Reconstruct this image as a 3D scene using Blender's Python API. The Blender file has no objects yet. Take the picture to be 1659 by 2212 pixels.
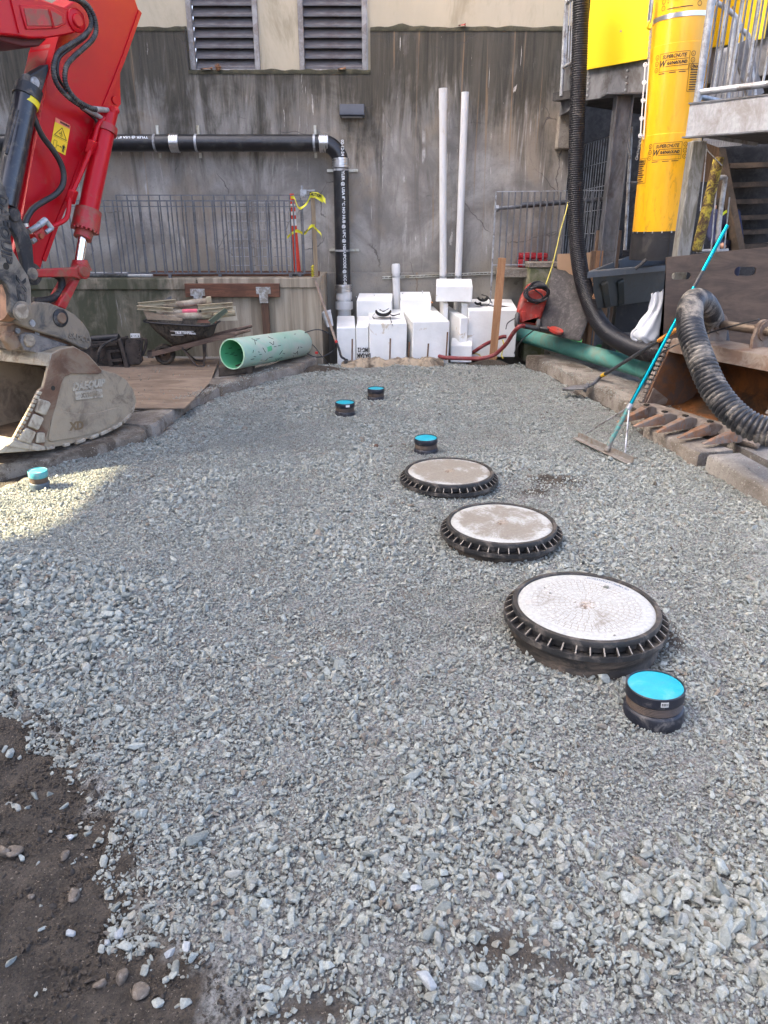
import bpy, bmesh, math, random
import numpy as np
from mathutils import Vector, Matrix, noise as mnoise
random.seed(7); RNG = np.random.default_rng(11)
R = math.radians; PI = math.pi
sc = bpy.context.scene; col = sc.collection

# ------------------------------------------------------------------ camera, sky, sun, exposure
CAM_H = 1.92; PITCH = R(22); LENS_PX = 1565.0; VIEW_W, VIEW_H = 1659.0, 2212.0
cd = bpy.data.cameras.new('camera'); cam = bpy.data.objects.new('camera', cd); col.objects.link(cam)
cam.location = (0, 0, CAM_H); cam.rotation_euler = (PI/2 - PITCH, 0, 0)
cd.sensor_fit = 'HORIZONTAL'; cd.sensor_width = 36; cd.lens = 36*LENS_PX/VIEW_W
cd.clip_start = 0.05; cd.clip_end = 500
sc.camera = cam
SUN_L = Vector((.80, .10, -.59)).normalized()          # the way sunlight travels: from the left, low
world = bpy.data.worlds.new('World'); sc.world = world; world.use_nodes = True
wt = world.node_tree; wt.nodes.clear()
sky = wt.nodes.new('ShaderNodeTexSky'); sky.sky_type = 'NISHITA'; sky.sun_disc = False
sky.sun_elevation = math.asin(-SUN_L.z); sky.sun_rotation = math.atan2(-SUN_L.x, -SUN_L.y)
sky.air_density = .45; sky.dust_density = 5.5; sky.ozone_density = 0
bg = wt.nodes.new('ShaderNodeBackground'); bg.inputs['Strength'].default_value = .15
wo = wt.nodes.new('ShaderNodeOutputWorld')
wt.links.new(sky.outputs[0], bg.inputs[0]); wt.links.new(bg.outputs[0], wo.inputs[0])
sl = bpy.data.lights.new('sun', 'SUN'); sl.energy = 3.2; sl.angle = R(.6); sl.color = (1, .85, .55)
so = bpy.data.objects.new('sun', sl); col.objects.link(so)
so.rotation_euler = SUN_L.to_track_quat('-Z', 'Y').to_euler()
sc.view_settings.view_transform = 'Standard'; sc.view_settings.look = 'None'
sc.view_settings.exposure = 3.22; sc.view_settings.gamma = 1

# ------------------------------------------------------------------ reading the survey: picture coordinates -> places
CO, SI = math.cos(PITCH), math.sin(PITCH)
def ray(q):
    u = (q[0]-VIEW_W/2)/LENS_PX; v = (q[1]-VIEW_H/2)/LENS_PX
    return Vector((u, CO - v*SI, -SI - v*CO))
EYE = Vector((0, 0, CAM_H))
def aY(q, Y): d = ray(q); return EYE + d*(Y/d.y)
def aZ(q, Z): d = ray(q); return EYE + d*((Z-CAM_H)/d.z)
def aT(q, t): return EYE + ray(q)*t
def aPl(q, P0, n): d = ray(q); return EYE + d*((P0-EYE).dot(n)/d.dot(n))
def C(x0, y0, k): return lambda x, y: (x0 + x*k, y0 + y*k)
c1 = C(0, 0, .25); c2 = C(0, 483.8, .25); c3 = C(293.8, 0, .3229); c4 = C(172.8, 380.2, .3645)
c5 = C(673.9, 518.4, .2917); c6 = C(1175, 0, .2917); c7 = C(1036.8, 380.2, .2604); c8 = C(1192.3, 466.6, .2812)
d1 = C(846.7, 915.8, .3958); e1 = C(0, 553, .1562); e2 = C(1382.4, 259.2, .1667); e3 = C(328.3, 622.1, .1354)
e4 = C(1382.4, 604.8, .1758); e6 = C(1382.4, 0, .1667)

# ------------------------------------------------------------------ materials
MATS = {}
class NT:
    def __init__(s, name):
        s.m = bpy.data.materials.new(name); s.m.use_nodes = True; s.t = s.m.node_tree; s.t.nodes.clear()
        s.out = s.t.nodes.new('ShaderNodeOutputMaterial'); s.b = s.t.nodes.new('ShaderNodeBsdfPrincipled')
        s.t.links.new(s.b.outputs[0], s.out.inputs[0]); s._co = None
    def L(s, a, b): s.t.links.new(a, b)
    def n(s, ty): return s.t.nodes.new(ty)
    def co(s, scale=(1, 1, 1), rot=(0, 0, 0), kind='Object'):
        if s._co is None: s._co = s.n('ShaderNodeTexCoord')
        mp = s.n('ShaderNodeMapping'); mp.inputs['Scale'].default_value = scale; mp.inputs['Rotation'].default_value = rot
        s.L(s._co.outputs[kind], mp.inputs[0]); return mp.outputs[0]
    def noise(s, vec, scale=5, detail=6, rough=.6, dist=0):
        n = s.n('ShaderNodeTexNoise'); n.inputs['Scale'].default_value = scale; n.inputs['Detail'].default_value = detail
        n.inputs['Roughness'].default_value = rough; n.inputs['Distortion'].default_value = dist
        s.L(vec, n.inputs['Vector']); return n.outputs['Fac']
    def vor(s, vec, scale=5, feature='F1', out='Distance'):
        n = s.n('ShaderNodeTexVoronoi'); n.feature = feature; n.inputs['Scale'].default_value = scale
        s.L(vec, n.inputs['Vector']); return n.outputs[out]
    def ramp(s, fac, a, b, interp='LINEAR'):
        n = s.n('ShaderNodeMapRange'); n.interpolation_type = 'SMOOTHSTEP'
        n.inputs['From Min'].default_value = a; n.inputs['From Max'].default_value = b
        s.L(fac, n.inputs['Value']); return n.outputs['Result']
    def math(s, op, a, b=None, clamp=False):
        n = s.n('ShaderNodeMath'); n.operation = op; n.use_clamp = clamp
        for i, v in enumerate((a, b)):
            if v is None: continue
            if isinstance(v, (int, float)): n.inputs[i].default_value = v
            else: s.L(v, n.inputs[i])
        return n.outputs[0]
    def mix(s, fac, a, b):
        n = s.n('ShaderNodeMix'); n.data_type = 'RGBA'
        if isinstance(fac, (int, float)): n.inputs[0].default_value = fac
        else: s.L(fac, n.inputs[0])
        for i, v in ((6, a), (7, b)):
            if isinstance(v, (tuple, list)): n.inputs[i].default_value = (*v[:3], 1)
            else: s.L(v, n.inputs[i])
        return n.outputs[2]
    def sep(s, vec):
        n = s.n('ShaderNodeSeparateXYZ'); s.L(vec, n.inputs[0]); return n.outputs
    def bump(s, h, strength=.3, dist=.01):
        n = s.n('ShaderNodeBump'); n.inputs['Strength'].default_value = strength; n.inputs['Distance'].default_value = dist
        s.L(h, n.inputs['Height']); s.L(n.outputs[0], s.b.inputs['Normal'])
    def color(s, c):
        if isinstance(c, tuple): s.b.inputs['Base Color'].default_value = (*c, 1)
        else: s.L(c, s.b.inputs['Base Color'])
    def rough(s, r):
        if isinstance(r, (int, float)): s.b.inputs['Roughness'].default_value = r
        else: s.L(r, s.b.inputs['Roughness'])
def mul(c, k): return tuple(min(1, x*k) for x in c)
def M(name, base, rough=.6, metal=0, var=.2, vs=7, dirt=None, amt=.4, ds=4, stretch=(1, 1, 1), bump=.2, bs=70, bd=.004, spec=.5, coat=0, speck=None):
    """general worn surface: base colour with patchy variation, a dirt/wear layer with its own shape, and fine relief"""
    if name in MATS: return MATS[name]
    s = NT(name); v = s.co(stretch)
    c = s.mix(s.ramp(s.noise(v, vs, 8, .65), .3, .7), mul(base, 1-var), mul(base, 1+var))
    rg = None
    if dirt is not None:
        f = s.ramp(s.noise(v, ds, 10, .72, .6), .62-amt*.45, .78-amt*.35)
        c = s.mix(f, c, dirt); f2 = s.math('MULTIPLY', f, .8-rough if rough < .8 else 0.0); rg = s.math('ADD', f2, rough, True)
    if speck is not None:
        sp = s.ramp(s.noise(s.co(), 160, 2, .5), .62, .70); c = s.mix(sp, c, speck)
    s.color(c); s.rough(rg if rg is not None else rough)
    s.b.inputs['Metallic'].default_value = metal; s.b.inputs['Specular IOR Level'].default_value = spec
    s.b.inputs['Coat Weight'].default_value = coat
    if bump: s.bump(s.noise(s.co(), bs, 5, .6), bump, bd)
    MATS[name] = s.m; return s.m

# ------------------------------------------------------------------ mesh collector
def frame_of(d):
    d = d.normalized(); a = Vector((0, 0, 1)) if abs(d.z) < .9 else Vector((0, 1, 0))
    x = a.cross(d).normalized(); return x, d.cross(x).normalized(), d
class MB:
    def __init__(s): s.v = []; s.f = []
    def add(s, vs, fs):
        k = len(s.v); s.v += [Vector(p) for p in vs]; s.f += [tuple(k+i for i in f) for f in fs]; return s
    def hexa(s, p):   # 8 corners: bottom loop 0-3, top loop 4-7
        return s.add(p, [(0, 3, 2, 1), (4, 5, 6, 7), (0, 1, 5, 4), (1, 2, 6, 5), (2, 3, 7, 6), (3, 0, 4, 7)])
    def box(s, c, size, rz=0, m=None):
        c = Vector(c); hx, hy, hz = [k/2 for k in size]; rot = Matrix.Rotation(rz, 3, 'Z') if m is None else m
        return s.hexa([c + rot @ Vector(q) for q in ((-hx, -hy, -hz), (hx, -hy, -hz), (hx, hy, -hz), (-hx, hy, -hz), (-hx, -hy, hz), (hx, -hy, hz), (hx, hy, hz), (-hx, hy, hz))])
    def lohi(s, a, b): return s.box([(a[i]+b[i])/2 for i in range(3)], [abs(b[i]-a[i]) for i in range(3)])
    def bar(s, a, b, w, h, up=None):
        a, b = Vector(a), Vector(b); d = (b-a).normalized(); up = Vector(up) if up else (Vector((0, 0, 1)) if abs(d.z) < .9 else Vector((0, -1, 0)))
        x = d.cross(up).normalized(); z = x.cross(d).normalized()
        o = [x*-w/2 - z*h/2, x*w/2 - z*h/2, x*w/2 + z*h/2, x*-w/2 + z*h/2]
        return s.add([a+q for q in o]+[b+q for q in o], [(0, 1, 2, 3), (7, 6, 5, 4), (0, 4, 5, 1), (1, 5, 6, 2), (2, 6, 7, 3), (3, 7, 4, 0)])
    def tube(s, pts, r, n=10, cap=True, rs=None):
        pts = [Vector(p) for p in pts]; m = len(pts); rs = rs or [r]*m; x = None; vs = []; fs = []
        for i, p in enumerate(pts):
            d = (pts[min(i+1, m-1)] - pts[max(i-1, 0)]).normalized()
            if x is None: x = frame_of(d)[0]
            x = (x - d*x.dot(d)).normalized(); y = d.cross(x)
            vs += [p + (x*math.cos(2*PI*k/n) + y*math.sin(2*PI*k/n))*rs[i] for k in range(n)]
        for i in range(m-1):
            for k in range(n): a = i*n+k; b = i*n+(k+1) % n; fs.append((a, b, b+n, a+n))
        if cap: fs += [tuple(range(n-1, -1, -1)), tuple(range((m-1)*n, m*n))]
        return s.add(vs, fs)
    def cyl(s, a, b, r, n=24, r2=None): return s.tube([a, b], r, n, True, [r, r if r2 is None else r2])
    def lathe(s, prof, o=(0, 0, 0), n=48, axis=(0, 0, 1), cap=False):
        o = Vector(o); x, y, z = frame_of(Vector(axis)); vs = []; fs = []; m = len(prof)
        for r, h in prof: vs += [o + x*(r*math.cos(2*PI*k/n)) + y*(r*math.sin(2*PI*k/n)) + z*h for k in range(n)]
        for i in range(m-1):
            for k in range(n): a = i*n+k; b = i*n+(k+1) % n; fs.append((a, b, b+n, a+n))
        if cap: fs += [tuple(range(n-1, -1, -1)), tuple(range((m-1)*n, m*n))]
        return s.add(vs, fs)
    def prism(s, pts, off):
        pts = [Vector(p) for p in pts]; off = Vector(off); n = len(pts)
        fs = [tuple(range(n)), tuple(range(2*n-1, n-1, -1))] + [(i, i+n, (i+1) % n+n, (i+1) % n) for i in range(n)]
        return s.add(pts+[p+off for p in pts], fs)
    def sheet(s, grid):      # rows of points
        n = len(grid[0]); vs = [p for r in grid for p in r]
        return s.add(vs, [(i*n+j, i*n+j+1, (i+1)*n+j+1, (i+1)*n+j) for i in range(len(grid)-1) for j in range(n-1)])
    def mesh(s, name, loc=(0, 0, 0), sharp=38):
        me = bpy.data.meshes.new(name); loc = Vector(loc)
        me.from_pydata([p-loc for p in s.v], [], s.f)
        bm = bmesh.new(); bm.from_mesh(me); bmesh.ops.recalc_face_normals(bm, faces=bm.faces); bm.to_mesh(me); bm.free()
        me.polygons.foreach_set('use_smooth', [True]*len(me.polygons)); me.set_sharp_from_angle(angle=R(sharp)); return me
def spline(pts, n=8):
    P = [Vector(p) for p in pts]; P = [P[0]*2-P[1]]+P+[P[-1]*2-P[-2]]; o = []
    for i in range(1, len(P)-2):
        for k in range(n):
            t = k/n; a, b, c_, d = P[i-1:i+3]
            o.append(.5*((2*b)+(c_-a)*t+(2*a-5*b+4*c_-d)*t*t+(3*b-a-3*c_+d)*t**3))
    return o+[P[-2]]
def resample(pts, step):
    o = [pts[0]]; acc = 0
    for a, b in zip(pts, pts[1:]):
        L_ = (b-a).length; d = step-acc
        while d <= L_: o.append(a.lerp(b, d/L_)); d += step
        acc = L_-(d-step)
    return o

# ------------------------------------------------------------------ objects
def tag(o, label=None, cat=None, group=None, kind=None):
    for k, v in (('label', label), ('category', cat), ('group', group), ('kind', kind)):
        if v: o[k] = v
    return o
def bev(o, w, seg=2):
    if w:
        b = o.modifiers.new('bevel', 'BEVEL'); b.width = w; b.segments = seg; b.limit_method = 'ANGLE'; b.angle_limit = R(40); b.harden_normals = False
    return o
def link(name, me, m, loc=(0, 0, 0), parent=None, bevel=0):
    o = bpy.data.objects.new(name, me); col.objects.link(o)
    if m is not None and not me.materials: me.materials.append(m)
    o.location = loc
    if parent is not None: o.parent = parent
    return bev(o, bevel)
def thing(name, label, cat, loc=(0, 0, 0), group=None, kind=None):
    o = bpy.data.objects.new(name, None); col.objects.link(o); o.location = loc; o.empty_display_size = .1
    return tag(o, label, cat, group, kind)
def wloc(o):
    v = Vector(o.location)
    while o.parent: o = o.parent; v += Vector(o.location)
    return v
def part(t, name, mb, m, bevel=0, sharp=38, label=None):
    """part of thing t: geometry given in place; origin at the thing's base"""
    L0 = wloc(t); o = link(name, mb.mesh(name, L0, sharp), m, (0, 0, 0), t, bevel); return tag(o, label)
def solo(name, mb, m, label=None, cat=None, loc=None, group=None, kind=None, bevel=0, sharp=38):
    if loc is None:
        lo = [min(p[i] for p in mb.v) for i in range(3)]; hi = [max(p[i] for p in mb.v) for i in range(3)]
        loc = ((lo[0]+hi[0])/2, (lo[1]+hi[1])/2, lo[2])
    o = link(name, mb.mesh(name, loc, sharp), m, loc, None, bevel); return tag(o, label, cat, group, kind)
def copy_tree(o, parent=None):
    c = o.copy(); col.objects.link(c); c.parent = parent
    for ch in list(o.children): copy_tree(ch, c)
    return c
def inst(t, name, me, loc, m=None, rot=(0, 0, 0), scale=(1, 1, 1)):    # a part that shares mesh data; loc is relative to t
    o = link(name, me, m, loc, t); o.rotation_euler = rot; o.scale = scale; return o
def text_faces(body, size, extrude=0.0, bold=0.0):
    cu = bpy.data.curves.new('lettering', 'FONT'); cu.body = body; cu.size = size; cu.extrude = extrude; cu.offset = bold
    cu.align_x = 'CENTER'; cu.align_y = 'CENTER'; cu.resolution_u = 2
    o = bpy.data.objects.new('lettering', cu); col.objects.link(o); dg = bpy.context.evaluated_depsgraph_get(); dg.update()
    me = bpy.data.meshes.new_from_object(o.evaluated_get(dg)); vs = [v.co.copy() for v in me.vertices]; fs = [tuple(p.vertices) for p in me.polygons]
    bpy.data.objects.remove(o); bpy.data.curves.remove(cu); bpy.data.meshes.remove(me); return vs, fs
def write(mb, body, size, o, x, y, extrude=0.0, bold=0.0, shear=0.0, sx=1.0):
    """flat lettering at o with axes x (along the line) and y (up)"""
    o, x, y = Vector(o), Vector(x).normalized(), Vector(y).normalized(); z = x.cross(y)
    vs, fs = text_faces(body, size, extrude, bold)
    return mb.add([o + x*(v.x*sx+shear*v.y) + y*v.y + z*v.z for v in vs], fs)
def vnoise(x, y, s, seed=0):
    """smooth value noise on arrays, about -1..1"""
    x = np.asarray(x)/s + 31.7*seed; y = np.asarray(y)/s - 17.3*seed; xi = np.floor(x); yi = np.floor(y); fx = x-xi; fy = y-yi
    fx = fx*fx*(3-2*fx); fy = fy*fy*(3-2*fy)
    def h(a, b):
        q = np.sin(a*127.1+b*311.7+seed*74.7)*43758.5453; return (q-np.floor(q))*2-1
    return (h(xi, yi)*(1-fx)+h(xi+1, yi)*fx)*(1-fy)+(h(xi, yi+1)*(1-fx)+h(xi+1, yi+1)*fx)*fy
# ================================================================== materials of the place
def mat_concrete_wall():
    s = NT('stained_concrete'); v = s.co(); z = s.sep(s.co())[2]; x = s.sep(s.co())[0]
    st = s.noise(s.co((2.6, 2.6, .42)), 1.0, 11, .68, .8); st2 = s.noise(s.co((11, 11, .75)), 1.0, 9, .68, .9); cloud = s.noise(v, 1.1, 8, .66, .5)
    c = s.mix(s.ramp(cloud, .34, .68), (.185, .170, .150), (.43, .40, .355))
    c = s.mix(s.math('MULTIPLY', s.ramp(s.noise(v, .7, 4, .6, .8), .45, .66), .75), c, (.285, .235, .175))
    c = s.mix(s.math('MULTIPLY', s.ramp(st, .50, .68), .6), c, (.125, .112, .100))
    c = s.mix(s.math('MULTIPLY', s.math('MULTIPLY', s.ramp(st2, .54, .68), s.ramp(s.noise(v, 1.7, 5, .6, .6), .46, .6)), .8), c, (.52, .49, .45))
    # dark grown-over band running down from the ledge (object z = 0 at the ledge)
    lim = s.math('MULTIPLY', s.ramp(s.math('ADD', s.math('MULTIPLY', st, .55), s.math('MULTIPLY', cloud, .45)), .30, .68), -2.0); lim2 = s.math('ADD', lim, s.math('MULTIPLY', s.math('SUBTRACT', st2, .5), .9))
    band = s.ramp(s.math('SUBTRACT', z, lim2), -.75, .75)
    c = s.mix(s.math('MULTIPLY', band, .93), c, s.mix(s.ramp(st2, .35, .65), (.030, .026, .017), (.072, .062, .043)))
    # rust and lime runs
    rr = s.ramp(s.noise(s.co((11, 11, .22)), 1.0, 5, .55, .9), .655, .70); c = s.mix(s.math('MULTIPLY', rr, .5), c, (.30, .19, .10))
    lm = s.ramp(s.noise(s.co((6.5, 6.5, .55)), 1.0, 8, .66, 1.6), .662, .685); c = s.mix(s.math('MULTIPLY', lm, .8), c, (.58, .54, .47))
    wv = s.n('ShaderNodeMix'); wv.data_type = 'RGBA'; wv.inputs[0].default_value = .25; s.L(v, wv.inputs[6])
    nn = s.n('ShaderNodeTexNoise'); nn.inputs['Scale'].default_value = 2.5; nn.inputs['Detail'].default_value = 5; s.L(v, nn.inputs['Vector']); s.L(nn.outputs['Color'], wv.inputs[7])
    cr = s.ramp(s.vor(wv.outputs[2], 1.25, 'DISTANCE_TO_EDGE'), .008, .002); crm = s.math('MULTIPLY', cr, s.ramp(s.noise(v, 1.4, 3, .5), .52, .6))
    c = s.mix(s.math('MULTIPLY', crm, .75), c, (.07, .06, .055))
    base = s.ramp(z, -2.75, -3.2); c = s.mix(s.math('MULTIPLY', s.math('MULTIPLY', base, s.ramp(cloud, .3, .6)), .6), c, (.19, .165, .12))
    c = s.mix(s.math('MULTIPLY', s.ramp(s.noise(v, 45, 3, .6), .60, .66), .35), c, (.09, .08, .07))
    s.color(c); s.rough(.88); s.bump(s.math('ADD', s.noise(v, 38, 8, .7), s.math('MULTIPLY', crm, -.6)), .55, .012); return s.m
STAINED = mat_concrete_wall()
def mat_slab(name, a, b, wet, scale=1.2, agg=.6):
    s = NT(name); v = s.co(); c = s.mix(s.ramp(s.noise(v, scale*2, 8, .65, .3), .35, .68), a, b)
    c = s.mix(s.math('MULTIPLY', s.ramp(s.noise(v, scale*1.1, 6, .7, .7), .52, .64), .85), c, wet)
    c = s.mix(s.ramp(s.noise(v, 60, 4, .6), .60, .68), c, mul(b, 1.25)); c = s.mix(s.ramp(s.noise(v, 85, 3, .6), .60, .68), c, mul(a, .45))
    s.color(c); s.rough(.9); s.bump(s.noise(v, 42, 8, .72), agg, .012); return s.m
CURB = mat_slab('curb_concrete', (.15, .125, .098), (.29, .26, .22), (.085, .064, .044), 1.7, .9)
DIRTYC = mat_slab('muddy_concrete', (.095, .072, .05), (.25, .215, .17), (.07, .052, .036), 2.6, 1.0)
SLAB = mat_slab('slab_concrete', (.17, .152, .13), (.29, .27, .24), (.12, .10, .078), 1.3, .6)
RETAIN = None
def mat_retain():
    s = NT('board_marked_concrete'); v = s.co(); st = s.noise(s.co((9, 9, .5)), 1, 8, .6, .3); x = s.sep(s.co())[0]
    c = s.mix(s.ramp(st, .38, .64), (.235, .19, .135), (.40, .335, .25)); c = s.mix(s.math('MULTIPLY', s.ramp(s.noise(s.co((34, 34, 1.2)), 1, 5, .6), .58, .70), .5), c, (.13, .10, .07))
    moss = s.ramp(x, 1.5, 1.1); mm = s.math('MULTIPLY', moss, s.ramp(s.noise(v, 1.3, 7, .65, .4), .30, .52))
    c = s.mix(s.math('MULTIPLY', mm, .95), c, s.mix(s.ramp(s.noise(s.co((6, 6, 1)), 1.2, 8, .65), .45, .62), (.052, .056, .030), (.125, .115, .078)))
    c = s.mix(s.math('MULTIPLY', s.math('MULTIPLY', moss, s.ramp(s.noise(s.co((7, 7, .8)), 1, 8, .7, .8), .64, .72)), .7), c, (.38, .36, .32))
    s.color(c); s.rough(.9); s.bump(s.math('ADD', s.noise(s.co((30, 30, 1)), 1, 4, .6), s.noise(v, 60, 5, .6)), .5, .008); return s.m
RETAIN = mat_retain()
CREAM = M('cream_paint', (.50, .425, .30), .7, var=.06, vs=2, dirt=(.36, .30, .20), amt=.28, ds=1.7, stretch=(1, 1, .4), bump=.15, bs=30)
GALV = M('galvanised_steel', (.37, .385, .40), .5, .55, var=.22, vs=14, dirt=(.19, .17, .15), amt=.35, ds=5, bump=.08)
RAILM = M('dull_rail_steel', (.15, .155, .165), .55, .4, var=.2, vs=14, dirt=(.11, .10, .09), amt=.3, ds=5, bump=.05)
GALV_D = M('weathered_steel', (.15, .155, .165), .6, .3, var=.3, vs=5, dirt=(.085, .078, .072), amt=.35, ds=2, stretch=(1.5, 1.5, .8), bump=.12)
FASCIA = M('galvanised_fascia', (.33, .335, .345), .55, .35, var=.16, vs=26, dirt=(.25, .235, .22), amt=.35, ds=2.4, stretch=(1.5, 1.5, .8), bump=.12)
DARK_IN = M('painted_recess_shade', (.045, .042, .04), .9, var=.4, dirt=(.02, .02, .02), bump=.2)  # near-black colour that paints in the shade of recesses and undersides
BLACKP = M('black_cast_iron', (.013, .013, .015), .32, 0, var=.3, vs=9, dirt=(.05, .047, .042), amt=.25, ds=6, bump=.25, bs=90, coat=.1)
STAINLESS = M('stainless_band', (.62, .62, .62), .28, .95, var=.1, bump=.03)
WHITE_PRINT = M('white_print', (.72, .74, .74), .7, var=.1, bump=0)
BLACK_PRINT = M('black_print', (.022, .018, .012), .7, var=.1, bump=0)
PVC = M('white_pvc', (.62, .615, .60), .38, var=.05, vs=3, dirt=(.50, .46, .40), amt=.15, ds=5, stretch=(3, 3, .8), bump=.03)
TEAL = M('teal_sewer_pipe', (.085, .30, .255), .5, var=.12, vs=4, dirt=(.17, .25, .20), amt=.34, ds=2.5, bump=.06)
MINT = M('faded_green_pipe', (.31, .50, .385), .55, var=.09, vs=2.5, dirt=(.44, .50, .415), amt=.5, ds=2.2, bump=.05)
MINT_IN = M('green_pipe_bore', (.12, .45, .22), .5, var=.12, vs=3, bump=.03)
def wood(name, base, dark, k=1.0, bump=.35, stretch=(1.2, 14, 14), rough=.78):
    s = NT(name); v = s.co(stretch); g = s.noise(v, 1.6*k, 10, .7, 1.2)
    c = s.mix(s.ramp(g, .34, .66), dark, base); c = s.mix(s.math('MULTIPLY', s.ramp(s.noise(s.co(), 3, 6, .7), .5, .68), .5), c, mul(dark, .8))
    s.color(c); s.rough(rough); s.bump(g, bump, .006); return s.m
WX, WY, WZ = (1.2, 14, 14), (14, 1.2, 14), (14, 14, 1.2)
STAKE = wood('new_softwood', (.44, .245, .12), (.26, .125, .055), 1.0, .2, WZ)
OLDWOOD_Z = wood('weathered_plank', (.25, .165, .105), (.115, .072, .046), 1.0, .4, WZ)
REDWOOD = wood('red_brown_timber', (.175, .072, .038), (.085, .036, .02), 1, .3, WX)
REDWOOD_Z = wood('red_brown_post', (.15, .075, .042), (.075, .04, .025), 1, .3, WZ)
GREYWOOD = wood('grey_handle_wood', (.36, .27, .205), (.21, .15, .115), 1, .2, WZ)
HANDLEW = wood('old_barrow_handle', (.20, .13, .095), (.095, .062, .045), 1, .3, WX)
PLY = wood('dirty_plywood', (.30, .225, .16), (.17, .12, .083), .55, .25, (1.4, 5, 3))
RUBBER = M('black_rubber', (.018, .018, .019), .65, var=.3, dirt=(.10, .085, .07), amt=.35, ds=7, bump=.15)
BLACKPLASTIC = M('black_plastic', (.016, .016, .018), .45, var=.25, dirt=(.055, .05, .045), amt=.25, ds=6, bump=.1)

# ================================================================== ground
BACK_Y = 10.25; WALL_Y = 11.8
pits = []           # (x, y, r) keep stones out
LID = [((1265, 1307), .185, .348), ((1083, 1129), .13, .344), ((970, 1018), .10, .342)]
LIDP = [(aZ(q, z), r) for q, z, r in LID]
CAP = [((1416, 1480), .135, .117), ((920, 946), .14, .102), ((812, 839), .13, .096), ((745, 869), .13, .102), ((81, 1017), .14, .070)]
CAPP = [(aZ(q, z), r) for q, z, r in CAP]
def G(q, z=0): p = aZ(q, z); return (p.x, p.y)
left_edge = [(-1.02, BACK_Y+.15), G((640, 812)), G((560, 830)), G((480, 855)), G((400, 890)), G((335, 938)), G((270, 960)), G((180, 985)), G((100, 1010)), G((0, 1055)), (-4.2, 5.0)]
bl_edge = [(-4.2, 2.75), G((0, 1490)), G((60, 1530)), G((150, 1600)), G((190, 1680)), G((215, 1760)), G((275, 1840)), G((310, 1920)), G((300, 1990)), G((370, 2050)), G((420, 2130)), G((500, 2230)), (-.35, .6)]
right_edge = [(3.3, .6), (3.1, 3.2), G((1659, 1092)), G((1560, 1030)), G((1480, 990)), G((1400, 945)), G((1330, 890)), G((1250, 850)), G((1180, 812)), G((1130, 792)), (1.95, BACK_Y+.15)]
GRAVEL = left_edge + bl_edge + right_edge
def inside(poly, X, Y):
    X = np.asarray(X); Y = np.asarray(Y); r = np.zeros(X.shape, bool); n = len(poly)
    for i in range(n):
        (x0, y0), (x1, y1) = poly[i], poly[(i+1) % n]
        if y0 == y1: continue
        r ^= ((y0 > Y) != (y1 > Y)) & (X < (x1-x0)*(Y-y0)/(y1-y0)+x0)
    return r
def hgt(x, y):
    x = np.asarray(x, float); y = np.asarray(y, float)
    h = .020*vnoise(x, y, .9, 1) + .012*vnoise(x, y, .33, 2) + .005*vnoise(x, y, .11, 3)
    h += .25*np.exp(-(((x+2.35)/.95)**2+((y-3.45)/.62)**2)) + .05*np.exp(-(((x-.15)/.5)**2+((y-1.5)/.35)**2))
    for p, r in LIDP[:1]:
        d = np.hypot(x-p.x, y-p.y); h += .022*np.exp(-((d-r-.10)/.12)**2)
    dirt = 1-inside(GRAVEL, x, y).astype(float); h -= .02*dirt
    near = (y < 10.5) & (y > 0) & (np.abs(x) < 4.5); h = np.where(near, h, -.03)
    pit = (y > BACK_Y+.12) & (y < 13.5) & (x > -1.0) & (x < 2.35); h = np.where(pit, -.42 + .04*vnoise(x, y, .4, 5), h)
    return h
SPOTS = [(aZ((1200, 1040), 0), .24, .13, 1.0), (aZ((1150, 1062), 0), .16, .08, .8), (aZ((1450, 1385), 0), .05, .10, 1.0), (aZ((1135, 1405), 0), .07, .06, .9), (aZ((1075, 2065), 0), .10, .06, .9), (aZ((1210, 2100), 0), .05, .04, .8), (aZ((680, 2190), 0), .11, .05, 1.1), (aZ((860, 1320), 0), .03, .03, .7), (aZ((1300, 800), 0), .3, .12, .6)]
def bald(x, y):
    b = 0
    for p, rx, ry, k in SPOTS: b = b + k*np.exp(-(((x-p.x)/rx)**2+((y-p.y)/ry)**2)*(1+.5*vnoise(x, y, .09, 31)))
    return b
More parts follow.
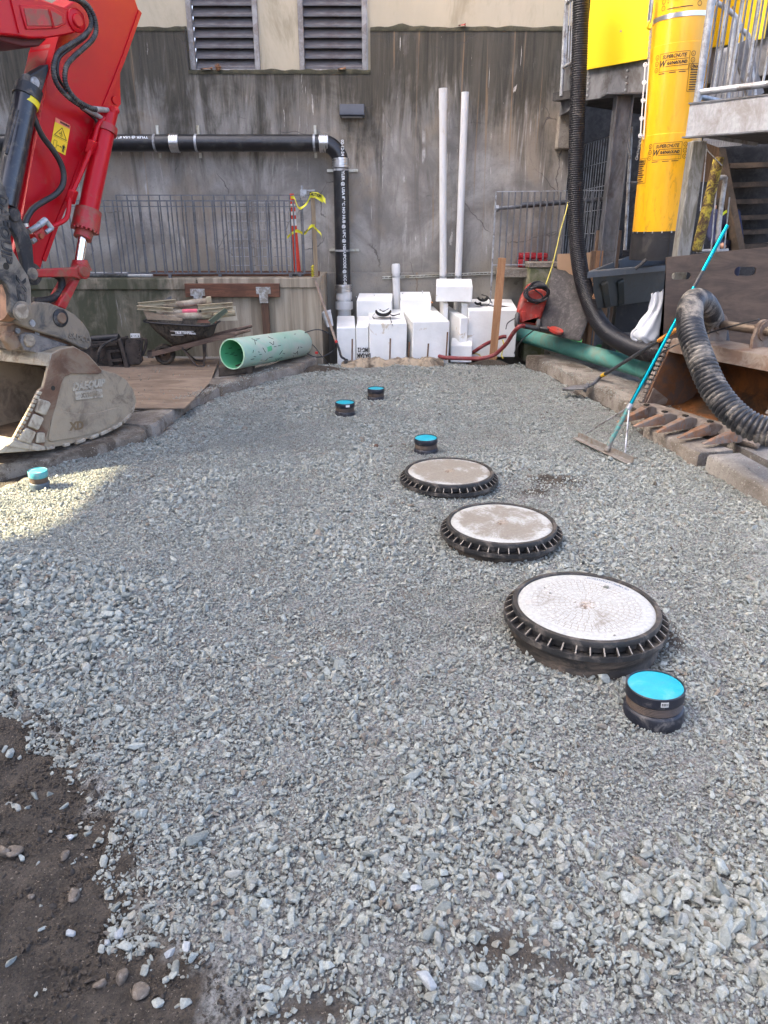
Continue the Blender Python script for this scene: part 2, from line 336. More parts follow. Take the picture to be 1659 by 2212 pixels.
def build_ground():
    xs = np.concatenate([np.linspace(-60, -5.2, 14), np.arange(-5, 5, .045), np.linspace(5.2, 60, 14)])
    ys = np.concatenate([np.linspace(-60, -.2, 14), np.arange(0, 13, .045), np.linspace(13.2, 70, 12)])
    X, Y = np.meshgrid(xs, ys); Z = hgt(X, Y)+.010*vnoise(X, Y, .06, 8)*((Y > 0) & (Y < 11))
    V = np.stack([X.ravel(), Y.ravel(), Z.ravel()], 1); nx = len(xs); ny = len(ys)
    I, J = np.meshgrid(np.arange(nx-1), np.arange(ny-1)); a = (J*nx+I).ravel(); F = np.stack([a, a+1, a+nx+1, a+nx], 1)
    me = bpy.data.meshes.new('ground'); me.from_pydata(V.tolist(), [], F.tolist()); me.polygons.foreach_set('use_smooth', [True]*len(F))
    fl = inside(GRAVEL, V[:, 0]+.05*vnoise(V[:, 0], V[:, 1], .12, 4), V[:, 1]+.05*vnoise(V[:, 0], V[:, 1], .12, 6)).astype(float)
    fl *= 1-np.clip(bald(V[:, 0], V[:, 1])*1.6, 0, 1)
    at = me.attributes.new('grit', 'FLOAT', 'POINT'); at.data.foreach_set('value', fl)
    s = NT('earth_and_grit'); v = s.co(); at_ = s.n('ShaderNodeAttribute'); at_.attribute_name = 'grit'
    soil = s.mix(s.ramp(s.noise(v, 9, 10, .78, .3), .35, .66), (.030, .024, .017), (.092, .074, .055))
    soil = s.mix(s.ramp(s.noise(v, 1.2, 5, .6, .4), .45, .62), soil, (.068, .056, .043))
    soil = s.mix(s.ramp(s.noise(v, 130, 3, .6), .63, .69), soil, (.26, .22, .17)); soil = s.mix(s.ramp(s.noise(v, 210, 2, .6), .60, .66), soil, (.016, .012, .010))
    grit = s.mix(s.ramp(s.noise(v, 70, 6, .75), .36, .62), (.07, .068, .06), (.30, .30, .28)); grit = s.mix(s.math('MULTIPLY', s.ramp(s.noise(v, 2.2, 6, .65), .56, .66), .55), grit, (.17, .14, .11))  # grit coloured dark so the gaps between stones look shaded
    s.color(s.mix(at_.outputs['Fac'], soil, grit)); s.rough(.93)
    s.bump(s.math('ADD', s.noise(v, 55, 9, .78), s.math('MULTIPLY', s.vor(v, 95), .7)), .9, .014)
    link('ground', me, s.m)['kind'] = 'structure'
build_ground()

# ---- crushed stone: instanced angular stones on scattered points
rockcol = bpy.data.collections.new('stone_shapes')
def rock_mesh(seed, flat=.62, pts=15):
    rr = random.Random(seed); bm = bmesh.new()
    ax = (rr.uniform(.85, 1.2), rr.uniform(.6, .95), flat*rr.uniform(.7, 1.2))
    for _ in range(pts):
        v = Vector([rr.gauss(0, 1) for _ in range(3)]).normalized(); m = max(abs(k) for k in v); v = v.lerp(v/m, .45)*rr.uniform(.82, 1)
        bm.verts.new([v[i]*ax[i]*.5 for i in range(3)])
    r = bmesh.ops.convex_hull(bm, input=bm.verts); bmesh.ops.delete(bm, geom=list({g for g in r['geom_interior']+r['geom_unused'] if isinstance(g, bmesh.types.BMVert)}), context='VERTS')
    bmesh.ops.bevel(bm, geom=list(bm.edges), offset=.028, segments=1, profile=.5, affect='EDGES')
    me = bpy.data.meshes.new('stone'); bm.to_mesh(me); bm.free()
    me.polygons.foreach_set('use_smooth', [False]*len(me.polygons)); return me
def mat_stone():
    s = NT('crushed_granite'); v = s.co(kind='Object'); oi = s.n('ShaderNodeObjectInfo'); rnd = oi.outputs['Random']
    c = s.mix(rnd, (.25, .268, .238), (.45, .474, .425))
    h = s.math('FRACT', s.math('MULTIPLY', rnd, 37.7)); c = s.mix(s.math('MULTIPLY', s.ramp(h, .60, 1.0), .6), c, (.38, .36, .30))
    k = s.math('FRACT', s.math('MULTIPLY', rnd, 91.3)); c = s.mix(s.math('MULTIPLY', s.ramp(k, .94, .97), .7), c, (.20, .15, .11))
    c = s.mix(s.ramp(s.noise(v, 5, 5, .7), .35, .7), mul2(s, c, .72), c)
    c = s.mix(s.math('MULTIPLY', s.ramp(s.noise(v, 26, 2, .6), .60, .68), .5), c, (.10, .105, .11))
    s.color(c); s.rough(.85); s.b.inputs['Specular IOR Level'].default_value = .3; s.bump(s.noise(v, 12, 5, .7), .35, .06); return s.m
def mul2(s, c, k):
    n = s.n('ShaderNodeMix'); n.data_type = 'RGBA'; n.blend_type = 'MULTIPLY'; n.inputs[0].default_value = 1
    s.L(c, n.inputs[6]); n.inputs[7].default_value = (k, k, k, 1); return n.outputs[2]
STONE = mat_stone()
for i in range(18):
    me = rock_mesh(100+i, random.Random(i).uniform(.38, .85), 14 if i % 3 else 11); me.materials.append(STONE)
    rockcol.objects.link(bpy.data.objects.new('stone_shape', me))
def scatter(name, P, rot, scl, mcol=rockcol, nproto=18, label=None):
    me = bpy.data.meshes.new(name); me.from_pydata(P.tolist(), [], [])
    a = me.attributes.new('rot', 'FLOAT_VECTOR', 'POINT'); a.data.foreach_set('vector', rot.astype(np.float32).ravel())
    a = me.attributes.new('scl', 'FLOAT_VECTOR', 'POINT'); a.data.foreach_set('vector', scl.astype(np.float32).ravel())
    a = me.attributes.new('idx', 'INT', 'POINT'); a.data.foreach_set('value', RNG.integers(0, nproto, len(P)).astype(np.int32))
    ng = bpy.data.node_groups.new(name, 'GeometryNodeTree'); ng.interface.new_socket('Geometry', in_out='INPUT', socket_type='NodeSocketGeometry'); ng.interface.new_socket('Geometry', in_out='OUTPUT', socket_type='NodeSocketGeometry')
    N = ng.nodes.new; gi = N('NodeGroupInput'); go = N('NodeGroupOutput'); ip = N('GeometryNodeInstanceOnPoints'); ci = N('GeometryNodeCollectionInfo')
    ci.inputs['Collection'].default_value = mcol; ci.inputs['Separate Children'].default_value = True; ci.inputs['Reset Children'].default_value = True
    def na(nm, ty): n = N('GeometryNodeInputNamedAttribute'); n.data_type = ty; n.inputs['Name'].default_value = nm; return [o for o in n.outputs if o.enabled][0]
    e = N('FunctionNodeEulerToRotation'); Lk = ng.links.new
    Lk(gi.outputs[0], ip.inputs['Points']); Lk(ci.outputs[0], ip.inputs['Instance']); ip.inputs['Pick Instance'].default_value = True
    Lk(na('idx', 'INT'), ip.inputs['Instance Index']); Lk(na('rot', 'FLOAT_VECTOR'), e.inputs[0]); Lk(e.outputs[0], ip.inputs['Rotation']); Lk(na('scl', 'FLOAT_VECTOR'), ip.inputs['Scale']); Lk(ip.outputs[0], go.inputs[0])
    o = link(name, me, None); md = o.modifiers.new('stones', 'NODES'); md.node_group = ng; o['kind'] = 'stuff'
    if label: o['label'] = label
    return o
def free_of_things(x, y):
    k = np.ones(x.shape, bool)
    for p, r in LIDP: k &= np.hypot(x-p.x, y-p.y) > r*.97
    for p, r in CAPP: k &= np.hypot(x-p.x, y-p.y) > r+.004
    return k
def build_gravel():
    lo = (-4.0, 1.0); hi = (3.3, BACK_Y+.15)
    def cloud(dens, y0, y1):
        n = int(dens*(hi[0]-lo[0])*(y1-y0)); x = RNG.uniform(lo[0], hi[0], n); y = RNG.uniform(y0, y1, n)
        inview = np.abs(x) < .62*(y+.55)+.15; ja = np.clip(1.7-.12*y, .9, 1.6); jx = x+ja*(.11*vnoise(x, y, .25, 4)+.06*vnoise(x, y, .07, 7)); jy = y+ja*(.11*vnoise(x, y, .25, 6)+.06*vnoise(x, y, .07, 9))
        k = inside(GRAVEL, jx, jy) & inview & free_of_things(x, y)
        k &= RNG.uniform(0, 1, n) > bald(x, y)*.93; return x[k], y[k]
    P = []; S = []; Rr = []
    def put(x, y, size, lift, tilt=.55):
        n = len(x); z = hgt(x, y)+lift; P.append(np.stack([x, y, z], 1))
        el = RNG.uniform(.85, 1.35, n); S.append(np.stack([size*el, size*RNG.uniform(.75, 1.1, n), size*RNG.uniform(.8, 1.15, n)], 1))
        Rr.append(np.stack([RNG.normal(0, tilt, n), RNG.normal(0, tilt, n), RNG.uniform(0, 6.28, n)], 1))
    x, y = cloud(4300, 1.0, hi[1]); pile = np.exp(-(((x+2.2)/1.3)**2+((y-3.2)/1.0)**2)); front = np.exp(-((y-1.3)/.8)**2)
    sz = .0183*np.exp(.42*vnoise(x, y, .6, 12)+.16*vnoise(x, y, .2, 13)-.06)*np.exp(RNG.normal(0, .33, len(x)))*(1+.55*pile+.22*front)*np.where(y > 5, 1.06, 1)
    sz = np.clip(sz, .010, .085); put(x, y, sz, sz*RNG.uniform(-.1, .42, len(x)))
    x, y = cloud(5200, 1.0, 4.6); sz = RNG.uniform(.006, .015, len(x)); put(x, y, sz, .004+RNG.uniform(0, .006, len(x)), .9)
    x, y = cloud(2300, 4.6, 7.5); sz = RNG.uniform(.009, .017, len(x)); put(x, y, sz, .004+RNG.uniform(0, .009, len(x)), .9)
    # strays thrown out on the bare earth
    n = 9000; x = RNG.uniform(-3.5, 0, n); y = RNG.uniform(1.1, 3.2, n)
    x2 = x+.34; k = ~inside(GRAVEL, x, y) & inside(GRAVEL, x2+.12*vnoise(x, y, .3, 3), y+.1) & (RNG.uniform(0, 1, n) < .07+.16*(vnoise(x, y, .14, 21) > .25)+.5*inside(GRAVEL, x+.07, y+.03)); x, y = x[k], y[k]
    sz = np.clip(.022*np.exp(RNG.normal(0, .42, len(x))), .007, .05); put(x, y, sz, sz*.22, .4)
    # spill along the curbs and slab
    for q in range(2):
        pts = [(-2.05, 7.6), (-1.2, 9.4)] if q == 0 else [(2.5, 7.2), (2.05, 9.8)]
        n = 420; t = RNG.uniform(0, 1, n); x = pts[0][0]+(pts[1][0]-pts[0][0])*t+RNG.normal(0, .06, n)+(-.14 if q == 0 else .12); y = pts[0][1]+(pts[1][1]-pts[0][1])*t
        sz = RNG.uniform(.008, .02, n); put(x, y, sz, .145+sz*.2-hgt(x, y), .4)
    P = np.concatenate(P); scatter('crushed_stone_gravel', P, np.concatenate(Rr), np.concatenate(S), label='loose grey crushed stone covering the yard')
    return len(P)
print('stones', build_gravel())
# crumbs of earth on the bare soil
def build_crumbs():
    n = 52000; x = RNG.uniform(-3.6, 0, n); y = RNG.uniform(1.1, 3.3, n); k = ~inside(GRAVEL, x-.1, y) & (np.abs(x) < .62*(y+.55)+.1); x, y = x[k], y[k]; n = len(x)
    sz = np.clip(.0068*np.exp(RNG.normal(0, .55, n)), .003, .03); c2_ = bpy.data.collections.new('crumb_shapes')
    cm = M('earth_crumb', (.058, .047, .036), .95, var=.4, vs=3, bump=.5, bs=30)
    for i in range(6):
        me = rock_mesh(300+i, .8, 12); me.materials.append(cm); c2_.objects.link(bpy.data.objects.new('crumb_shape', me))
    scatter('loose_earth_crumbs', np.stack([x, y, hgt(x, y)+sz*.15], 1), RNG.uniform(0, 6.28, (n, 3)), np.stack([sz*RNG.uniform(.9, 1.5, n), sz, sz*.8], 1), c2_, 6, 'dark crumbs of earth on bare soil')
build_crumbs()
def build_clods():
    n = 16000; x = RNG.uniform(-3.6, 0, n); y = RNG.uniform(1.1, 3.3, n); k = ~inside(GRAVEL, x-.05, y) & (np.abs(x) < .62*(y+.55)+.1) & (RNG.uniform(0, 1, n) < .25+.6*(vnoise(x, y, .25, 51) > 0)); x, y = x[k], y[k]; n = len(x); sz = np.clip(.013*np.exp(RNG.normal(0, .4, n)), .006, .035); cc = bpy.data.collections.new('clod_shapes')
    for i in range(6):
        me = rock_mesh(700+i, .7, 16); me.materials.append(MATS['earth_crumb']); cc.objects.link(bpy.data.objects.new('clod_shape', me))
    scatter('earth_clods', np.stack([x, y, hgt(x, y)-sz*.08], 1), RNG.uniform(0, 6.28, (n, 3)), np.stack([sz*1.2, sz, sz*.8], 1), cc, 6, 'clods of dark earth pressed into the bare soil')
build_clods()
def build_debris():
    n = 2600; x = RNG.uniform(-4.2, -1.0, n); y = RNG.uniform(6.3, 10.4, n); k = ~inside(GRAVEL, x+.02, y) & (RNG.uniform(0, 1, n) < .35+.5*(vnoise(x, y, .3, 41) > .1)); x, y = x[k], y[k]; n = len(x)
    x2 = RNG.uniform(2.1, 3.1, 900); y2 = RNG.uniform(5, 10.2, 900); k = ~inside(GRAVEL, x2-.03, y2); x = np.concatenate([x, x2[k]]); y = np.concatenate([y, y2[k]]); n = len(x)
    sz = np.clip(.007*np.exp(RNG.normal(0, .5, n)), .003, .022); scatter('loose_debris_on_slabs', np.stack([x, y, np.where(x < 0, .128, .156)+sz*.1], 1), RNG.uniform(0, 6.28, (n, 3)), np.stack([sz*RNG.uniform(.9, 1.6, n), sz, sz*.7], 1), bpy.data.collections['crumb_shapes'] if False else rockcol, 18, 'small stones and crumbs scattered on the slabs and boards')
build_debris()

# ================================================================== curbs and slabs
def strip(name, front, width_dir, w, z0, z1, m, bevel=.015, rough=.012, kind='structure', label=None, cat=None, seed=1):
    """raised concrete strip along a broken front line, chipped edges"""
    P = resample([Vector((*p, 0)) for p in front], .09); mb = MB(); g = []
    wd = Vector(width_dir)
    for i, p in enumerate(P):
        n1 = rough*1.5*float(vnoise(p.x*1., p.y*1., .13, seed)); n2 = rough*2.2*float(vnoise(p.x, p.y, .4, seed+1)); nz = .3*(n1+n2)
        a = p - wd*(n1+n2); g.append([a+Vector((0, 0, z0)), a+Vector((0, 0, z1-.022+nz)), a+wd*.02+Vector((0, 0, z1+nz)), a+wd*(w*.5)+Vector((0, 0, z1)), p+wd*w+Vector((0, 0, z1)), p+wd*w+Vector((0, 0, z0))])
    mb.sheet(g); n = len(g[0]); L_ = len(mb.v); mb.f.append(tuple(range(n))); mb.f.append(tuple(range(L_-1, L_-n-1, -1)))
    o = solo(name, mb, m, label, cat, kind=kind, sharp=50); return o
# left: broken concrete edging in three lengths, slab behind
cl = [(-.96, BACK_Y), G((640, 812)), G((560, 830)), G((480, 855)), G((400, 890)), G((335, 938)), G((318, 946))]
strip('concrete_curb', cl[:4], (-.82, .35, 0), .42, -.1, .12, CURB, seed=3)
strip('concrete_curb', [(cl[3][0]-.02, cl[3][1]-.03)]+cl[4:], (-.85, .3, 0), .5, -.1, .10, CURB, seed=5)
cl2 = [G((322, 950)), G((270, 968)), G((180, 992)), G((100, 1015)), (-3.7, 5.3)]
strip('concrete_curb', cl2, (-.55, .8, 0), .5, -.1, .085, DIRTYC, rough=.045, seed=9)
sb = MB().prism([(-9, 13, -.2), (-1.0, 13, -.2), (-1.1, BACK_Y+.3, -.2), (cl[3][0]-.3, cl[3][1]+.15, -.2), (cl[4][0]-.35, cl[4][1]+.1, -.2), (cl2[3][0]-.2, cl2[3][1]+.6, -.2), (-9, 6.2, -.2)], (0, 0, .285)); solo('pavement_slab', sb, SLAB, kind='structure')
# right: curb lengths and slabs
cr = [(2.0, BACK_Y), G((1180, 806)), G((1250, 845)), G((1330, 885)), G((1385, 925))]
strip('concrete_curb', cr, (.93, .2, 0), .42, -.1, .15, CURB, seed=11)
cr2 = [G((1388, 945)), G((1440, 975)), G((1500, 1004)), G((1520, 1012))]
strip('concrete_curb', cr2, (.9, .3, 0), .34, -.12, .115, CURB, rough=.02, seed=14)
cr3 = [G((1524, 1014)), G((1600, 1062)), G((1659, 1096)), (3.1, 3.2), (3.3, .6)]
strip('concrete_curb', cr3, (.95, .2, 0), .30, -.12, .125, SLAB, seed=17)
sb = MB().prism([(2.5, 13.5, -.2), (2.42, 10.3, -.2), (2.92, 7.1, -.2), (3.06, 6.0, -.2), (3.22, 4.9, -.2), (3.6, .4, -.2), (9, .4, -.2), (9, 13.5, -.2)], (0, 0, .305)); solo('pavement_slab', sb, SLAB, kind='structure')
# lean sandy edge of the pit at the back
def sandy_edge():
    s = NT('sandy_mortar'); v = s.co(); c = s.mix(s.ramp(s.noise(v, 4, 8, .7, .5), .40, .56), (.075, .058, .042), (.34, .275, .195)); s.color(c); s.rough(.95); s.bump(s.noise(v, 30, 8, .75), .7, .02)
    g = []; a, b = aZ((735, 795), .02), aZ((955, 775), .05)
    for i in range(120):
        t = i/119; p = a.lerp(b, t); p.y = 10.2+.08*mnoise.noise(Vector((t*8, 1, 3)))+.03*mnoise.noise(Vector((t*30, 1, 3))); hh = (.065+.04*mnoise.noise(Vector((t*5, 2, 0)))+.02*mnoise.noise(Vector((t*17, 5, 0)))+.012*mnoise.noise(Vector((t*50, 5, 0))))*min(1, t*6+.2, (1-t)*6+.2)
        g.append([p+Vector((0, -.12, -.08)), p+Vector((0, -.05-.02*math.sin(t*31), hh*.45)), p+Vector((0, .03, hh)), p+Vector((0, .16, hh*.95+.01*math.sin(t*40))), p+Vector((0, .22, -.5))])
    solo('pit_edge', MB().sheet(g), s.m, kind='structure', sharp=70)
sandy_edge()
def soil_heap(name, q, rx, ry, h, seed, z=0):
    p = aZ(q, z); g = []
    for i in range(12):
        row = []
        for k in range(29):
            a = 2*PI*k/28; r = i/11; rr = r*(1+.25*math.sin(a*3+seed)+.12*math.sin(a*7+seed*2)); zz = h*(1-r*r)**1.2*(1+.25*mnoise.noise(Vector((math.cos(a)*r*3, math.sin(a)*r*3, seed))))-.03*r
            row.append((p.x+rx*rr*math.cos(a), p.y+ry*rr*math.sin(a), z+zz))
        g.append(row)
    o = solo(name, MB().sheet(g), bpy.data.materials['earth_and_grit'], sharp=80); o['kind'] = 'structure'
soil_heap('earth_heap', (690, 800), .42, .2, .07, 1); soil_heap('earth_heap', (1060, 786), .35, .16, .07, 4); soil_heap('earth_heap', (1095, 600), .5, .3, .45, 7, -.1)

# ================================================================== the concrete building at the back
ledge = aY((900, 62), WALL_Y).z; notch = aY((600, 155), WALL_Y).z
nx0 = aY((404, 120), WALL_Y).x; nx1 = aY((800, 120), WALL_Y).x; XR = aY((1222, 420), WALL_Y).x
bld = thing('concrete_building', 'tall stained grey concrete building wall closing the back of the yard', 'building', (0, WALL_Y, ledge))
lw = MB(); XL = -13; PL = aY((900, 588), WALL_Y).z
lw.lohi((XL, WALL_Y, PL), (nx0, WALL_Y+.5, ledge)); lw.lohi((nx1, WALL_Y, PL), (XR, WALL_Y+.5, ledge)); lw.lohi((nx0, WALL_Y, PL), (nx1, WALL_Y+.5, notch))
ow = part(bld, 'lower_wall', lw, STAINED)
pw = MB(); pw.lohi((XL, WALL_Y-.045, -1), (XR, WALL_Y+.5, PL-.001)); part(bld, 'plinth', pw, STAINED, .012)
up = MB(); v0 = [aY((413, 100), WALL_Y+.12).x, aY((556, 100), WALL_Y+.12).x, aY((650, 100), WALL_Y+.12).x, aY((789, 100), WALL_Y+.12).x]
TOP = 15; vb = notch+.01; UY = WALL_Y+.12
up.lohi((XL, UY, vb), (v0[0]-.03, UY+.3, TOP)); up.lohi((v0[1]+.03, UY, vb), (v0[2]-.03, UY+.3, TOP)); up.lohi((v0[3]+.03, UY, vb), (XR, UY+.3, TOP)); up.lohi((v0[0]-.03, UY, 7), (v0[1]+.03, UY+.3, TOP)); up.lohi((v0[2]-.03, UY, 7), (v0[3]+.03, UY+.3, TOP))
part(bld, 'upper_wall', up, CREAM)
mossm = M('dark_moss', (.032, .030, .016), .95, var=.4, dirt=(.07, .06, .035), bump=.6, bs=60)
mo = MB()
for a, b, z in ((-9, nx0, ledge), (nx1, XR, ledge), (nx0, nx1, notch)):
    g = []; n = int((b-a)/.05)
    for i in range(n+1):
        x = a+(b-a)*i/n; h = .035+.02*mnoise.noise(Vector((x*6, z, 1)))+.05*max(0, mnoise.noise(Vector((x*2, z, 4)))); g.append([(x, WALL_Y-.008, z-.03), (x, WALL_Y-.006, z+h*.4), (x, WALL_Y+.05, z+h), (x, WALL_Y+.13, z+h*1.3)])
    mo.sheet(g)
part(bld, 'moss_fringe', mo, mossm, sharp=80)['kind'] = 'stuff'
LOUV = M('grey_louvre', (.145, .138, .14), .55, .1, var=.12, vs=8, dirt=(.09, .075, .075), amt=.45, ds=3, stretch=(.6, 3, 3), bump=.1)
FRAMEW = M('chalky_grey_paint', (.34, .325, .31), .8, var=.15, dirt=(.22, .19, .17), amt=.5, ds=6, bump=.3)
for a, b in ((v0[0], v0[1]), (v0[2], v0[3])):
    lv = bpy.data.objects.new('louvre_vent', None); col.objects.link(lv); lv.parent = bld; lv.location = ((a+b)/2, .12, 0)
    fr = MB(); fr.lohi((a-.028, UY-.03, vb), (a+.045, UY+.06, 6.9)); fr.lohi((b-.045, UY-.03, vb), (b+.028, UY+.06, 6.9)); fr.lohi((a+.045, UY-.025, vb), (b-.045, UY+.05, vb+.04)); part(lv, 'frame', fr, FRAMEW, .006)
    bk = MB(); bk.lohi((a+.02, UY+.2, vb), (b-.02, UY+.22, 6.9)); part(lv, 'back_panel', bk, DARK_IN)
    sm = MB(); w = b-a-.09; sm.prism([(-w/2, -.055, -.052), (-w/2, -.050, -.060), (-w/2, .045, .060), (-w/2, .04, .068)], (w, 0, 0)); sm.lohi((-w/2, -.055, -.075), (w/2, -.051, -.054)); me = sm.mesh('slat'); me.materials.append(LOUV)
    z = vb+.12
    while z < 6.8: inst(lv, 'slat', me, (0, .06, z-ledge)); z += .1265
# wall beyond the corner, deep under the walkway
side = thing('passage_wall', 'concrete wall coloured dark for the shade beneath the raised walkway', 'wall', (5, 14.5, 0))
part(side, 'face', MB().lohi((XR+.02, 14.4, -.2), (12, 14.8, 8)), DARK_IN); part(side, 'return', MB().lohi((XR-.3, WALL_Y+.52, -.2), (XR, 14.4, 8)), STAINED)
# unseen wall added at the left to block the sun; gap shapes one sunbeam
nb = thing('unseen_sun_blocker', 'unseen pale wall added left of the yard to block the sun', 'building', (-13, 4, 0)); nm = M('pale_sun_blocker', (.42, .40, .37), .85, var=.08, bump=.1)
SX = -12.0
def hit(p): k = (SX-p[0])/SUN_L.x; return (p[1]+SUN_L.y*k, SUN_L.z*k)
ya = hit((0, 4.58))[0]+0; yl = hit((-2.6, 3.85)); yh = hit((-2.6, 5.9)); zt = hit((-1.95, 5))[1]; zb = hit((-4.6, 5))[1]
w = MB(); w.lohi((SX-.25, -30, 0), (SX, yl[0], 16)); w.lohi((SX-.25, yh[0], 0), (SX, 24, 16)); w.lohi((SX-.25, yl[0], 0), (SX, yh[0], zb)); w.lohi((SX-.25, yl[0], zt), (SX, yh[0], 16)); part(nb, 'wall', w, nm)
# ================================================================== things on and in front of the back wall
def W(q, off=0): return aY(q, WALL_Y-off)
# wall lamp
p0, p1 = W((733, 223), .16), W((787, 252), .16); wl = thing('wall_light', 'dark grey wedge wall light fixture high on the stained wall', 'light fixture', ((p0.x+p1.x)/2, WALL_Y, p1.z))
part(wl, 'housing', MB().prism([(p0.x, WALL_Y-.001, p0.z), (p0.x, WALL_Y-.10, p0.z), (p0.x, WALL_Y-.19, p1.z+.05), (p0.x, WALL_Y-.19, p1.z+.012), (p0.x, WALL_Y-.001, p1.z)], (p1.x-p0.x, 0, 0)), M('slate_paint', (.045, .05, .062), .45, var=.1, bump=.05), .006)
part(wl, 'trim', MB().lohi((p0.x-.004, WALL_Y-.2, p1.z+.022), (p1.x+.004, WALL_Y-.186, p1.z+.034)), M('slate_trim', (.07, .075, .09), .5))
part(wl, 'lens', MB().lohi((p0.x+.03, WALL_Y-.17, p1.z-.006), (p1.x-.03, WALL_Y-.03, p1.z-.0005)), M('frosted_lens', (.3, .3, .29), .3))
# black cast iron pipe
PO = .19; PR = .112
A = W((-260, 314), PO); B = W((712, 309), PO); zc = B.z; A.z = zc
cx = W((737, 400), PO).x; D = W((751, 628), PO); bot = D.z
dp = thing('drain_pipe', 'black cast iron drain pipe with white lettering running along and down the wall', 'pipe', (cx, WALL_Y, bot))
er = .27
part(dp, 'pipe_length', MB().cyl((-11, A.y, zc), (W((376, 310), PO).x, A.y, zc), PR, 32), BLACKP); part(dp, 'pipe_length', MB().cyl((W((376, 310), PO).x+.004, A.y, zc), (cx-er, A.y, zc), PR, 32), BLACKP)
arc = [(cx-er+er*math.sin(a), A.y, zc-er+er*math.cos(a)) for a in [PI/2*i/10 for i in range(11)]]; part(dp, 'elbow', MB().tube(arc, PR*1.02, 32), BLACKP)
part(dp, 'pipe_length', MB().cyl((cx, A.y, zc-er), (cx, A.y, bot), PR, 32), BLACKP)
def coupling(c, ax, r=PR, w=.13, par=dp):
    ax = Vector(ax); prof = [(r+.004, -w/2)]; n = 4
    for i in range(n):
        a = -w/2+w*(i+.12)/n; b = -w/2+w*(i+.88)/n; prof += [(r+.005, a), (r+.013, a+.003), (r+.013, b-.003), (r+.005, b)]
    prof.append((r+.004, w/2)); o = part(par, 'band_coupling', MB().lathe(prof, c, 40, ax), STAINLESS)
    for i in range(2): q = MB().box(Vector(c)+ax*(-w/4+i*w/2)+Vector((0, -r-.02, 0)), (.03, .02, .018)).mesh('worm_screw', wloc(o)); link('worm_screw', q, STAINLESS, (0, 0, 0), o)
coupling((W((378, 309), PO).x, A.y, zc), (1, 0, 0)); coupling((W((700, 309), PO).x, A.y, zc), (1, 0, 0)); coupling((cx, A.y, W((737, 352), PO).z), (0, 0, -1)); coupling((cx, A.y, bot+.03), (0, 0, -1))
def clamp_h(q):     # strap round the horizontal pipe with a bit of strut above
    x = W(q, PO).x; zs_ = MATS.get('zinc_strut') or (M('zinc_strut', (.55, .54, .47), .5, .5, var=.15, dirt=(.35, .3, .2), amt=.3))
    part(dp, 'strut_bracket', MB().lohi((x-.018, WALL_Y-.04, zc+PR), (x+.018, WALL_Y-.002, zc+PR+.13)), zs_); part(dp, 'strut_bracket', MB().lohi((x-.018, WALL_Y-.04, zc-PR-.07), (x+.018, WALL_Y-.002, zc-PR)), zs_)
    part(dp, 'strap', MB().lathe([(PR+.002, -.016), (PR+.006, -.016), (PR+.006, .016), (PR+.002, .016)], (x, A.y, zc), 36, (1, 0, 0)), GALV)
for q in ((335, 300), (424, 300), (679, 300)): clamp_h(q)
def clamp_v(q):
    z = W(q, PO).z; x = cx; part(dp, 'strut_bracket', MB().lohi((x-PR-.1, WALL_Y-.045, z-.018), (x-PR*.5, WALL_Y-.002, z+.018)), MATS['zinc_strut']); part(dp, 'strut_bracket', MB().lohi((x+PR*.5, WALL_Y-.045, z-.018), (x+PR+.13, WALL_Y-.002, z+.018)), MATS['zinc_strut'])
    part(dp, 'strap', MB().lathe([(PR+.002, -.014), (PR+.006, -.014), (PR+.006, .014), (PR+.002, .014)], (x, A.y, z), 36, (0, 0, 1)), GALV)
clamp_v((745, 367)); clamp_v((745, 541))
def pipe_text(mb, body, size, o, ax, up, c, cax, r):
    t = MB(); write(t, body, size, o, ax, up, sx=.92, bold=.0015)
    ax = Vector(cax).normalized(); c = Vector(c)
    o = Vector(o); n0 = (o-c)-ax*(o-c).dot(ax); n0.normalize(); side = ax.cross(n0)
    for v in t.v:
        h = (v-c).dot(ax); sdist = (v-o).dot(side); a = sdist/r; q = c+ax*h+(n0*math.cos(a)+side*math.sin(a))*r; mb.v.append(q)
    k = len(mb.v)-len(t.v); mb.f += [tuple(i+k for i in f) for f in t.f]
lt = MB(); TXT = '02-12-24 06:03 TYLER @ USA 8" \u00b0C NO HUB @ UPC @ NSF-UPCODE @ ICC-ES @ 02-12-24 06:03'
nrm = Vector((.32, -1, 0)).normalized(); pipe_text(lt, TXT, .062, Vector((cx, A.y, (zc-er+bot)/2-.03))+nrm*(PR+.0025), (0, 0, -1), (1, 0, 0), (cx, A.y, 0), (0, 0, -1), PR+.0025)
nrm = Vector((0, -.85, .62)).normalized(); xr = W((376, 310), PO).x-.1
pipe_text(lt, 'TYLER @ USA 8" \u00b0C NO HUB @ UPC @ NSF-UPCODE @ ICC-ES @ 02-12-24', .062, Vector((xr-1.2, A.y, zc))+nrm*(PR+.0025), (-1, 0, 0), (0, 0, -1), (0, A.y, zc), (-1, 0, 0), PR+.0025)
part(dp, 'lettering', lt, WHITE_PRINT, sharp=180)
# white stub the drain runs into
wp = thing('white_riser', 'short thick white riser pipe under the black drain pipe', 'pipe', (cx, A.y, -.4)); b2 = W((753, 640), PO).z
part(wp, 'pipe', MB().lathe([(.105, -.45), (.105, b2-.05), (.122, b2-.045), (.122, bot-.02), (.10, bot-.02)], (cx+.01, A.y, 0), 32), PVC); part(wp, 'hub', MB().lathe([(.11, b2-.19), (.135, b2-.19), (.135, b2-.08), (.11, b2-.08)], (cx+.01, A.y, 0), 32), PVC)
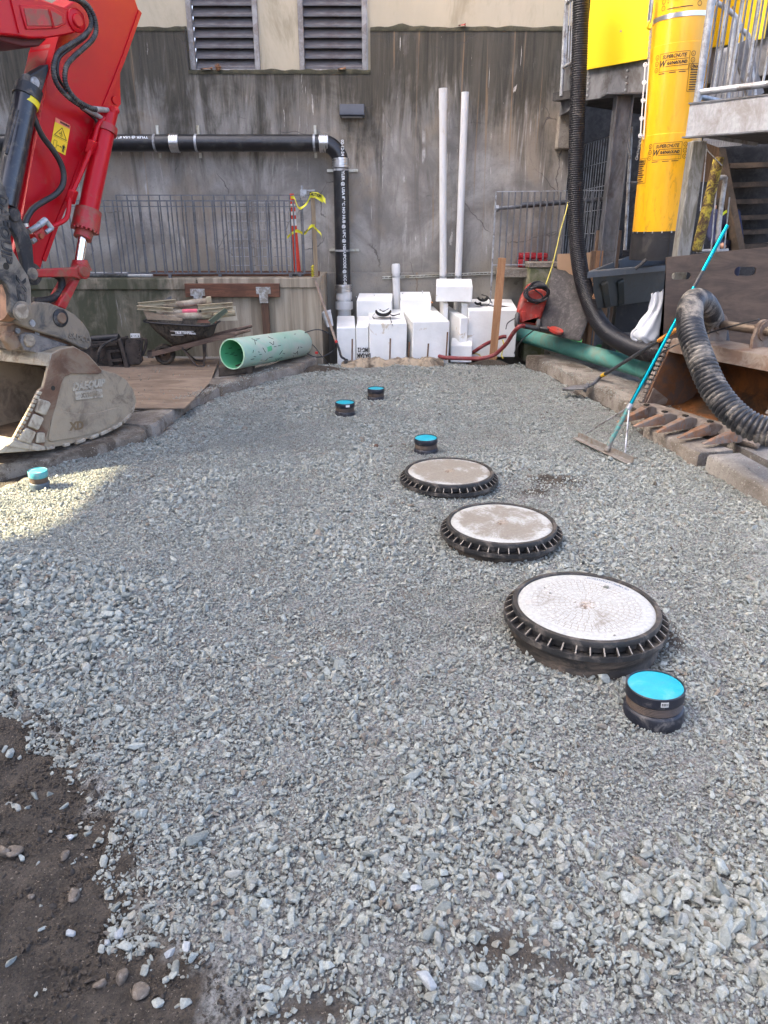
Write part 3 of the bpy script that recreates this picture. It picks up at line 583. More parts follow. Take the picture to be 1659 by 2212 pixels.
# white pipes standing against the wall
def wpipe(name, label, q0, q1, off, r, belled=False, cap=False, zb=None):
    a, b = W(q0, off), W(q1, off); d = (a-b).normalized(); b = b - d*(0 if zb is None else (b.z-zb)/d.z)
    t = thing(name, label, 'pipe', b); L_ = (a-b).length
    if cap: part(t, 'pipe', MB().cyl(b, a-d*.05, r, 28), PVC); part(t, 'cap', MB().lathe([(r, L_-.14), (r*1.13, L_-.14), (r*1.15, L_-.03), (r*.95, L_), (.001, L_+.006)], b, 28, d), PVC)
    else:
        part(t, 'pipe', MB().lathe([(r, 0), (r, L_-(.26 if belled else 0)), (r*.9, L_-(.26 if belled else 0)), (r*.9, 0)], b, 28, d), PVC)
        if belled: part(t, 'bell_end', MB().lathe([(r, L_-.28), (r*1.12, L_-.245), (r*1.12, L_), (r*1.0, L_), (r*1.0, L_-.24)], b, 28, d), PVC)
    return t
wpipe('white_pipe', 'tall white plastic pipe with a belled top end leaning on the stained wall', (957, 191), (957, 640), .13, .054, True, zb=.2)
wpipe('white_pipe', 'tall white plastic pipe with a plain cut top end leaning on the wall', (1005, 199), (988, 640), .13, .053, zb=.2)
wpipe('white_pipe', 'short white plastic pipe with a domed cap beside the foam blocks', (855, 570), (857, 655), .13, .058, cap=True, zb=-.2)
a, b = W((826, 600), .06), W((1083, 589), .06); st = thing('strut_rail', 'horizontal slotted steel strut rail bolted low on the wall behind white pipes', 'rail', a)
m = MB(); m.bar(a+Vector((0, 0, .014)), b+Vector((0, 0, .014)), .045, .008); m.bar(a-Vector((0, 0, .014)), b-Vector((0, 0, .014)), .045, .008); m.bar(a+Vector((0, .02, 0)), b+Vector((0, .02, 0)), .004, .03)
part(st, 'channel', m, MATS['zinc_strut']); k = MB(); n = 30
for i in range(n): k.box(a.lerp(b, (i+.5)/n)+Vector((0, -.018, 0)), (.012, .01, .02))
part(st, 'slot_webs', k, MATS['zinc_strut'])['kind'] = 'stuff'
for x in (957, 989, 855):
    p = W((x, 597), .13); part(st, 'pipe_strap', MB().lathe([(.058, -.01), (.062, -.01), (.062, .01), (.058, .01)], p, 28), STAINLESS)
# dry leaves and a seed ball on the sills
lf = M('dry_leaf', (.26, .12, .055), .8, var=.35, bump=.3)
def leaf(q, w, label, colr=lf, z=None, y=WALL_Y-.02, name='dry_leaf'):
    p = aY(q, y); zz = notch+.006 if z is None else z; m = MB(); g = []
    for i in range(6):
        t = i/5*2-1; hw = (1-t*t)**.7*w*.5+.003; g.append([(p.x+t*w*.7, y-hw, zz+.012+.02*abs(t)), (p.x+t*w*.7, y, zz+.03*(1-t*t)+.008), (p.x+t*w*.7, y+hw*.6, zz+.035+.02*t)])
    solo(name, m.sheet(g), colr, label, 'leaf')
leaf(c3(472, 470), .12, 'curled brown dry leaf on the sill of the left louvre'); leaf(c3(1376, 470), .08, 'small crumpled dry leaf on the sill of the right louvre')
leaf((998, 62), .07, 'small red leaf on the top edge of the concrete ledge', M('red_leaf', (.30, .03, .02), .7, var=.3), ledge+.01)
pb = aY(c3(547, 456), WALL_Y-.03); m = MB(); random.seed(4)
m.lathe([(.001, -.028), (.02, -.02), (.028, 0), (.02, .02), (.001, .028)], (pb.x, pb.y, notch+.045), 10)
for i in range(60):
    d = Vector([random.gauss(0, 1) for _ in range(3)]).normalized(); c_ = Vector((pb.x, pb.y, notch+.05)); m.tube([c_+d*.02, c_+d*.05], .005, 4, False, [.006, .0015])
solo('seed_ball', m, lf, 'spiky round brown seed ball on the sill of the left louvre', 'seed pod')

# ================================================================== retaining wall and its railing
RY = 10.5; rt = aY((600, 600), RY).z; rx = aY((695, 700), RY).x
rw = thing('retaining_wall', 'low concrete retaining wall under the railing, mossy on its left half', 'wall', (-4, RY, 0))
xs_ = aY((433, 650), RY).x
part(rw, 'wall_face', MB().lohi((xs_+.008, RY+.03, -.3), (rx, WALL_Y-.05, rt-.002)), RETAIN); part(rw, 'mossy_wall_face', MB().lohi((-12, RY+.045, -.3), (xs_-.03, WALL_Y-.05, rt-.002)), RETAIN)
cop = MB(); cop.lohi((xs_-.02, RY, rt-.135), (rx+.002, RY+.3, rt)); part(rw, 'coping', cop, RETAIN, .012); cop = MB(); cop.lohi((-12, RY+.01, rt-.16), (xs_-.045, RY+.3, rt-.01)); part(rw, 'coping', cop, RETAIN, .012)
part(rw, 'joint', MB().lohi((xs_-.035, RY+.02, -.2), (xs_, RY+.06, rt-.03)), DARK_IN)
# clutter on top: tubes and boards under the railing
for i, (q0, q1, r, m_, lab) in enumerate((((0, 607), (278, 601), .035, GALV, 'long grey steel tube lying along the mossy wall top'), ((250, 598), (330, 596), .02, PVC, 'short white tube lying behind the railing on the wall top'))):
    a, b = aY(q0, RY+.12), aY(q1, RY+.12); a.z = b.z = rt+r; solo('steel_tube' if i == 0 else 'white_tube', MB().cyl(a, b, r, 14), m_, lab, 'tube')
m = MB(); a, b = aY((330, 596), RY+.35), aY((690, 588), RY+.35); a.z = b.z = rt+.035; m.bar(a, b, .14, .06); solo('timber_board', m, REDWOOD, 'long red brown board lying behind the railing on the wall top', 'board')
# railing: two wide bar panels overlapping, and a mesh panel
def railing(name, label, x0, x1, y, z0, z1, pitch, r, mat, parent=None, thick=.02, lean=0):
    t = thing(name, label, 'railing', ((x0+x1)/2, y, z0)); 
    for z in (z0+.05, z1-.012, z1-.085): part(t, 'rail', MB().bar((x0, y, z), (x1, y, z), .03, .012), mat)
    me = MB().cyl((0, 0, .05), (0, 0, z1-z0-.01), r, 8).mesh('baluster'); me.materials.append(mat); n = int((x1-x0)/pitch)
    for i in range(n+1): inst(t, 'baluster', me, (x0-(x0+x1)/2+(x1-x0)*i/n, -.014, 0))
    for i in range(3): part(t, 'foot', MB().box((x0+.2+(x1-x0-.4)*i/2, y, z0+.02), (.04, .05, .06)), mat)
    return t
Yr = RY+.06; z1a = aY((265, 443), Yr).z; z1b = aY((265, 430), Yr+.12).z
railing('bar_railing', 'front run of grey steel bar railing on the mossy wall, passing behind the red arm', aY((60, 500), Yr).x, aY(c4(1330, 500), Yr).x, Yr, rt, aY(c4(900, 140), Yr).z, .118, .0105, RAILM)
railing('bar_railing', 'rear run of grey steel bar railing set back behind the front run', aY(c4(250, 400), Yr+.14).x, aY(c4(1380, 400), Yr+.14).x, Yr+.14, rt, aY(c4(900, 108), Yr+.14).z, .142, .009, RAILM)
mp0, mp1 = aY(c4(870, 150), Yr+.25), aY(c4(1250, 560), Yr+.25); t = thing('mesh_fence_panel', 'square grid steel mesh panel leaning behind the railing by the orange post', 'mesh panel', (mp0.x, Yr+.25, rt))
L_ = mp1.x-mp0.x; H_ = mp0.z-rt-.02; mv = MB().cyl((0, 0, 0), (0, 0, H_), .0045, 6).mesh('wire'); mv.materials.append(GALV); mh = MB().cyl((0, 0, 0), (L_, 0, 0), .0045, 6).mesh('wire'); mh.materials.append(GALV)
for i in range(14): inst(t, 'wire', mv, (L_*i/13, 0, .02))
for i in range(9): inst(t, 'wire', mh, (0, -.008, .03+(H_-.03)*i/8))
# delineator post
ORANGE = M('orange_red_plastic', (.62, .045, .018), .45, var=.12, dirt=(.3, .06, .03), amt=.2); WREF = M('white_reflective', (.75, .74, .70), .5, var=.05)
p = aY(c4(1288, 540), Yr+.3); top = aY(c4(1255, 105), Yr+.3); t = thing('delineator_post', 'orange red delineator post with white bands behind the railing', 'traffic post', (p.x, p.y, rt)); Hh = top.z-rt; dx = top.x-p.x
def seg(a, b, r0, r1, m_, nm): part(t, nm, MB().tube([(p.x+dx*a, p.y, rt+Hh*a), (p.x+dx*b, p.y, rt+Hh*b)], r0, 20, True, [r0, r1]), m_)
seg(0, .03, .13, .12, RUBBER, 'base'); cuts = [.03, .62, .70, .745, .79, .84, .88, .93, 1.0]
for i in range(8): seg(cuts[i], cuts[i+1], .05-.02*cuts[i], .05-.02*cuts[i+1], WREF if i in (1, 3, 5) else ORANGE, 'post_section' if i not in (1, 3, 5) else 'white_band')
# wooden stake with caution tape
p = aY(c4(1398, 535), RY+.12); q = aY(c4(1378, 100), RY+.12); wst = thing('wooden_stake', 'grey wooden stake with yellow tape tied round it at the railing end', 'stake', (p.x, p.y, rt)); part(wst, 'stake', MB().bar((p.x, p.y, rt-.002), (q.x, p.y, q.z+.01), .055, .04), wood('stake_grey', (.33, .25, .16), (.20, .145, .09), 1, .2, WZ))
TAPE = M('yellow_tape', (.72, .66, .03), .45, var=.08)
def ribbon(pts, w, up=(0, 0, 1), tw=0.6):
    P = spline(pts, 6); g = []
    for i, a in enumerate(P):
        u = Vector(up); an = tw*math.sin(i*.5); g.append([a-u*w/2*math.cos(an)+Vector((0, .01*math.sin(an), 0)), a+u*w/2*math.cos(an)-Vector((0, w*.4*math.sin(an), 0))])
    return MB().sheet(g)
T4 = lambda x, y, o=.03: aY(c4(x, y), RY+o)
tp = thing('caution_tape', 'torn yellow caution tape with black letters wound on the grey stake', 'tape', T4(1378, 110))
part(tp, 'strip', ribbon([T4(1362, 113), T4(1380, 112), T4(1405, 114), T4(1435, 128), T4(1455, 150)], .075), TAPE, sharp=180)
part(tp, 'strip', ribbon([T4(1365, 118), T4(1345, 160), T4(1310, 190), T4(1290, 180), T4(1270, 130), T4(1250, 128)], .035), TAPE, sharp=180)
part(tp, 'strip', ribbon([T4(1440, 150), T4(1425, 140), T4(1395, 122)], .045), TAPE, sharp=180)
k = MB(); write(k, 'CAUTION', .052, T4(1395, 112, .005), (1, 0, -.2), (.1, 0, 1), bold=.003, sx=.7); part(tp, 'lettering', k, BLACK_PRINT, sharp=180)
tp = thing('caution_tape', 'yellow caution tape strung from the orange post to the grey stake', 'tape', T4(1300, 345))
part(tp, 'strip', ribbon([T4(1228, 365, .25), T4(1250, 345, .22), T4(1285, 325, .2), T4(1330, 340, .1), T4(1365, 300, .02), T4(1390, 295, .02)], .04), TAPE, sharp=180); part(tp, 'strip', ribbon([T4(1385, 300), T4(1410, 325), T4(1430, 350), T4(1436, 410)], .03), TAPE, sharp=180)
k = MB(); write(k, 'CAUTION', .03, T4(1345, 325, .04), (1, 0, .5), (-.4, 0, 1), bold=.002); part(tp, 'lettering', k, BLACK_PRINT, sharp=180)
m = MB(); pts = [T4(1378+8*math.sin(i*2.2), 530+i*4, -.01+.04*math.cos(i*2.2)) for i in range(18)]; solo('yellow_rope', m.tube(spline(pts, 4), .008, 6), M('yellow_black_rope', (.45, .38, .03), .8, var=.7, vs=30), 'knotted yellow and black rope at the foot of the grey stake', 'rope')
g_ = aY(c4(1325, 105), RY+.05); gt = thing('gate_latch', 'small grey metal latch box clipped on the railing top corner', 'latch', g_); part(gt, 'box', MB().box(g_, (.085, .05, .10)), GALV, .004); part(gt, 'bolt', MB().cyl(g_+Vector((-.02, 0, .05)), g_+Vector((-.02, 0, .1)), .012, 8), GALV); part(gt, 'arm', MB().bar(g_+Vector((0, 0, .04)), g_+Vector((.15, 0, .045)), .012, .012), GALV)
# heap of grey stone behind the post
# timber waler on the face, brackets, post
a, b = aY((441, 628), RY), aY((603, 622), RY); wz = (aY((520, 612), RY).z, aY((520, 641), RY).z)
tb = thing('timber_beam', 'horizontal red brown timber beam bolted to the retaining wall face', 'beam', (a.x, RY, wz[1])); part(tb, 'beam', MB().lohi((aY((401, 640), RY-.05).x, RY-.065, wz[1]), (aY((604, 625), RY-.05).x, RY-.002, wz[0])), REDWOOD, .006)
BRK = M('spattered_zinc', (.46, .46, .44), .6, .3, var=.25, vs=30, dirt=(.25, .22, .18), amt=.5, ds=12)
for q in ((427, 636), (569, 632)):
    p = aY(q, RY-.07); m = MB(); m.lohi((p.x-.10, RY-.072, p.z-.02), (p.x+.10, RY-.067, p.z+.075)); m.lohi((p.x-.06, RY-.072, p.z-.14), (p.x+.06, RY-.067, p.z-.02)); part(tb, 'bracket', m, BRK)
    for dx_ in (-.07, 0, .07): part(tb, 'bolt', MB().cyl((p.x+dx_, RY-.073, p.z+.04), (p.x+dx_, RY-.084, p.z+.04), .009, 6), BRK)
p = aY((572, 650), RY-.03); q = aY((577, 728), RY-.03); solo('timber_post', MB().bar((p.x, RY-.025, wz[1]-.003), (q.x, RY-.025, .1), .10, .045), REDWOOD_Z, 'upright dark timber post below the right bracket of the beam', 'post', bevel=.004)

# ================================================================== shovel leaning at the wall end
def P4(x, y, Y): return aY(c4(x, y), Y)
a = P4(1395, 620, 10.42); b = P4(1515, 975, 10.28); c_ = P4(1570, 1085, 10.2)
sh = thing('digging_bar', 'wooden handled tool with a red collar and black end leaning at the wall corner', 'hand tool', c_)
part(sh, 'handle', MB().tube([a, b], .019, 12), GREYWOOD); part(sh, 'collar', MB().tube([b, b.lerp(c_, .12)], .022, 12), M('red_tape', (.45, .02, .015), .5)); part(sh, 'socket', MB().tube(spline([b.lerp(c_, .12), b.lerp(c_, .5)+Vector((-.01, 0, -.02)), P4(1548, 1070, 10.2), c_], 6), .017, 10, True), BLACKPLASTIC)
part(sh, 'blade', MB().prism([P4(1565, 1080, 10.19), P4(1588, 1085, 10.19), P4(1586, 1125, 10.19), P4(1568, 1135, 10.19)], (0, .012, 0)), RUBBER, .003)
b = P4(1470, 850, 10.62); solo('paint_tub', MB().lathe([(.05, -.1), (.075, .1), (.08, .1), (.08, .12), (.07, .12), (.066, .1), (.001, .1)], b, 20, (-.3, 0, 1)), M('white_tub_plastic', (.6, .6, .6), .5), 'small white plastic tub wedged behind the wooden handle', 'tub', sharp=60)

# ================================================================== wheelbarrow
SZ = .122
def WB(x, y, Y=9.75): return aY(c4(x, y), Y)
wb = thing('wheelbarrow', 'black plastic tray wheelbarrow with wooden handles, loaded with metal scrap', 'wheelbarrow', (WB(500, 1130).x, 9.75, SZ))
wc = aY(c4(503, 1055), 9.72); wr = wc.z-SZ
tm = M('worn_tyre', (.035, .028, .022), .85, var=.3, dirt=(.11, .085, .06), amt=.5, ds=8, bump=.4)
def wheel(t, c_, r, w, ax=(0, 1, 0)):
    ax = Vector(ax); tyre = part(t, 'tyre', MB().lathe([(r*.58, -w*.32), (r*.66, -w*.48), (r*.86, -w*.5), (r*.97, -w*.3), (r, -w*.1), (r, w*.1), (r*.97, w*.3), (r*.86, w*.5), (r*.66, w*.48), (r*.58, w*.32)], c_, 40, ax), tm)
    part(t, 'rim', MB().lathe([(r*.59, -w*.33), (r*.59, -w*.25), (r*.5, -w*.12), (r*.2, -w*.1), (r*.16, -w*.45), (.001, -w*.45)], c_, 32, ax), M('rusty_rim', (.12, .075, .045), .7, .3, var=.4)); part(t, 'rim', MB().lathe([(r*.59, w*.33), (r*.5, w*.12), (r*.2, w*.1), (.001, w*.4)], c_, 32, ax), MATS['rusty_rim'])
wheel(wb, wc, wr, .10)
h0, h1 = aY(c4(405, 1062), 9.62), aY(c4(1012, 912), 9.5); h0b, h1b = aY(c4(405, 1052), 9.9), aY(c4(1020, 888), 10.05)
for a, b in ((h0, h1), (h0b, h1b)):
    m = MB(); d = b-a; e = a+d*.86; m.bar(a, e, .042, .062); m.tube([e-d*.01, b], .02, 10, True, [.028, .019]); part(wb, 'handle', m, HANDLEW, .006)
    part(wb, 'axle_bracket', MB().box(a+d*.02, (.06, .055, .075)), M('old_iron', (.06, .05, .045), .7, .4, var=.4, dirt=(.16, .12, .09), amt=.4)); 
part(wb, 'axle', MB().cyl((wc.x, 9.6, wc.z), (wc.x, 9.92, wc.z), .012, 10), MATS['old_iron'])
tray = MB(); rows = []
ca = [aY(c4(*k), 9.72) for k in ((402, 850), (808, 872), (790, 950), (548, 992))]    # rim left, rim right, foot right, foot left
def loop(xl, xr, zl, zr, hw, n=36):
    o = []
    for i in range(n):
        a = 2*PI*i/n; cx_, sx_ = math.cos(a), math.sin(a); k = 2/5.; u = abs(cx_)**k*(1 if cx_ > 0 else -1); w_ = abs(sx_)**k*(1 if sx_ > 0 else -1); x = (xl+xr)/2+(xr-xl)/2*u; o.append((x, 9.74+hw*w_*(.8+.2*(u+1)/2), zl+(zr-zl)*(u+1)/2))
    return o+[o[0]]
rows = [loop(ca[0].x, ca[1].x, ca[0].z, ca[1].z, .36), loop(ca[0].x+.03, ca[1].x-.015, ca[0].z+.005, ca[1].z+.005, .345), loop(ca[0].x+.045, ca[1].x-.03, ca[0].z-.04, ca[1].z-.04, .33), loop(ca[0].x*.6+ca[3].x*.4, ca[1].x-.05, (ca[0].z+ca[3].z)/2+.02, (ca[1].z+ca[2].z)/2, .29), loop(ca[3].x, ca[2].x-.02, ca[3].z+.01, ca[2].z+.01, .23), loop(ca[3].x+.05, ca[2].x-.06, ca[3].z-.005, ca[2].z-.0, .18)]
tray.sheet(rows); k = len(tray.v); tray.f.append(tuple(range(k-37, k-1)))
part(wb, 'tray', tray, M('spattered_black_tray', (.010, .009, .009), .5, var=.3, dirt=(.10, .085, .065), amt=.52, ds=16, stretch=(1.6, 1.6, .7), bump=.3), sharp=60)
lip = MB().tube([Vector(q) for q in loop(ca[0].x-.01, ca[1].x+.01, ca[0].z, ca[1].z, .37)], .012, 8, False); part(wb, 'tray_rim', lip, BLACKPLASTIC)
k = MB(); yy = 9.74-.305; o = aY(c4(612, 930), 9.405); write(k, 'TRUE TEMPER', .042, o, (1, 0, -.02), (0, -.25, 1), bold=.003, sx=.82, shear=.15); k.bar(o+Vector((-.16, -.004, .024)), o+Vector((.135, -.004, .02)), .003, .004); k.bar(o+Vector((-.16, -.004, -.024)), o+Vector((.0, -.004, -.028)), .003, .004); o2 = aY(c4(670, 934), 9.40); write(k, 'U-S-A', .032, o2, (1, 0, -.03), (0, -.25, 1), bold=.003, sx=.8); part(wb, 'lettering', k, M('barrow_print', (.7, .7, .68), .7), sharp=180)
for y_ in (9.56, 9.93):
    s_ = y_-9.56; a, b, c_, d = aY(c4(605, 1018), y_), aY(c4(690, 1130), y_), aY(c4(735, 1130), y_), aY(c4(745, 990), y_); b.z = c_.z = SZ+.012; part(wb, 'leg', MB().tube(spline([a, a.lerp(b, .9), b.lerp(c_, .3), c_, c_.lerp(d, .2), d], 5), .012, 8), MATS['old_iron'])
part(wb, 'cross_brace', MB().bar((WB(650, 1070).x, 9.56, SZ+.2), (WB(650, 1070).x, 9.93, SZ+.2), .03, .005), MATS['old_iron'])
# scrap in the barrow
TANM = M('tan_painted_rail', (.50, .43, .285), .55, .1, var=.15, vs=5, dirt=(.27, .20, .13), amt=.45, ds=5, stretch=(1, 4, 4)); TUBEM = M('mortar_stained_tube', (.42, .36, .27), .7, var=.2, dirt=(.22, .17, .12), amt=.55, ds=6)
def B3(x, y, Y=9.75): return aY(e3(x, y), Y)
def channel(name, label, a, b, h, w, mt=TANM, th=.006):
    m = MB(); d = (b-a).normalized(); up = Vector((0, 0, 1)); up = (up-d*up.dot(d)).normalized(); m.bar(a, b, th, h, up); m.bar(a+up*(h/2-th/2)+Vector((0, -w/2, 0)), b+up*(h/2-th/2)+Vector((0, -w/2, 0)), w, th, up); m.bar(a-up*(h/2-th/2)+Vector((0, -w/2, 0)), b-up*(h/2-th/2)+Vector((0, -w/2, 0)), w, th, up); solo(name, m, mt, label, 'metal scrap')
channel('metal_channel', 'tan metal channel on top of the barrow load, pointing left and up', aY(c4(348, 762), 9.6), aY(c4(570, 742), 9.7), .055, .05)
channel('metal_channel', 'long tan metal channel low at the left end of the barrow load', aY(c4(342, 778), 9.5), aY(c4(552, 792), 9.55), .05, .05)
channel('metal_channel', 'tan metal channel in the middle right of the barrow load beside the pink tube', aY(c4(700, 778), 9.6), aY(c4(908, 762), 9.7), .065, .05)
channel('metal_channel', 'tan metal channel at the lower right end of the barrow load', aY(c4(720, 800), 9.55), aY(c4(905, 782), 9.6), .045, .05)
channel('metal_channel', 'dark green metal channel propped diagonally on the barrow rim', aY(c4(770, 868), 9.42), aY(c4(868, 792), 9.5), .06, .05, M('green_grey_paint', (.13, .15, .095), .6, var=.15, dirt=(.25, .22, .15), amt=.3))
def tube_(label, a, b, r, mt=TUBEM, cap=None):
    t = thing('metal_tube', label, 'metal scrap', b); part(t, 'tube', MB().cyl(a, b, r, 20), mt)
    if cap: part(t, 'band', MB().cyl(a.lerp(b, cap[0]), a.lerp(b, cap[1]), r+.002, 20), cap[2])
    return t
tube_('mortar stained grey tube lying highest on the barrow load', aY(c4(498, 772), 9.75), aY(c4(770, 740), 9.85), .042)
t = thing('metal_plate', 'small tan square end plate on the highest tube of the barrow', 'metal scrap', aY(c4(762, 770), 9.75)); part(t, 'plate', MB().prism([aY(c4(*k), 9.7) for k in ((745, 716), (772, 714), (780, 764), (752, 766))], (0, .05, 0)), TANM, .006)
tube_('grey tube with a pink painted band in the barrow', aY(c4(455, 812), 9.65), aY(c4(700, 802), 9.75), .033, TUBEM, (.62, .98, M('pink_paint', (.72, .12, .17), .6, var=.2)))
tube_('pale tan tube lying low at the front of the barrow load', aY(c4(500, 836), 9.55), aY(c4(790, 826), 9.62), .045, TUBEM, (.78, .995, TANM))
tube_('tan tube sticking out beyond the right barrow rim', aY(c4(740, 836), 9.7), aY(c4(920, 812), 9.75), .035, TANM)
tri = MB().prism([aY(c4(*k), 9.5) for k in ((375, 800), (395, 802), (606, 848), (604, 858), (398, 850))], (0, .02, 0)); solo('metal_plate', tri, M('dirty_tan_sheet', (.33, .25, .17), .75, var=.2, dirt=(.18, .13, .09), amt=.4), 'long tapered tan sheet along the front left rim of the barrow', 'metal scrap')
solo('metal_plate', MB().prism([aY(c4(*k), 9.8) for k in ((485, 742), (541, 710), (543, 740))], (0, .01, 0)), GALV_D, 'dark grey pointed sheet corner rising behind the barrow load', 'metal scrap')
solo('metal_plate', MB().prism([aY(c4(*k), 9.9) for k in ((860, 778), (920, 772), (932, 856), (800, 860))], (0, .012, 0)), M('pale_sheet', (.5, .45, .35), .6, var=.1), 'pale rectangular sheet at the right end of the barrow load', 'metal scrap')
solo('rust_bracket', MB().prism([aY(c4(*k), 9.6) for k in ((700, 853), (780, 848), (800, 872), (690, 870))], (0, .1, 0)), M('pink_rust', (.32, .15, .10), .8, var=.3), 'reddish rusty lump at the bottom of the barrow load', 'metal scrap')
# black machine attachment behind the bucket
def BK(x, y, Y=9.6): return aY((181.5+x*.0990, 708.6+y*.0990), Y)
IRON = M('oily_black_iron', (.022, .019, .017), .6, .2, var=.4, dirt=(.075, .055, .042), amt=.45, ds=7, bump=.4); IRON2 = M('oily_brown_iron', (.06, .046, .037), .65, .2, var=.3, dirt=(.02, .018, .016), amt=.35, ds=9)
at = thing('plate_compactor_attachment', 'oily black steel machine attachment lying beside the wheelbarrow wheel', 'machine attachment', BK(600, 900))
part(at, 'side_frame', MB().prism([BK(*k) for k in ((-250, 330), (740, 260), (850, 830), (380, 880), (-250, 600))], (0, .3, 0)), IRON, .01)
part(at, 'end_plate', MB().prism([BK(*k, 9.55) for k in ((900, 230), (1200, 215), (1280, 290), (1245, 560), (1280, 720), (1200, 800), (960, 810), (880, 500))], (0, .05, 0)), IRON2, .01)
part(at, 'cross_member', MB().prism([BK(*k, 9.5) for k in ((725, 250), (800, 230), (985, 900), (890, 910))], (0, .1, 0)), IRON2, .008)
for k in (((530, 510), (790, 480)), ((590, 710), (840, 690)), ((400, 890), (880, 830)), ((530, 500), (600, 800)), ((130, 405), (730, 330))): part(at, 'rib', MB().bar(BK(*k[0], 9.56), BK(*k[1], 9.56), .05, .035), IRON2)
for k in ((1200, 290), (1190, 715), (380, 680), (1205, 400), (1205, 490), (1205, 600), (940, 190), (900, 215), (820, 250), (980, 865)): part(at, 'bolt', MB().cyl(BK(*k, 9.56), BK(*k, 9.56)+Vector((0, -.035, 0)), .035 if k[0] in (1200, 1190) else .016, 10), IRON2)
part(at, 'cylinder', MB().cyl(BK(170, 240, 9.65), BK(760, 190, 9.65), .042, 16), BLACKPLASTIC); part(at, 'hydraulic_hose', MB().tube(spline([BK(720, 230, 9.5), BK(560, 290, 9.46), BK(380, 420, 9.45), BK(310, 580, 9.45), BK(300, 760, 9.5)], 6), .018, 8), RUBBER)
part(at, 'coupler', MB().tube(spline([BK(1250, 240, 9.6), BK(1350, 260, 9.62), BK(1340, 420, 9.62), BK(1270, 600, 9.6)], 5), .02, 8), IRON)
p = BK(1118, 175, 9.7); t = thing('white_tag', 'small white metal tag with two holes above the black attachment', 'tag', p); part(t, 'plate', MB().box(p, (.125, .01, .065)), WREF, .004); part(t, 'hole', MB().cyl(p+Vector((-.045, -.006, 0)), p+Vector((-.045, -.008, 0)), .008, 10), BLACK_PRINT); part(t, 'hole', MB().cyl(p+Vector((.045, -.006, 0)), p+Vector((.045, -.008, 0)), .008, 10), BLACK_PRINT)
m = MB(); write(m, 'U5', .03, p+Vector((0, -.0065, 0)), (1, 0, 0), (0, 0, 1)); part(t, 'lettering', m, BLACK_PRINT, sharp=180)
# plywood sheets
def sheet_on(q4, z, th, m_, label, name='plywood_sheet'):
    P_ = [aZ(q, z) for q in q4]; solo(name, MB().prism(P_, (0, 0, th)), m_, label, 'plywood', bevel=.004)
sheet_on(((-20, 800), (245, 775), (474, 778), (455, 828), (400, 884), (-20, 884)), SZ-.018, .018, PLY, 'large muddy plywood sheet laid on the ground behind the excavator bucket')
sheet_on(((-40, 905), (-40, 870), (250, 872), (330, 887), (290, 893)), SZ-.03, .008, M('pale_board', (.34, .31, .27), .8, var=.15, dirt=(.2, .16, .12), amt=.4), 'thin pale board poking out under the muddy plywood sheet')
# big light green pipe
e0, e1 = aZ((501, 765), .40), aZ((652, 741), .30); gr = .185; dgp = (e1-e0).normalized()
gp = thing('green_pipe', 'wide pale green plastic pipe with cut marks, open end facing left', 'pipe', (e0.x, e0.y, .1)); L_ = (e1-e0).length
part(gp, 'pipe', MB().lathe([(gr-.014, 0), (gr, 0), (gr, L_-.05), (gr-.02, L_)], e0, 56, dgp), MINT); part(gp, 'bore', MB().lathe([(gr-.0142, .001), (gr-.0142, L_-.06), (.001, L_-.06)], e0, 56, dgp), MINT_IN); part(gp, 'end_ring', MB().lathe([(gr-.016, -.003), (gr-.004, -.003), (gr-.003, .004), (gr-.015, .004)], e0, 56, dgp), M('pale_green_cut', (.42, .66, .42), .6))
fx, fy, fd = frame_of(dgp); m = MB(); random.seed(9)
for i in range(30):
    a = random.uniform(-.3, 2.4); h = random.uniform(.12, 1.0)**1.3*L_*.8+.06; n = -fy*math.sin(a)*1.0
    d0 = Vector((-.25, -.97, 0)); ang = math.atan2(0, 1)+random.uniform(-.75, 1.2); rad = (Vector((0, -1, 0))-fd*Vector((0, -1, 0)).dot(fd)).normalized(); sd = fd.cross(rad); r_ = rad*math.cos(ang)+sd*math.sin(ang)*(-1 if sd.z < 0 else 1)
    t_ = (fd*random.uniform(.5, 1)+(fd.cross(r_))*random.choice((-.8, 0, 0, .7, .2))).normalized(); c_ = e0+fd*h+r_*(gr+.0015); l_ = random.uniform(.03, .09); m.bar(c_-t_*l_/2, c_+t_*l_/2, .006, .003, r_)
part(gp, 'saw_cuts', m, BLACK_PRINT)['kind'] = 'stuff'
m = MB()
for i in range(9):
    a = random.uniform(-1.1, .3); h = random.uniform(.1, .5); rad = Vector((0, 1, 0)); rad = (rad-fd*rad.dot(fd)).normalized(); sd = fd.cross(rad); r_ = rad*math.cos(a)+sd*math.sin(a); c_ = e0+fd*h+r_*(gr-.017); m.bar(c_-fd*.035, c_+fd*.035, .005, .003, r_)
part(gp, 'inner_saw_cuts', m, BLACK_PRINT)['kind'] = 'stuff'
m = MB(); g = []; rad = Vector((0, -1, 0)); rad = (rad-fd*rad.dot(fd)).normalized(); sd = fd.cross(rad); sd = sd if sd.z > 0 else -sd
for i in range(4): g.append([e0+fd*(.50+.035*i)+(rad*math.cos(.1+.08*j+.02*i)+sd*math.sin(.1+.08*j+.02*i))*(gr+.001) for j in range(5)])
part(gp, 'bright_patch', MB().sheet(g), MINT_IN)
a = e1+Vector((-.03, -.1, .02)); solo('black_cable', MB().tube(spline([e1+Vector((-.1, -.12, .1)), e1+Vector((.25, -.1, .20)), e1+Vector((.48, -.05, .05)), e1+Vector((.42, 0, -.12)), e1+Vector((.2, -.1, -.18)), e1+Vector((-.05, -.15, -.03))], 8), .008, 6), BLACKPLASTIC, 'black cable looping from the far end of the green pipe', 'cable')
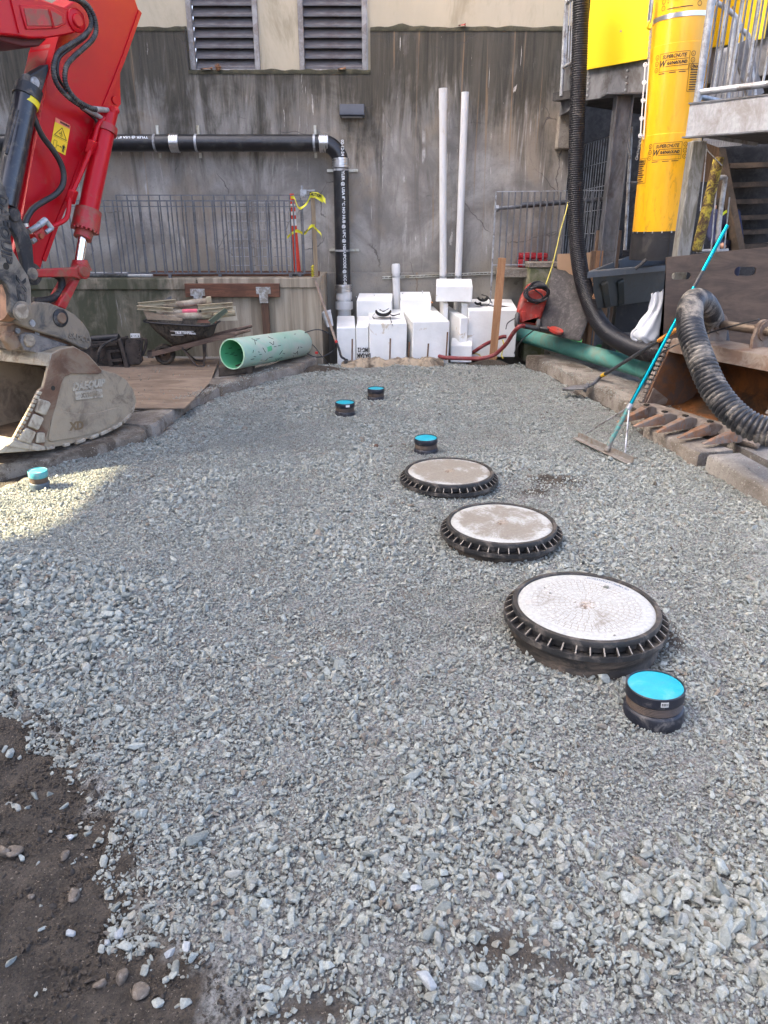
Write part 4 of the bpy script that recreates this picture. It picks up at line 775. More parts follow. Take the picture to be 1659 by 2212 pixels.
a = aZ((661, 741), .25); b = aZ((694, 768), .2); t = thing('red_ended_cord', 'thin black cord with a red clip lying at the curb end', 'cord', b); part(t, 'cord', MB().tube(spline([a, a.lerp(b, .5)+Vector((0, 0, .05)), b, aZ((712, 790), .06)], 6), .006, 6), BLACKPLASTIC); part(t, 'clip', MB().box(aZ((684, 762), .22), (.04, .03, .03)), MATS['red_tape'])
def broken_block(name, label, q4, z0, z1, m_, seed=1):
    m = MB(); P_ = [aZ(q, z0) for q in q4]; m.prism(P_, (0, 0, z1-z0)); me = m.mesh(name, P_[0], 180); bm = bmesh.new(); bm.from_mesh(me); bmesh.ops.triangulate(bm, faces=[f for f in bm.faces if len(f.verts) > 4]); bmesh.ops.subdivide_edges(bm, edges=bm.edges, cuts=4, use_grid_fill=True)
    for v in bm.verts: v.co += Vector([mnoise.noise(v.co*16+Vector((seed, k*9, 0)))*.012 for k in range(3)])
    bm.to_mesh(me); bm.free(); me.polygons.foreach_set('use_smooth', [True]*len(me.polygons)); o = link(name, me, m_, P_[0]); return tag(o, label, 'block')
broken_block('broken_concrete', 'broken concrete block propping up the wide pale green pipe', ((473, 814), (545, 806), (551, 792), (482, 796)), SZ+.0, .235, M('wet_brown_concrete', (.10, .075, .052), .9, var=.35, dirt=(.04, .03, .022), amt=.4, bump=.8, bs=30), 3)

# ================================================================== foam blocks in the pit
def mat_foam():
    s = NT('white_foam'); v = s.co(); c = s.mix(s.ramp(s.noise(v, 2.5, 5, .6), .35, .65), (.72, .715, .68), (.81, .805, .77)); c = s.mix(s.math('MULTIPLY', s.ramp(s.noise(v, 4.5, 6, .65, .6), .62, .68), .6), c, (.46, .33, .15))
    w = s.n('ShaderNodeTexWave'); w.inputs['Scale'].default_value = 4; w.inputs['Distortion'].default_value = 6; w.inputs['Detail'].default_value = 2; s.L(s.co((.5, .5, 6)), w.inputs['Vector']); s.color(c); s.rough(.85); s.b.inputs['Subsurface Weight'].default_value = 0
    s.bump(s.math('ADD', s.math('MULTIPLY', w.outputs['Fac'], .5), s.noise(v, 60, 4, .6)), .22, .008); return s.m
FOAM = mat_foam()
def foam(label, qa, qb, Yf, depth, zb, yaw=0, name='foam_block', rise=.07):
    a, b = aY(qa, Yf), aY(qb, Yf); z = (a.z+b.z)/2; w = abs(b.x-a.x); c_ = Vector(((a.x+b.x)/2, Yf, 0)); rot = Matrix.Rotation(yaw, 3, 'Z')
    m = MB(); pts = [c_+rot @ Vector(k) for k in ((-w/2, 0, zb), (w/2, 0, zb), (w/2, depth, zb), (-w/2, depth, zb))]; m.hexa(pts+[k+Vector((0, 0, z-zb+(rise if i_ > 1 else 0))) for i_, k in enumerate(pts)]); return solo(name, m, FOAM, label, 'foam block', bevel=.012)
foam('tall narrow foam block at the left end of the row, next to the wooden handle', c5(183, 650), c5(322, 650), 10.5, .8, -.4, R(3))
foam('thin foam block with upside down black stencil, between two bigger blocks', c5(325, 645), c5(418, 645), 10.47, .7, -.4, R(-1))
foam('wide foam block with a curved black knee pad lying on top', c5(424, 623), c5(703, 612), 10.45, 1.1, -.4, R(2))
foam('large foam block right of the knee pad block, behind the red hose end', c5(745, 612), c5(1023, 595), 10.45, 1.25, -.4, R(7))
foam('foam slab lying behind the knee pad block near the short capped pipe', c5(330, 470), c5(590, 430), 11.25, .45, -.35, R(-3))
foam('foam strip at the back behind the large middle block', c5(655, 440), c5(885, 432), 11.3, .4, -.35, 0)
foam('foam slab on edge standing on a small foam pad, right of the large block', c5(1098, 572), c5(1160, 578), 10.75, .85, .02, R(14))
foam('small flat foam pad under the upright foam slab', c5(1030, 765), c5(1186, 800), 10.62, .3, -.02, R(-6))
a = foam('big foam block at the right with a tangle of black straps on top', c5(1160, 520), c5(1525, 520), 10.85, .9, .02, R(-3))
topf = foam('loose foam block perched on top of two others in front of white pipes', c5(920, 345), c5(1190, 338), 11.0, .45, 0, R(-4))
zt_ = aY(c5(1050, 335), 11.0).z; zb_ = aY(c5(1050, 458), 11.0).z
for v in topf.data.vertices:
    if v.co.z+topf.location.z < .3: v.co.z = zb_-topf.location.z
foam('foam offcut propping the perched block on its left side', c5(975, 470), c5(1010, 470), 11.08, .3, -.3, R(5)); foam('foam offcut hidden between the perched block and the strapped block', c5(1110, 470), c5(1160, 470), 11.1, .3, -.3, 0)
m = MB(); o = aY(c5(385, 828), 10.445); write(m, '1MC-12', .085, o+Vector((0, -.008, .03)), (-1, 0, 0), (0, 0, -1), bold=.004, sx=.62); write(m, 'DA-SAM', .085, o+Vector((0, -.008, -.05)), (-1, 0, 0), (0, 0, -1), bold=.004, sx=.62); st_ = [x for x in bpy.data.objects if x.get('label', '').startswith('thin foam')][0]; part(st_, 'stencil', m, BLACK_PRINT, sharp=180)
m = MB(); o = aY(c5(1130, 328), 11.2); o.z = zt_+.003; write(m, 'BUILDING LS', .06, o, (1, .12, 0), (-.12, 1, 0), bold=.003, sx=.6); part(topf, 'stencil', m, BLACK_PRINT, sharp=180)
# knee pads
KP = M('black_webbing', (.015, .015, .015), .7, var=.3, bump=.2)
def straps(name, label, c_, cups, bands):
    t = thing(name, label, 'knee pad', c_)
    for cc, r, w in cups:
        g = []
        for i in range(9):
            a = PI+.25+(PI-.5)*i/8; g.append([cc+Vector((r*math.cos(a), (j/4-.5)*w, r*.7*math.sin(a)+r*.6+.012*math.sin(PI*j/4))) for j in range(5)])
        s_ = MB().sheet(g); o = part(t, 'pad_shell', s_, M('grey_pad_shell', (.018, .018, .017), .7, var=.2, dirt=(.06, .055, .05), amt=.2, spec=.2), sharp=80); sd = o.modifiers.new('thick', 'SOLIDIFY'); sd.thickness = .02
    for b in bands: part(t, 'strap', ribbon(b, .05, (.2, .9, .3), .9), KP, sharp=180)
    return t
def F(x, y, Y): return aY(c5(x, y), Y)
zt1 = .0
straps('knee_pad', 'curved black knee pad with dangling straps on the wide foam block', F(530, 570, 10.75), [(F(528, 556, 10.8), .12, .22)], [[F(495, 505, 10.85), F(470, 540, 10.8), F(450, 565, 10.75), F(462, 585, 10.7)], [F(565, 540, 10.8), F(600, 560, 10.8), F(650, 548, 10.8), F(640, 568, 10.8)], [F(578, 570, 10.62), F(588, 610, 10.5), F(597, 630, 10.43), F(580, 662, 10.42)], [F(500, 515, 10.8), F(530, 528, 10.75), F(568, 508, 10.8)]])
straps('knee_pad', 'tangle of black knee pad straps on the right foam block beside the stake', F(1270, 480, 11.2), [(F(1262, 450, 11.25), .08, .16), (F(1228, 478, 11.1), .05, .1)], [[F(1250, 402, 11.3), F(1235, 440, 11.25), F(1245, 480, 11.2), F(1300, 490, 11.15)], [F(1255, 405, 11.3), F(1300, 420, 11.25), F(1320, 460, 11.2), F(1290, 488, 11.2)], [F(1300, 480, 11.15), F(1350, 492, 11.1), F(1410, 490, 11.1), F(1480, 498, 11.1)], [F(1260, 430, 11.25), F(1290, 450, 11.2), F(1310, 430, 11.2), F(1335, 470, 11.2)]])
hm = thing('claw_hammer', 'small claw hammer lying on the back of the large foam block', 'hammer', F(850, 455, 11.4)); part(hm, 'handle', MB().tube([F(835, 448, 11.4), F(892, 464, 11.3)], .014, 8), M('orange_wood', (.45, .22, .10), .6)); part(hm, 'head', MB().tube(spline([F(812, 462, 11.35), F(822, 446, 11.4), F(845, 438, 11.42)], 4), .015, 8), OLDWOOD_Z)
# anchor stubs and rebar ends sticking up through the edge
for q, l in ((c5(575, 862), .25), (c5(295, 850), .22), (c5(995, 810), .24), (c5(715, 840), .16), (c5(856, 815), .09)):
    b = aY(q, 10.36); solo('rebar_stub', MB().cyl((b.x, b.y, b.z-.15), (b.x+.01, b.y, b.z+l), .011, 8), M('brown_rebar', (.18, .105, .06), .8, .2, var=.3), {0: 'bent brown rebar stub in front of the knee pad foam block', 1: 'rebar stub in front of the leftmost foam block', 2: 'rebar stub near the right corner of the large foam block', 3: 'rebar stub in the gap between two middle foam blocks', 4: 'short rebar stub just left of the red hose end'}[[.25, .22, .24, .16, .09].index(l)], 'rebar')
for i, q in enumerate((c5(468, 425), c5(338, 435), c5(675, 408), c5(822, 395))): b = aY(q, 11.62); d = Vector((-.03, -.2, .10)); solo('wall_anchor', MB().tube([b+Vector((0, .17, -.08)), b+d*.4], .008, 6), PVC, 'white wall anchor pin, ' + ('above the slab behind the knee pad block', 'leftmost, near the black drain pipe', 'just right of the short capped pipe', 'left of the perched foam block')[i], 'anchor')
# upright stake
a, b = aZ(c5(1337, 845), .02), None; a = aY(c5(1337, 850), 10.42); b = aY(c5(1408, 133), 10.42); solo('wooden_stake', MB().bar((a.x, 10.42, -.12), b, .105, .035, (0, -1, 0)), STAKE, 'tall fresh softwood stake standing at the pit edge beside the red hose', 'stake', bevel=.003)
# ================================================================== right side: fence on the ledge, walkway, landing, chute
FY = 11.45
lz = aY((1100, 577), FY).z
led = thing('ledge_wall', 'broken concrete ledge and footing under the right hand fence', 'wall', (2, FY, 0))
part(led, 'ledge', MB().lohi((aY((1075, 600), FY).x, FY-.1, lz-.14), (XR+.9, WALL_Y-.05, lz-.012)), CURB, .01)
x0, x1 = aY(c7(410, 800), 11.15).x, aY(c7(650, 800), 11.15).x; zt_l = aY(c7(500, 760), 11.15).z
part(led, 'footing_block', MB().lohi((x0, 11.15, -.1), (x1+.5, 11.6, zt_l)), M('green_stained_concrete', (.22, .20, .14), .9, var=.2, dirt=(.11, .12, .05), amt=.5, ds=4, bump=.5), .012)
part(led, 'footing_cap', MB().lohi((x0-.02, 11.12, zt_l+.002), (x1+.55, 11.6, zt_l+.075)), CURB, .008)
t = thing('bar_railing', 'grey steel bar fence standing on the right hand ledge before the big black hose', 'railing', (2, FY, lz))
fx0, fx1 = aY((1067, 500), FY).x, aY((1328, 500), FY).x; ztop = aY((1110, 414), FY).z; RS = .0
part(t, 'rail', MB().bar((fx0, FY, ztop), (fx1, FY, ztop+.02), .035, .012), GALV); part(t, 'rail', MB().bar((fx0, FY, lz+.03), (fx1, FY, lz+.05), .035, .012), GALV)
me = MB().box((0, 0, (ztop-lz)/2), (.018, .03, ztop-lz-.01)).mesh('baluster'); me.materials.append(RAILM); n = 19
for i in range(1, n+1): inst(t, 'baluster', me, (fx0+(fx1-fx0)*i/n-2, 0, .0))
part(t, 'post', MB().box((fx0, FY, (ztop+lz-.75)/2), (.02, .04, ztop-lz+.75)), GALV)
a, b = aY(c7(130, 270), 11.6), aY(c7(1090, 190), 11.6); t = thing('wall_handrail', 'round grey handrail pipe fixed to the wall behind the fence bars', 'handrail', a)
part(t, 'pipe', MB().cyl(a, b, .028, 14), GALV_D); part(t, 'end_flange', MB().cyl(a+Vector((-.02, -.0, 0)), a+Vector((.04, 0, 0)), .05, 14), GALV); part(t, 'wall_bracket', MB().bar(aY(c7(515, 240), 11.66), aY(c7(515, 295), 11.66), .03, .02), GALV_D)
a, b = aY(c7(335, 238), 11.5), aY(c7(1050, 190), 11.5); solo('handrail_tube', MB().lathe([(.03, 0), (.03, (b-a).length), (.024, (b-a).length), (.024, 0)], a, 14, (b-a)), GALV_D, 'open ended dark handrail tube just in front of the wall handrail', 'handrail')
# red toolbox
p0, p1 = aY(c7(312, 712), 11.62), aY(c7(556, 620), 11.62); RED = M('red_tool_plastic', (.48, .018, .025), .45, var=.12, dirt=(.25, .05, .04), amt=.25); zb0 = lz-.01
t = thing('red_toolbox', 'red plastic toolbox lying behind the fence bars on the ledge', 'toolbox', ((p0.x+p1.x)/2, 11.62, zb0)); cx_ = (p0.x+p1.x)/2; w = p1.x-p0.x
part(t, 'base', MB().box((cx_, 11.62, zb0+.06), (w, .22, .12)), RED, .015); part(t, 'lid', MB().box((cx_, 11.62, zb0+.165), (w, .22, .08)), RED, .02); part(t, 'handle', MB().tube(spline([(cx_-.07, 11.5, zb0+.11), (cx_-.06, 11.46, zb0+.11), (cx_+.06, 11.46, zb0+.11), (cx_+.07, 11.5, zb0+.11)], 4), .009, 8), BLACKPLASTIC)
for s_ in (-.3, .3): part(t, 'latch', MB().box((cx_+w*s_, 11.5, zb0+.13), (.04, .02, .06)), RED, .004)
# yellow cord hanging down beside the big hose
solo('yellow_cable', MB().tube(spline([aY(c6(190, 1440), 11.2), aY(c6(165, 1560), 11.1), aY(c6(125, 1700), 11), aY(c7(640, 580), 10.9), aY(c7(600, 740), 10.8), aY(c7(560, 860), 10.7), aY(c7(530, 940), 10.6)], 6), .008, 6), M('yellow_cord', (.60, .50, .07), .5), 'thin yellow cord hanging beside the big black hose', 'cord')
# mesh panel seen through the frame
P6 = lambda x, y, Y: aY(c6(x, y), Y)
t = thing('mesh_fence_panel', 'tall steel mesh fence panel in the shade behind the column', 'fence', P6(300, 1850, 11.9)); me_ = GALV
a0, a1 = P6(190, 1105, 12.3), P6(630, 965, 11.3); fl = .45
for i in range(24):
    p = a0.lerp(a1, i/23); part(t, 'wire', MB().cyl((p.x, p.y, fl), p, .005, 5), GALV) if i % 2 == 0 else part(t, 'wire', MB().cyl((p.x, p.y, fl), p, .004, 5), GALV)
for i in range(9): z0 = a0.z-(a0.z-fl)*i/8; z1 = a1.z-(a1.z-fl)*i/8; part(t, 'wire', MB().cyl((a0.x, a0.y, z0), (a1.x, a1.y, z1), .005, 5), GALV)
part(t, 'frame', MB().cyl(P6(648, 940, 11.0), P6(600, 1850, 11.0), .024, 10), GALV)
part(t, 'frame', MB().cyl(P6(615, 1355, 11.0), P6(1300, 1330, 11.0), .022, 10), GALV_D)
m = MB(); m.bar(P6(580, 1860, 10.8), P6(1040, 1845, 10.6), .04, .03); m.bar(P6(580, 1890, 10.8), P6(1040, 1880, 10.6), .04, .03); part(t, 'bottom_rail', m, BLACKPLASTIC)
for i in range(7): part(t, 'bottom_bar', MB().cyl(P6(700+i*52, 1855, 10.7), P6(698+i*52, 1885, 10.7), .01, 6), BLACKPLASTIC)
# column
a, b = P6(592, 712, 10.4), P6(520, 1720, 10.4); a2 = Vector((a.x, a.y, a.z)); t = thing('steel_column', 'weathered grey steel column holding up the yellow clad walkway', 'column', (a.x, 10.4, .1))
m = MB(); m.bar((a.x-.0, 10.4, .1), (a.x, 10.4, a.z), .02, .2, (1, 0, 0)); m.bar((a.x-.1, 10.4, .1), (a.x-.1, 10.4, a.z), .16, .014, (1, 0, 0)); m.bar((a.x+.1, 10.4, .1), (a.x+.1, 10.4, a.z), .16, .014, (1, 0, 0)); part(t, 'shaft', m, GALV_D); part(t, 'cap_plate', MB().box((a.x, 10.4, a.z+.012), (.5, .3, .02)), GALV_D)
# walkway: a diagonal bridge with yellow panels
pz = aY((1270, 150), 10.8).z; q0 = aZ((1262, 151.5), pz); q1 = aZ((1659, 81.5), pz); e_ = (q1-q0).normalized(); nrm_ = Vector((e_.y, -e_.x, 0)); nrm_ = nrm_ if nrm_.x < 0 else -nrm_
fz = aPl((1395, 196), q0, nrm_).z; e3_ = q1+e_*1.0
wk = thing('walkway', 'raised steel walkway with bright yellow side panels above the chute', 'walkway', (q0.x, q0.y, fz))
YEL = M('bright_yellow_panel', (.80, .53, .004), .42, var=.03, vs=2, dirt=(.55, .40, .02), amt=.12, ds=3, bump=.02)
def slab_between(a, b, z0, z1, th, m=None):
    m = m or MB(); o = -nrm_*th; return m.hexa([Vector((a.x, a.y, z0)), Vector((b.x, b.y, z0)), Vector((b.x, b.y, z0))+o, Vector((a.x, a.y, z0))+o, Vector((a.x, a.y, z1)), Vector((b.x, b.y, z1)), Vector((b.x, b.y, z1))+o, Vector((a.x, a.y, z1))+o])
s1 = q0+e_*1.0; s2 = aZ((1650, 83), pz)
part(wk, 'yellow_panel', slab_between(q0, q0+e_*1.22, pz, pz+2.4, .02), YEL, .004); part(wk, 'yellow_panel', slab_between(q0+e_*1.224, s2, pz, pz+2.4, .02), YEL, .004)
for k in (.5, 1.9): p = q0+e_*k+nrm_*.002; part(wk, 'panel_screw', MB().cyl(p+Vector((0, 0, .35)), p+Vector((0, 0, .35))+nrm_*.006, .012, 8), GALV)
back = -nrm_*.06
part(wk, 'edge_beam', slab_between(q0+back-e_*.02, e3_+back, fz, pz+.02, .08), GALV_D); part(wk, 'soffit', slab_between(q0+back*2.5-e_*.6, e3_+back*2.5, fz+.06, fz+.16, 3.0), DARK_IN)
pp = aPl((1270, 228), q0+back, nrm_)
l0 = aZ((1208, 251), fz); l0 = aY((1208, 251), WALL_Y-.25); l1 = Vector((q0.x, q0.y, 0))+back
m = MB(); zz0 = l0.z; m.hexa([Vector((l0.x, l0.y, zz0)), Vector((l1.x, l1.y, fz-.02)), Vector((l1.x+.1, l1.y+.2, fz-.02)), Vector((l0.x+.1, l0.y+.2, zz0)), Vector((l0.x, l0.y, pz+.15)), Vector((l1.x, l1.y, pz+.15)), Vector((l1.x+.1, l1.y+.2, pz+.15)), Vector((l0.x+.1, l0.y+.2, pz+.15))]); part(wk, 'corner_beam', m, GALV_D)
p = aY((1208, 275), WALL_Y-.12); part(wk, 'wall_bracket', MB().lohi((p.x-.02, WALL_Y-.22, p.z-.28), (p.x+.32, WALL_Y-.002, p.z+.18)), CURB, .01)
for k in (.30, 1.15): p = q0+e_*k+back+nrm_*.002; m = MB(); m.bar(p+Vector((0, 0, pz-fz-.02-pz+fz-.30)), p+Vector((0, 0, -.02)), .1, .03, nrm_) if False else None
for k in (.05, .62):
    for j in range(4): p = q0+e_*k+back+nrm_*.003; part(wk, 'bolt', MB().cyl(Vector((p.x, p.y, fz+.05+j*.07)), Vector((p.x, p.y, fz+.05+j*.07))+nrm_*.02, .013, 6), GALV)
# its left railing piece by the wall corner
a, b = P6(165, 60, 11.3), P6(132, 700, 11.3); rl = thing('walkway_railing', 'grey tube railing on the walkway end beside the hose top', 'railing', b)
tubes = [[P6(240, -40, 10.9), P6(180, 18, 11.2), P6(163, 60, 11.3), P6(128, 710, 11.3)], [P6(140, 500, 11.3), P6(250, 440, 10.9)]]
part(rl, 'rail', MB().tube(spline(tubes[0], 6), .026, 10), GALV); part(rl, 'lower_rail', MB().cyl(tubes[1][0], tubes[1][1], .022, 10), GALV)
for i in range(4): part(rl, 'baluster', MB().cyl(P6(178+i*19, 20-i*10, 11.2-.1*i), P6(160+i*19, 490-i*14, 11.2-.1*i), .010, 8), GALV)
# landing of the stair: corner, fascia, railing, post
LZ = aY((1490, 222), 7.5).z; LB = aY((1490, 298), 7.5).z; g0 = aZ((1491, 222), LZ); g1 = aZ((1659, 203), LZ); el = (g1-g0).normalized(); nl = Vector((el.y, -el.x, 0)); nl = nl if nl.x < 0 else -nl; g2 = g1+el*1.0
ld = thing('stair_landing', 'grey steel stair landing with tube railing at the top right', 'landing', (g0.x, g0.y, LB))
def lbox(a, b, z0, z1, th): m = MB(); o = -nl*th; return m.hexa([Vector((a.x, a.y, z0)), Vector((b.x, b.y, z0)), Vector((b.x, b.y, z0))+o, Vector((a.x, a.y, z0))+o, Vector((a.x, a.y, z1)), Vector((b.x, b.y, z1)), Vector((b.x, b.y, z1))+o, Vector((a.x, a.y, z1))+o])
part(ld, 'fascia', lbox(g0, g2, LB+.012, LZ-.012, .02), FASCIA); part(ld, 'top_flange', lbox(g0+nl*.012-el*.01, g2, LZ-.012, LZ, .12), GALV_D); part(ld, 'bottom_flange', lbox(g0+nl*.012-el*.03, g2, LB, LB+.012, .1), GALV_D)
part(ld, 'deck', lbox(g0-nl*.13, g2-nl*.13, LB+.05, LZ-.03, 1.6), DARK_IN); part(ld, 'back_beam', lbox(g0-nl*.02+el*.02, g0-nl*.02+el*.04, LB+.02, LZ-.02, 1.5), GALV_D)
px_ = g0-nl*.05+el*.04; RT = aT(e6(800, -30), (px_.y)/ray(e6(800, -30)).y).z
part(ld, 'corner_post', MB().cyl((px_.x, px_.y, LZ), (px_.x, px_.y, LZ+1.25), .034, 16), GALV)
r0 = Vector((px_.x, px_.y, aPl(e6(750, 1200), px_, nl).z)); r1 = r0+el*1.6; part(ld, 'bottom_rail', MB().cyl(r0, r1, .027, 14), GALV); r2 = r0-nl*1.3; part(ld, 'bottom_rail', MB().cyl(r0+Vector((0, 0, -.03)), r0-nl*.9+Vector((0, 0, -.03)), .024, 14), GALV)
for i in range(1, 12): p = r0+el*(.14*i); part(ld, 'baluster', MB().bar(p, p+Vector((0, 0, 1.1)), .028, .012, (1, 0, 0)), GALV)
bk0 = r0-nl*.1
def onp(q): d = ray(q); n_ = el; return EYE+d*((r0+el*.02-EYE).dot(n_)/d.dot(n_))
for i in range(1, 11):
    p = r0-nl*(.115*i); part(ld, 'baluster', MB().bar(p, p+Vector((0, 0, 1.1)), .024, .010, (1, 0, 0)), GALV_D)
# sloping stair rail behind
K = lambda x, y, Y=8.4: aY(e6(x, y), Y)
part(ld, 'stair_handrail', MB().tube(spline([K(900, -20), K(1120, 110), K(1250, 235), K(1285, 300), K(1310, 400)], 5), .024, 12), GALV); part(ld, 'stair_handrail', MB().tube(spline([K(1190, 395), K(1290, 385), K(1390, 450), K(1410, 560), K(1490, 1240)], 5), .024, 12), GALV); part(ld, 'stair_post', MB().cyl(K(1225, 250), K(1130, 1300), .024, 12), GALV)
part(ld, 'rail_brace', MB().tube(spline([K(1335, 450), K(1320, 550), K(1270, 575), K(1210, 580)], 5), .014, 8), GALV)
part(ld, 'stringer', MB().bar(K(1290, 560), K(1500, 1260), .04, .16), GALV_D)
fw = thing('slatted_screen', 'grey slatted metal screen seen behind the landing railing', 'screen', K(1100, 1300, 8.8)); 
me = MB().box((0, 0, .45), (.028, .02, .9)).mesh('slat'); me.materials.append(M('screen_grey', (.24, .24, .245), .6, .2, var=.15, dirt=(.15, .14, .13), amt=.3)); o0, o1 = K(935, 1180, 8.9), K(1420, 1130, 8.75)
part(fw, 'top_sheet', MB().hexa([K(930, 1000, 8.93), K(1380, 940, 8.78), K(1380, 940, 8.8), K(930, 1000, 8.95), K(990, 640, 8.93), K(1390, 560, 8.78), K(1390, 560, 8.8), K(990, 640, 8.95)]), MATS['screen_grey'])
for i in range(16): p = o0.lerp(o1, i/15); inst(fw, 'slat', me, p-Vector(fw.location)-Vector((0, 0, .55)))
# landing post
a = aY((1508, 306), 7.78); po = thing('landing_post', 'weathered square steel post under the landing corner', 'post', (a.x, 7.78, .1)); part(po, 'shaft', MB().lohi((a.x-.075, 7.71, .1), (a.x+.06, 7.85, LB-.002)), M('streaked_steel', (.24, .235, .215), .7, .2, var=.2, vs=2, dirt=(.13, .12, .095), amt=.42, ds=3, stretch=(3, 3, .9), bump=.3), .01)
# wooden board face beside the post, thin cable
bd = MB().prism([aY(e2(*k), 8.1) for k in ((840, 290), (1030, 360), (1010, 800), (800, 800))], (0, .03, 0)); solo('plywood_board', bd, wood('brown_board', (.16, .10, .06), (.08, .05, .03), 1, .2, WZ), 'brown board standing between the landing post and the stair stringer', 'board')
solo('thin_cable', MB().tube(spline([aY(e2(*k), 7.7) for k in ((858, 320), (860, 400), (830, 730), (805, 960), (780, 1180))], 5), .005, 5), GALV, 'thin cable clipped down the side of the landing post', 'cable')
# yellow flaking pole
a, b = aY(e2(1025, 490), 8.0), aY(e2(735, 1700), 7.9); yp = M('flaking_yellow_paint', (.50, .40, .035), .65, var=.15, dirt=(.07, .035, .02), amt=.62, ds=13, bump=.4)
t = thing('yellow_bollard_pole', 'leaning pole with flaking yellow paint tied by a wire under the landing', 'pole', b); part(t, 'pole', MB().tube([a, a.lerp(b, .7), b], .06, 18, True, [.052, .052, .05]), yp); part(t, 'wire', MB().tube([aY(e2(858, 330), 7.9), aY(e2(880, 400), 7.9), aY(e2(1065, 590), 7.85)], .005, 5), GALV)
# stair: treads seen from below, stringer on the left
stt = thing('steel_stair', 'dark steel staircase seen from below at the right edge', 'staircase', aY(e2(1500, 1650), 9.2)); RS_ = M('rusty_dark_steel', (.075, .058, .045), .8, .2, var=.3, dirt=(.14, .10, .07), amt=.4, bump=.3)
part(stt, 'stringer', MB().prism([aY(e2(*k), 8.7) for k in ((1030, 360), (1110, 370), (1370, 1690), (1290, 1700))], (0, .35, 0)), RS_)
ys = (560, 810, 1030, 1240, 1430, 1610, 1790)
for i, y_ in enumerate(ys):
    xl = 1170+i*38; a, b = aY(e2(xl, y_), 8.75+.12*i), aY(e2(1900, y_-25), 8.75+.12*i); part(stt, 'tread', MB().hexa([a+Vector((0, 0, -.05)), b+Vector((0, 0, -.05)), b+Vector((0, .27, -.05)), a+Vector((0, .27, -.05)), a, b, b+Vector((0, .27, 0)), a+Vector((0, .27, 0))]), RS_)
    part(stt, 'riser', MB().hexa([a+Vector((0, .28, 0)), b+Vector((0, .28, 0)), b+Vector((0, .30, 0)), a+Vector((0, .30, 0)), a+Vector((0, .28, .17)), b+Vector((0, .28, .17)), b+Vector((0, .3, .17)), a+Vector((0, .3, .17))]), DARK_IN)
# small tube rail by the person
m = MB(); t = thing('tube_gate_frame', 'grey tube frame with thin bars in the shade beside the yellow pole', 'gate frame', aY(e2(1000, 1690), 8.3)); part(t, 'frame', MB().tube(spline([aY(e2(820, 770), 8.3), aY(e2(1080, 745), 8.3), aY(e2(1100, 780), 8.3), aY(e2(1085, 900), 8.3), aY(e2(1030, 1300), 8.3), aY(e2(1000, 1700), 8.3)], 4), .025, 10), GALV); part(t, 'lower_rail', MB().cyl(aY(e2(740, 1700), 8.3), aY(e2(1140, 1690), 8.3), .02, 8), GALV)
for k in ((990, 900, 920, 1690), (1160, 1000, 1090, 1690), (850, 1300, 810, 1690)): part(t, 'bar', MB().cyl(aY(e2(k[0], k[1]), 8.3), aY(e2(k[2], k[3]), 8.3), .008, 6), GALV)
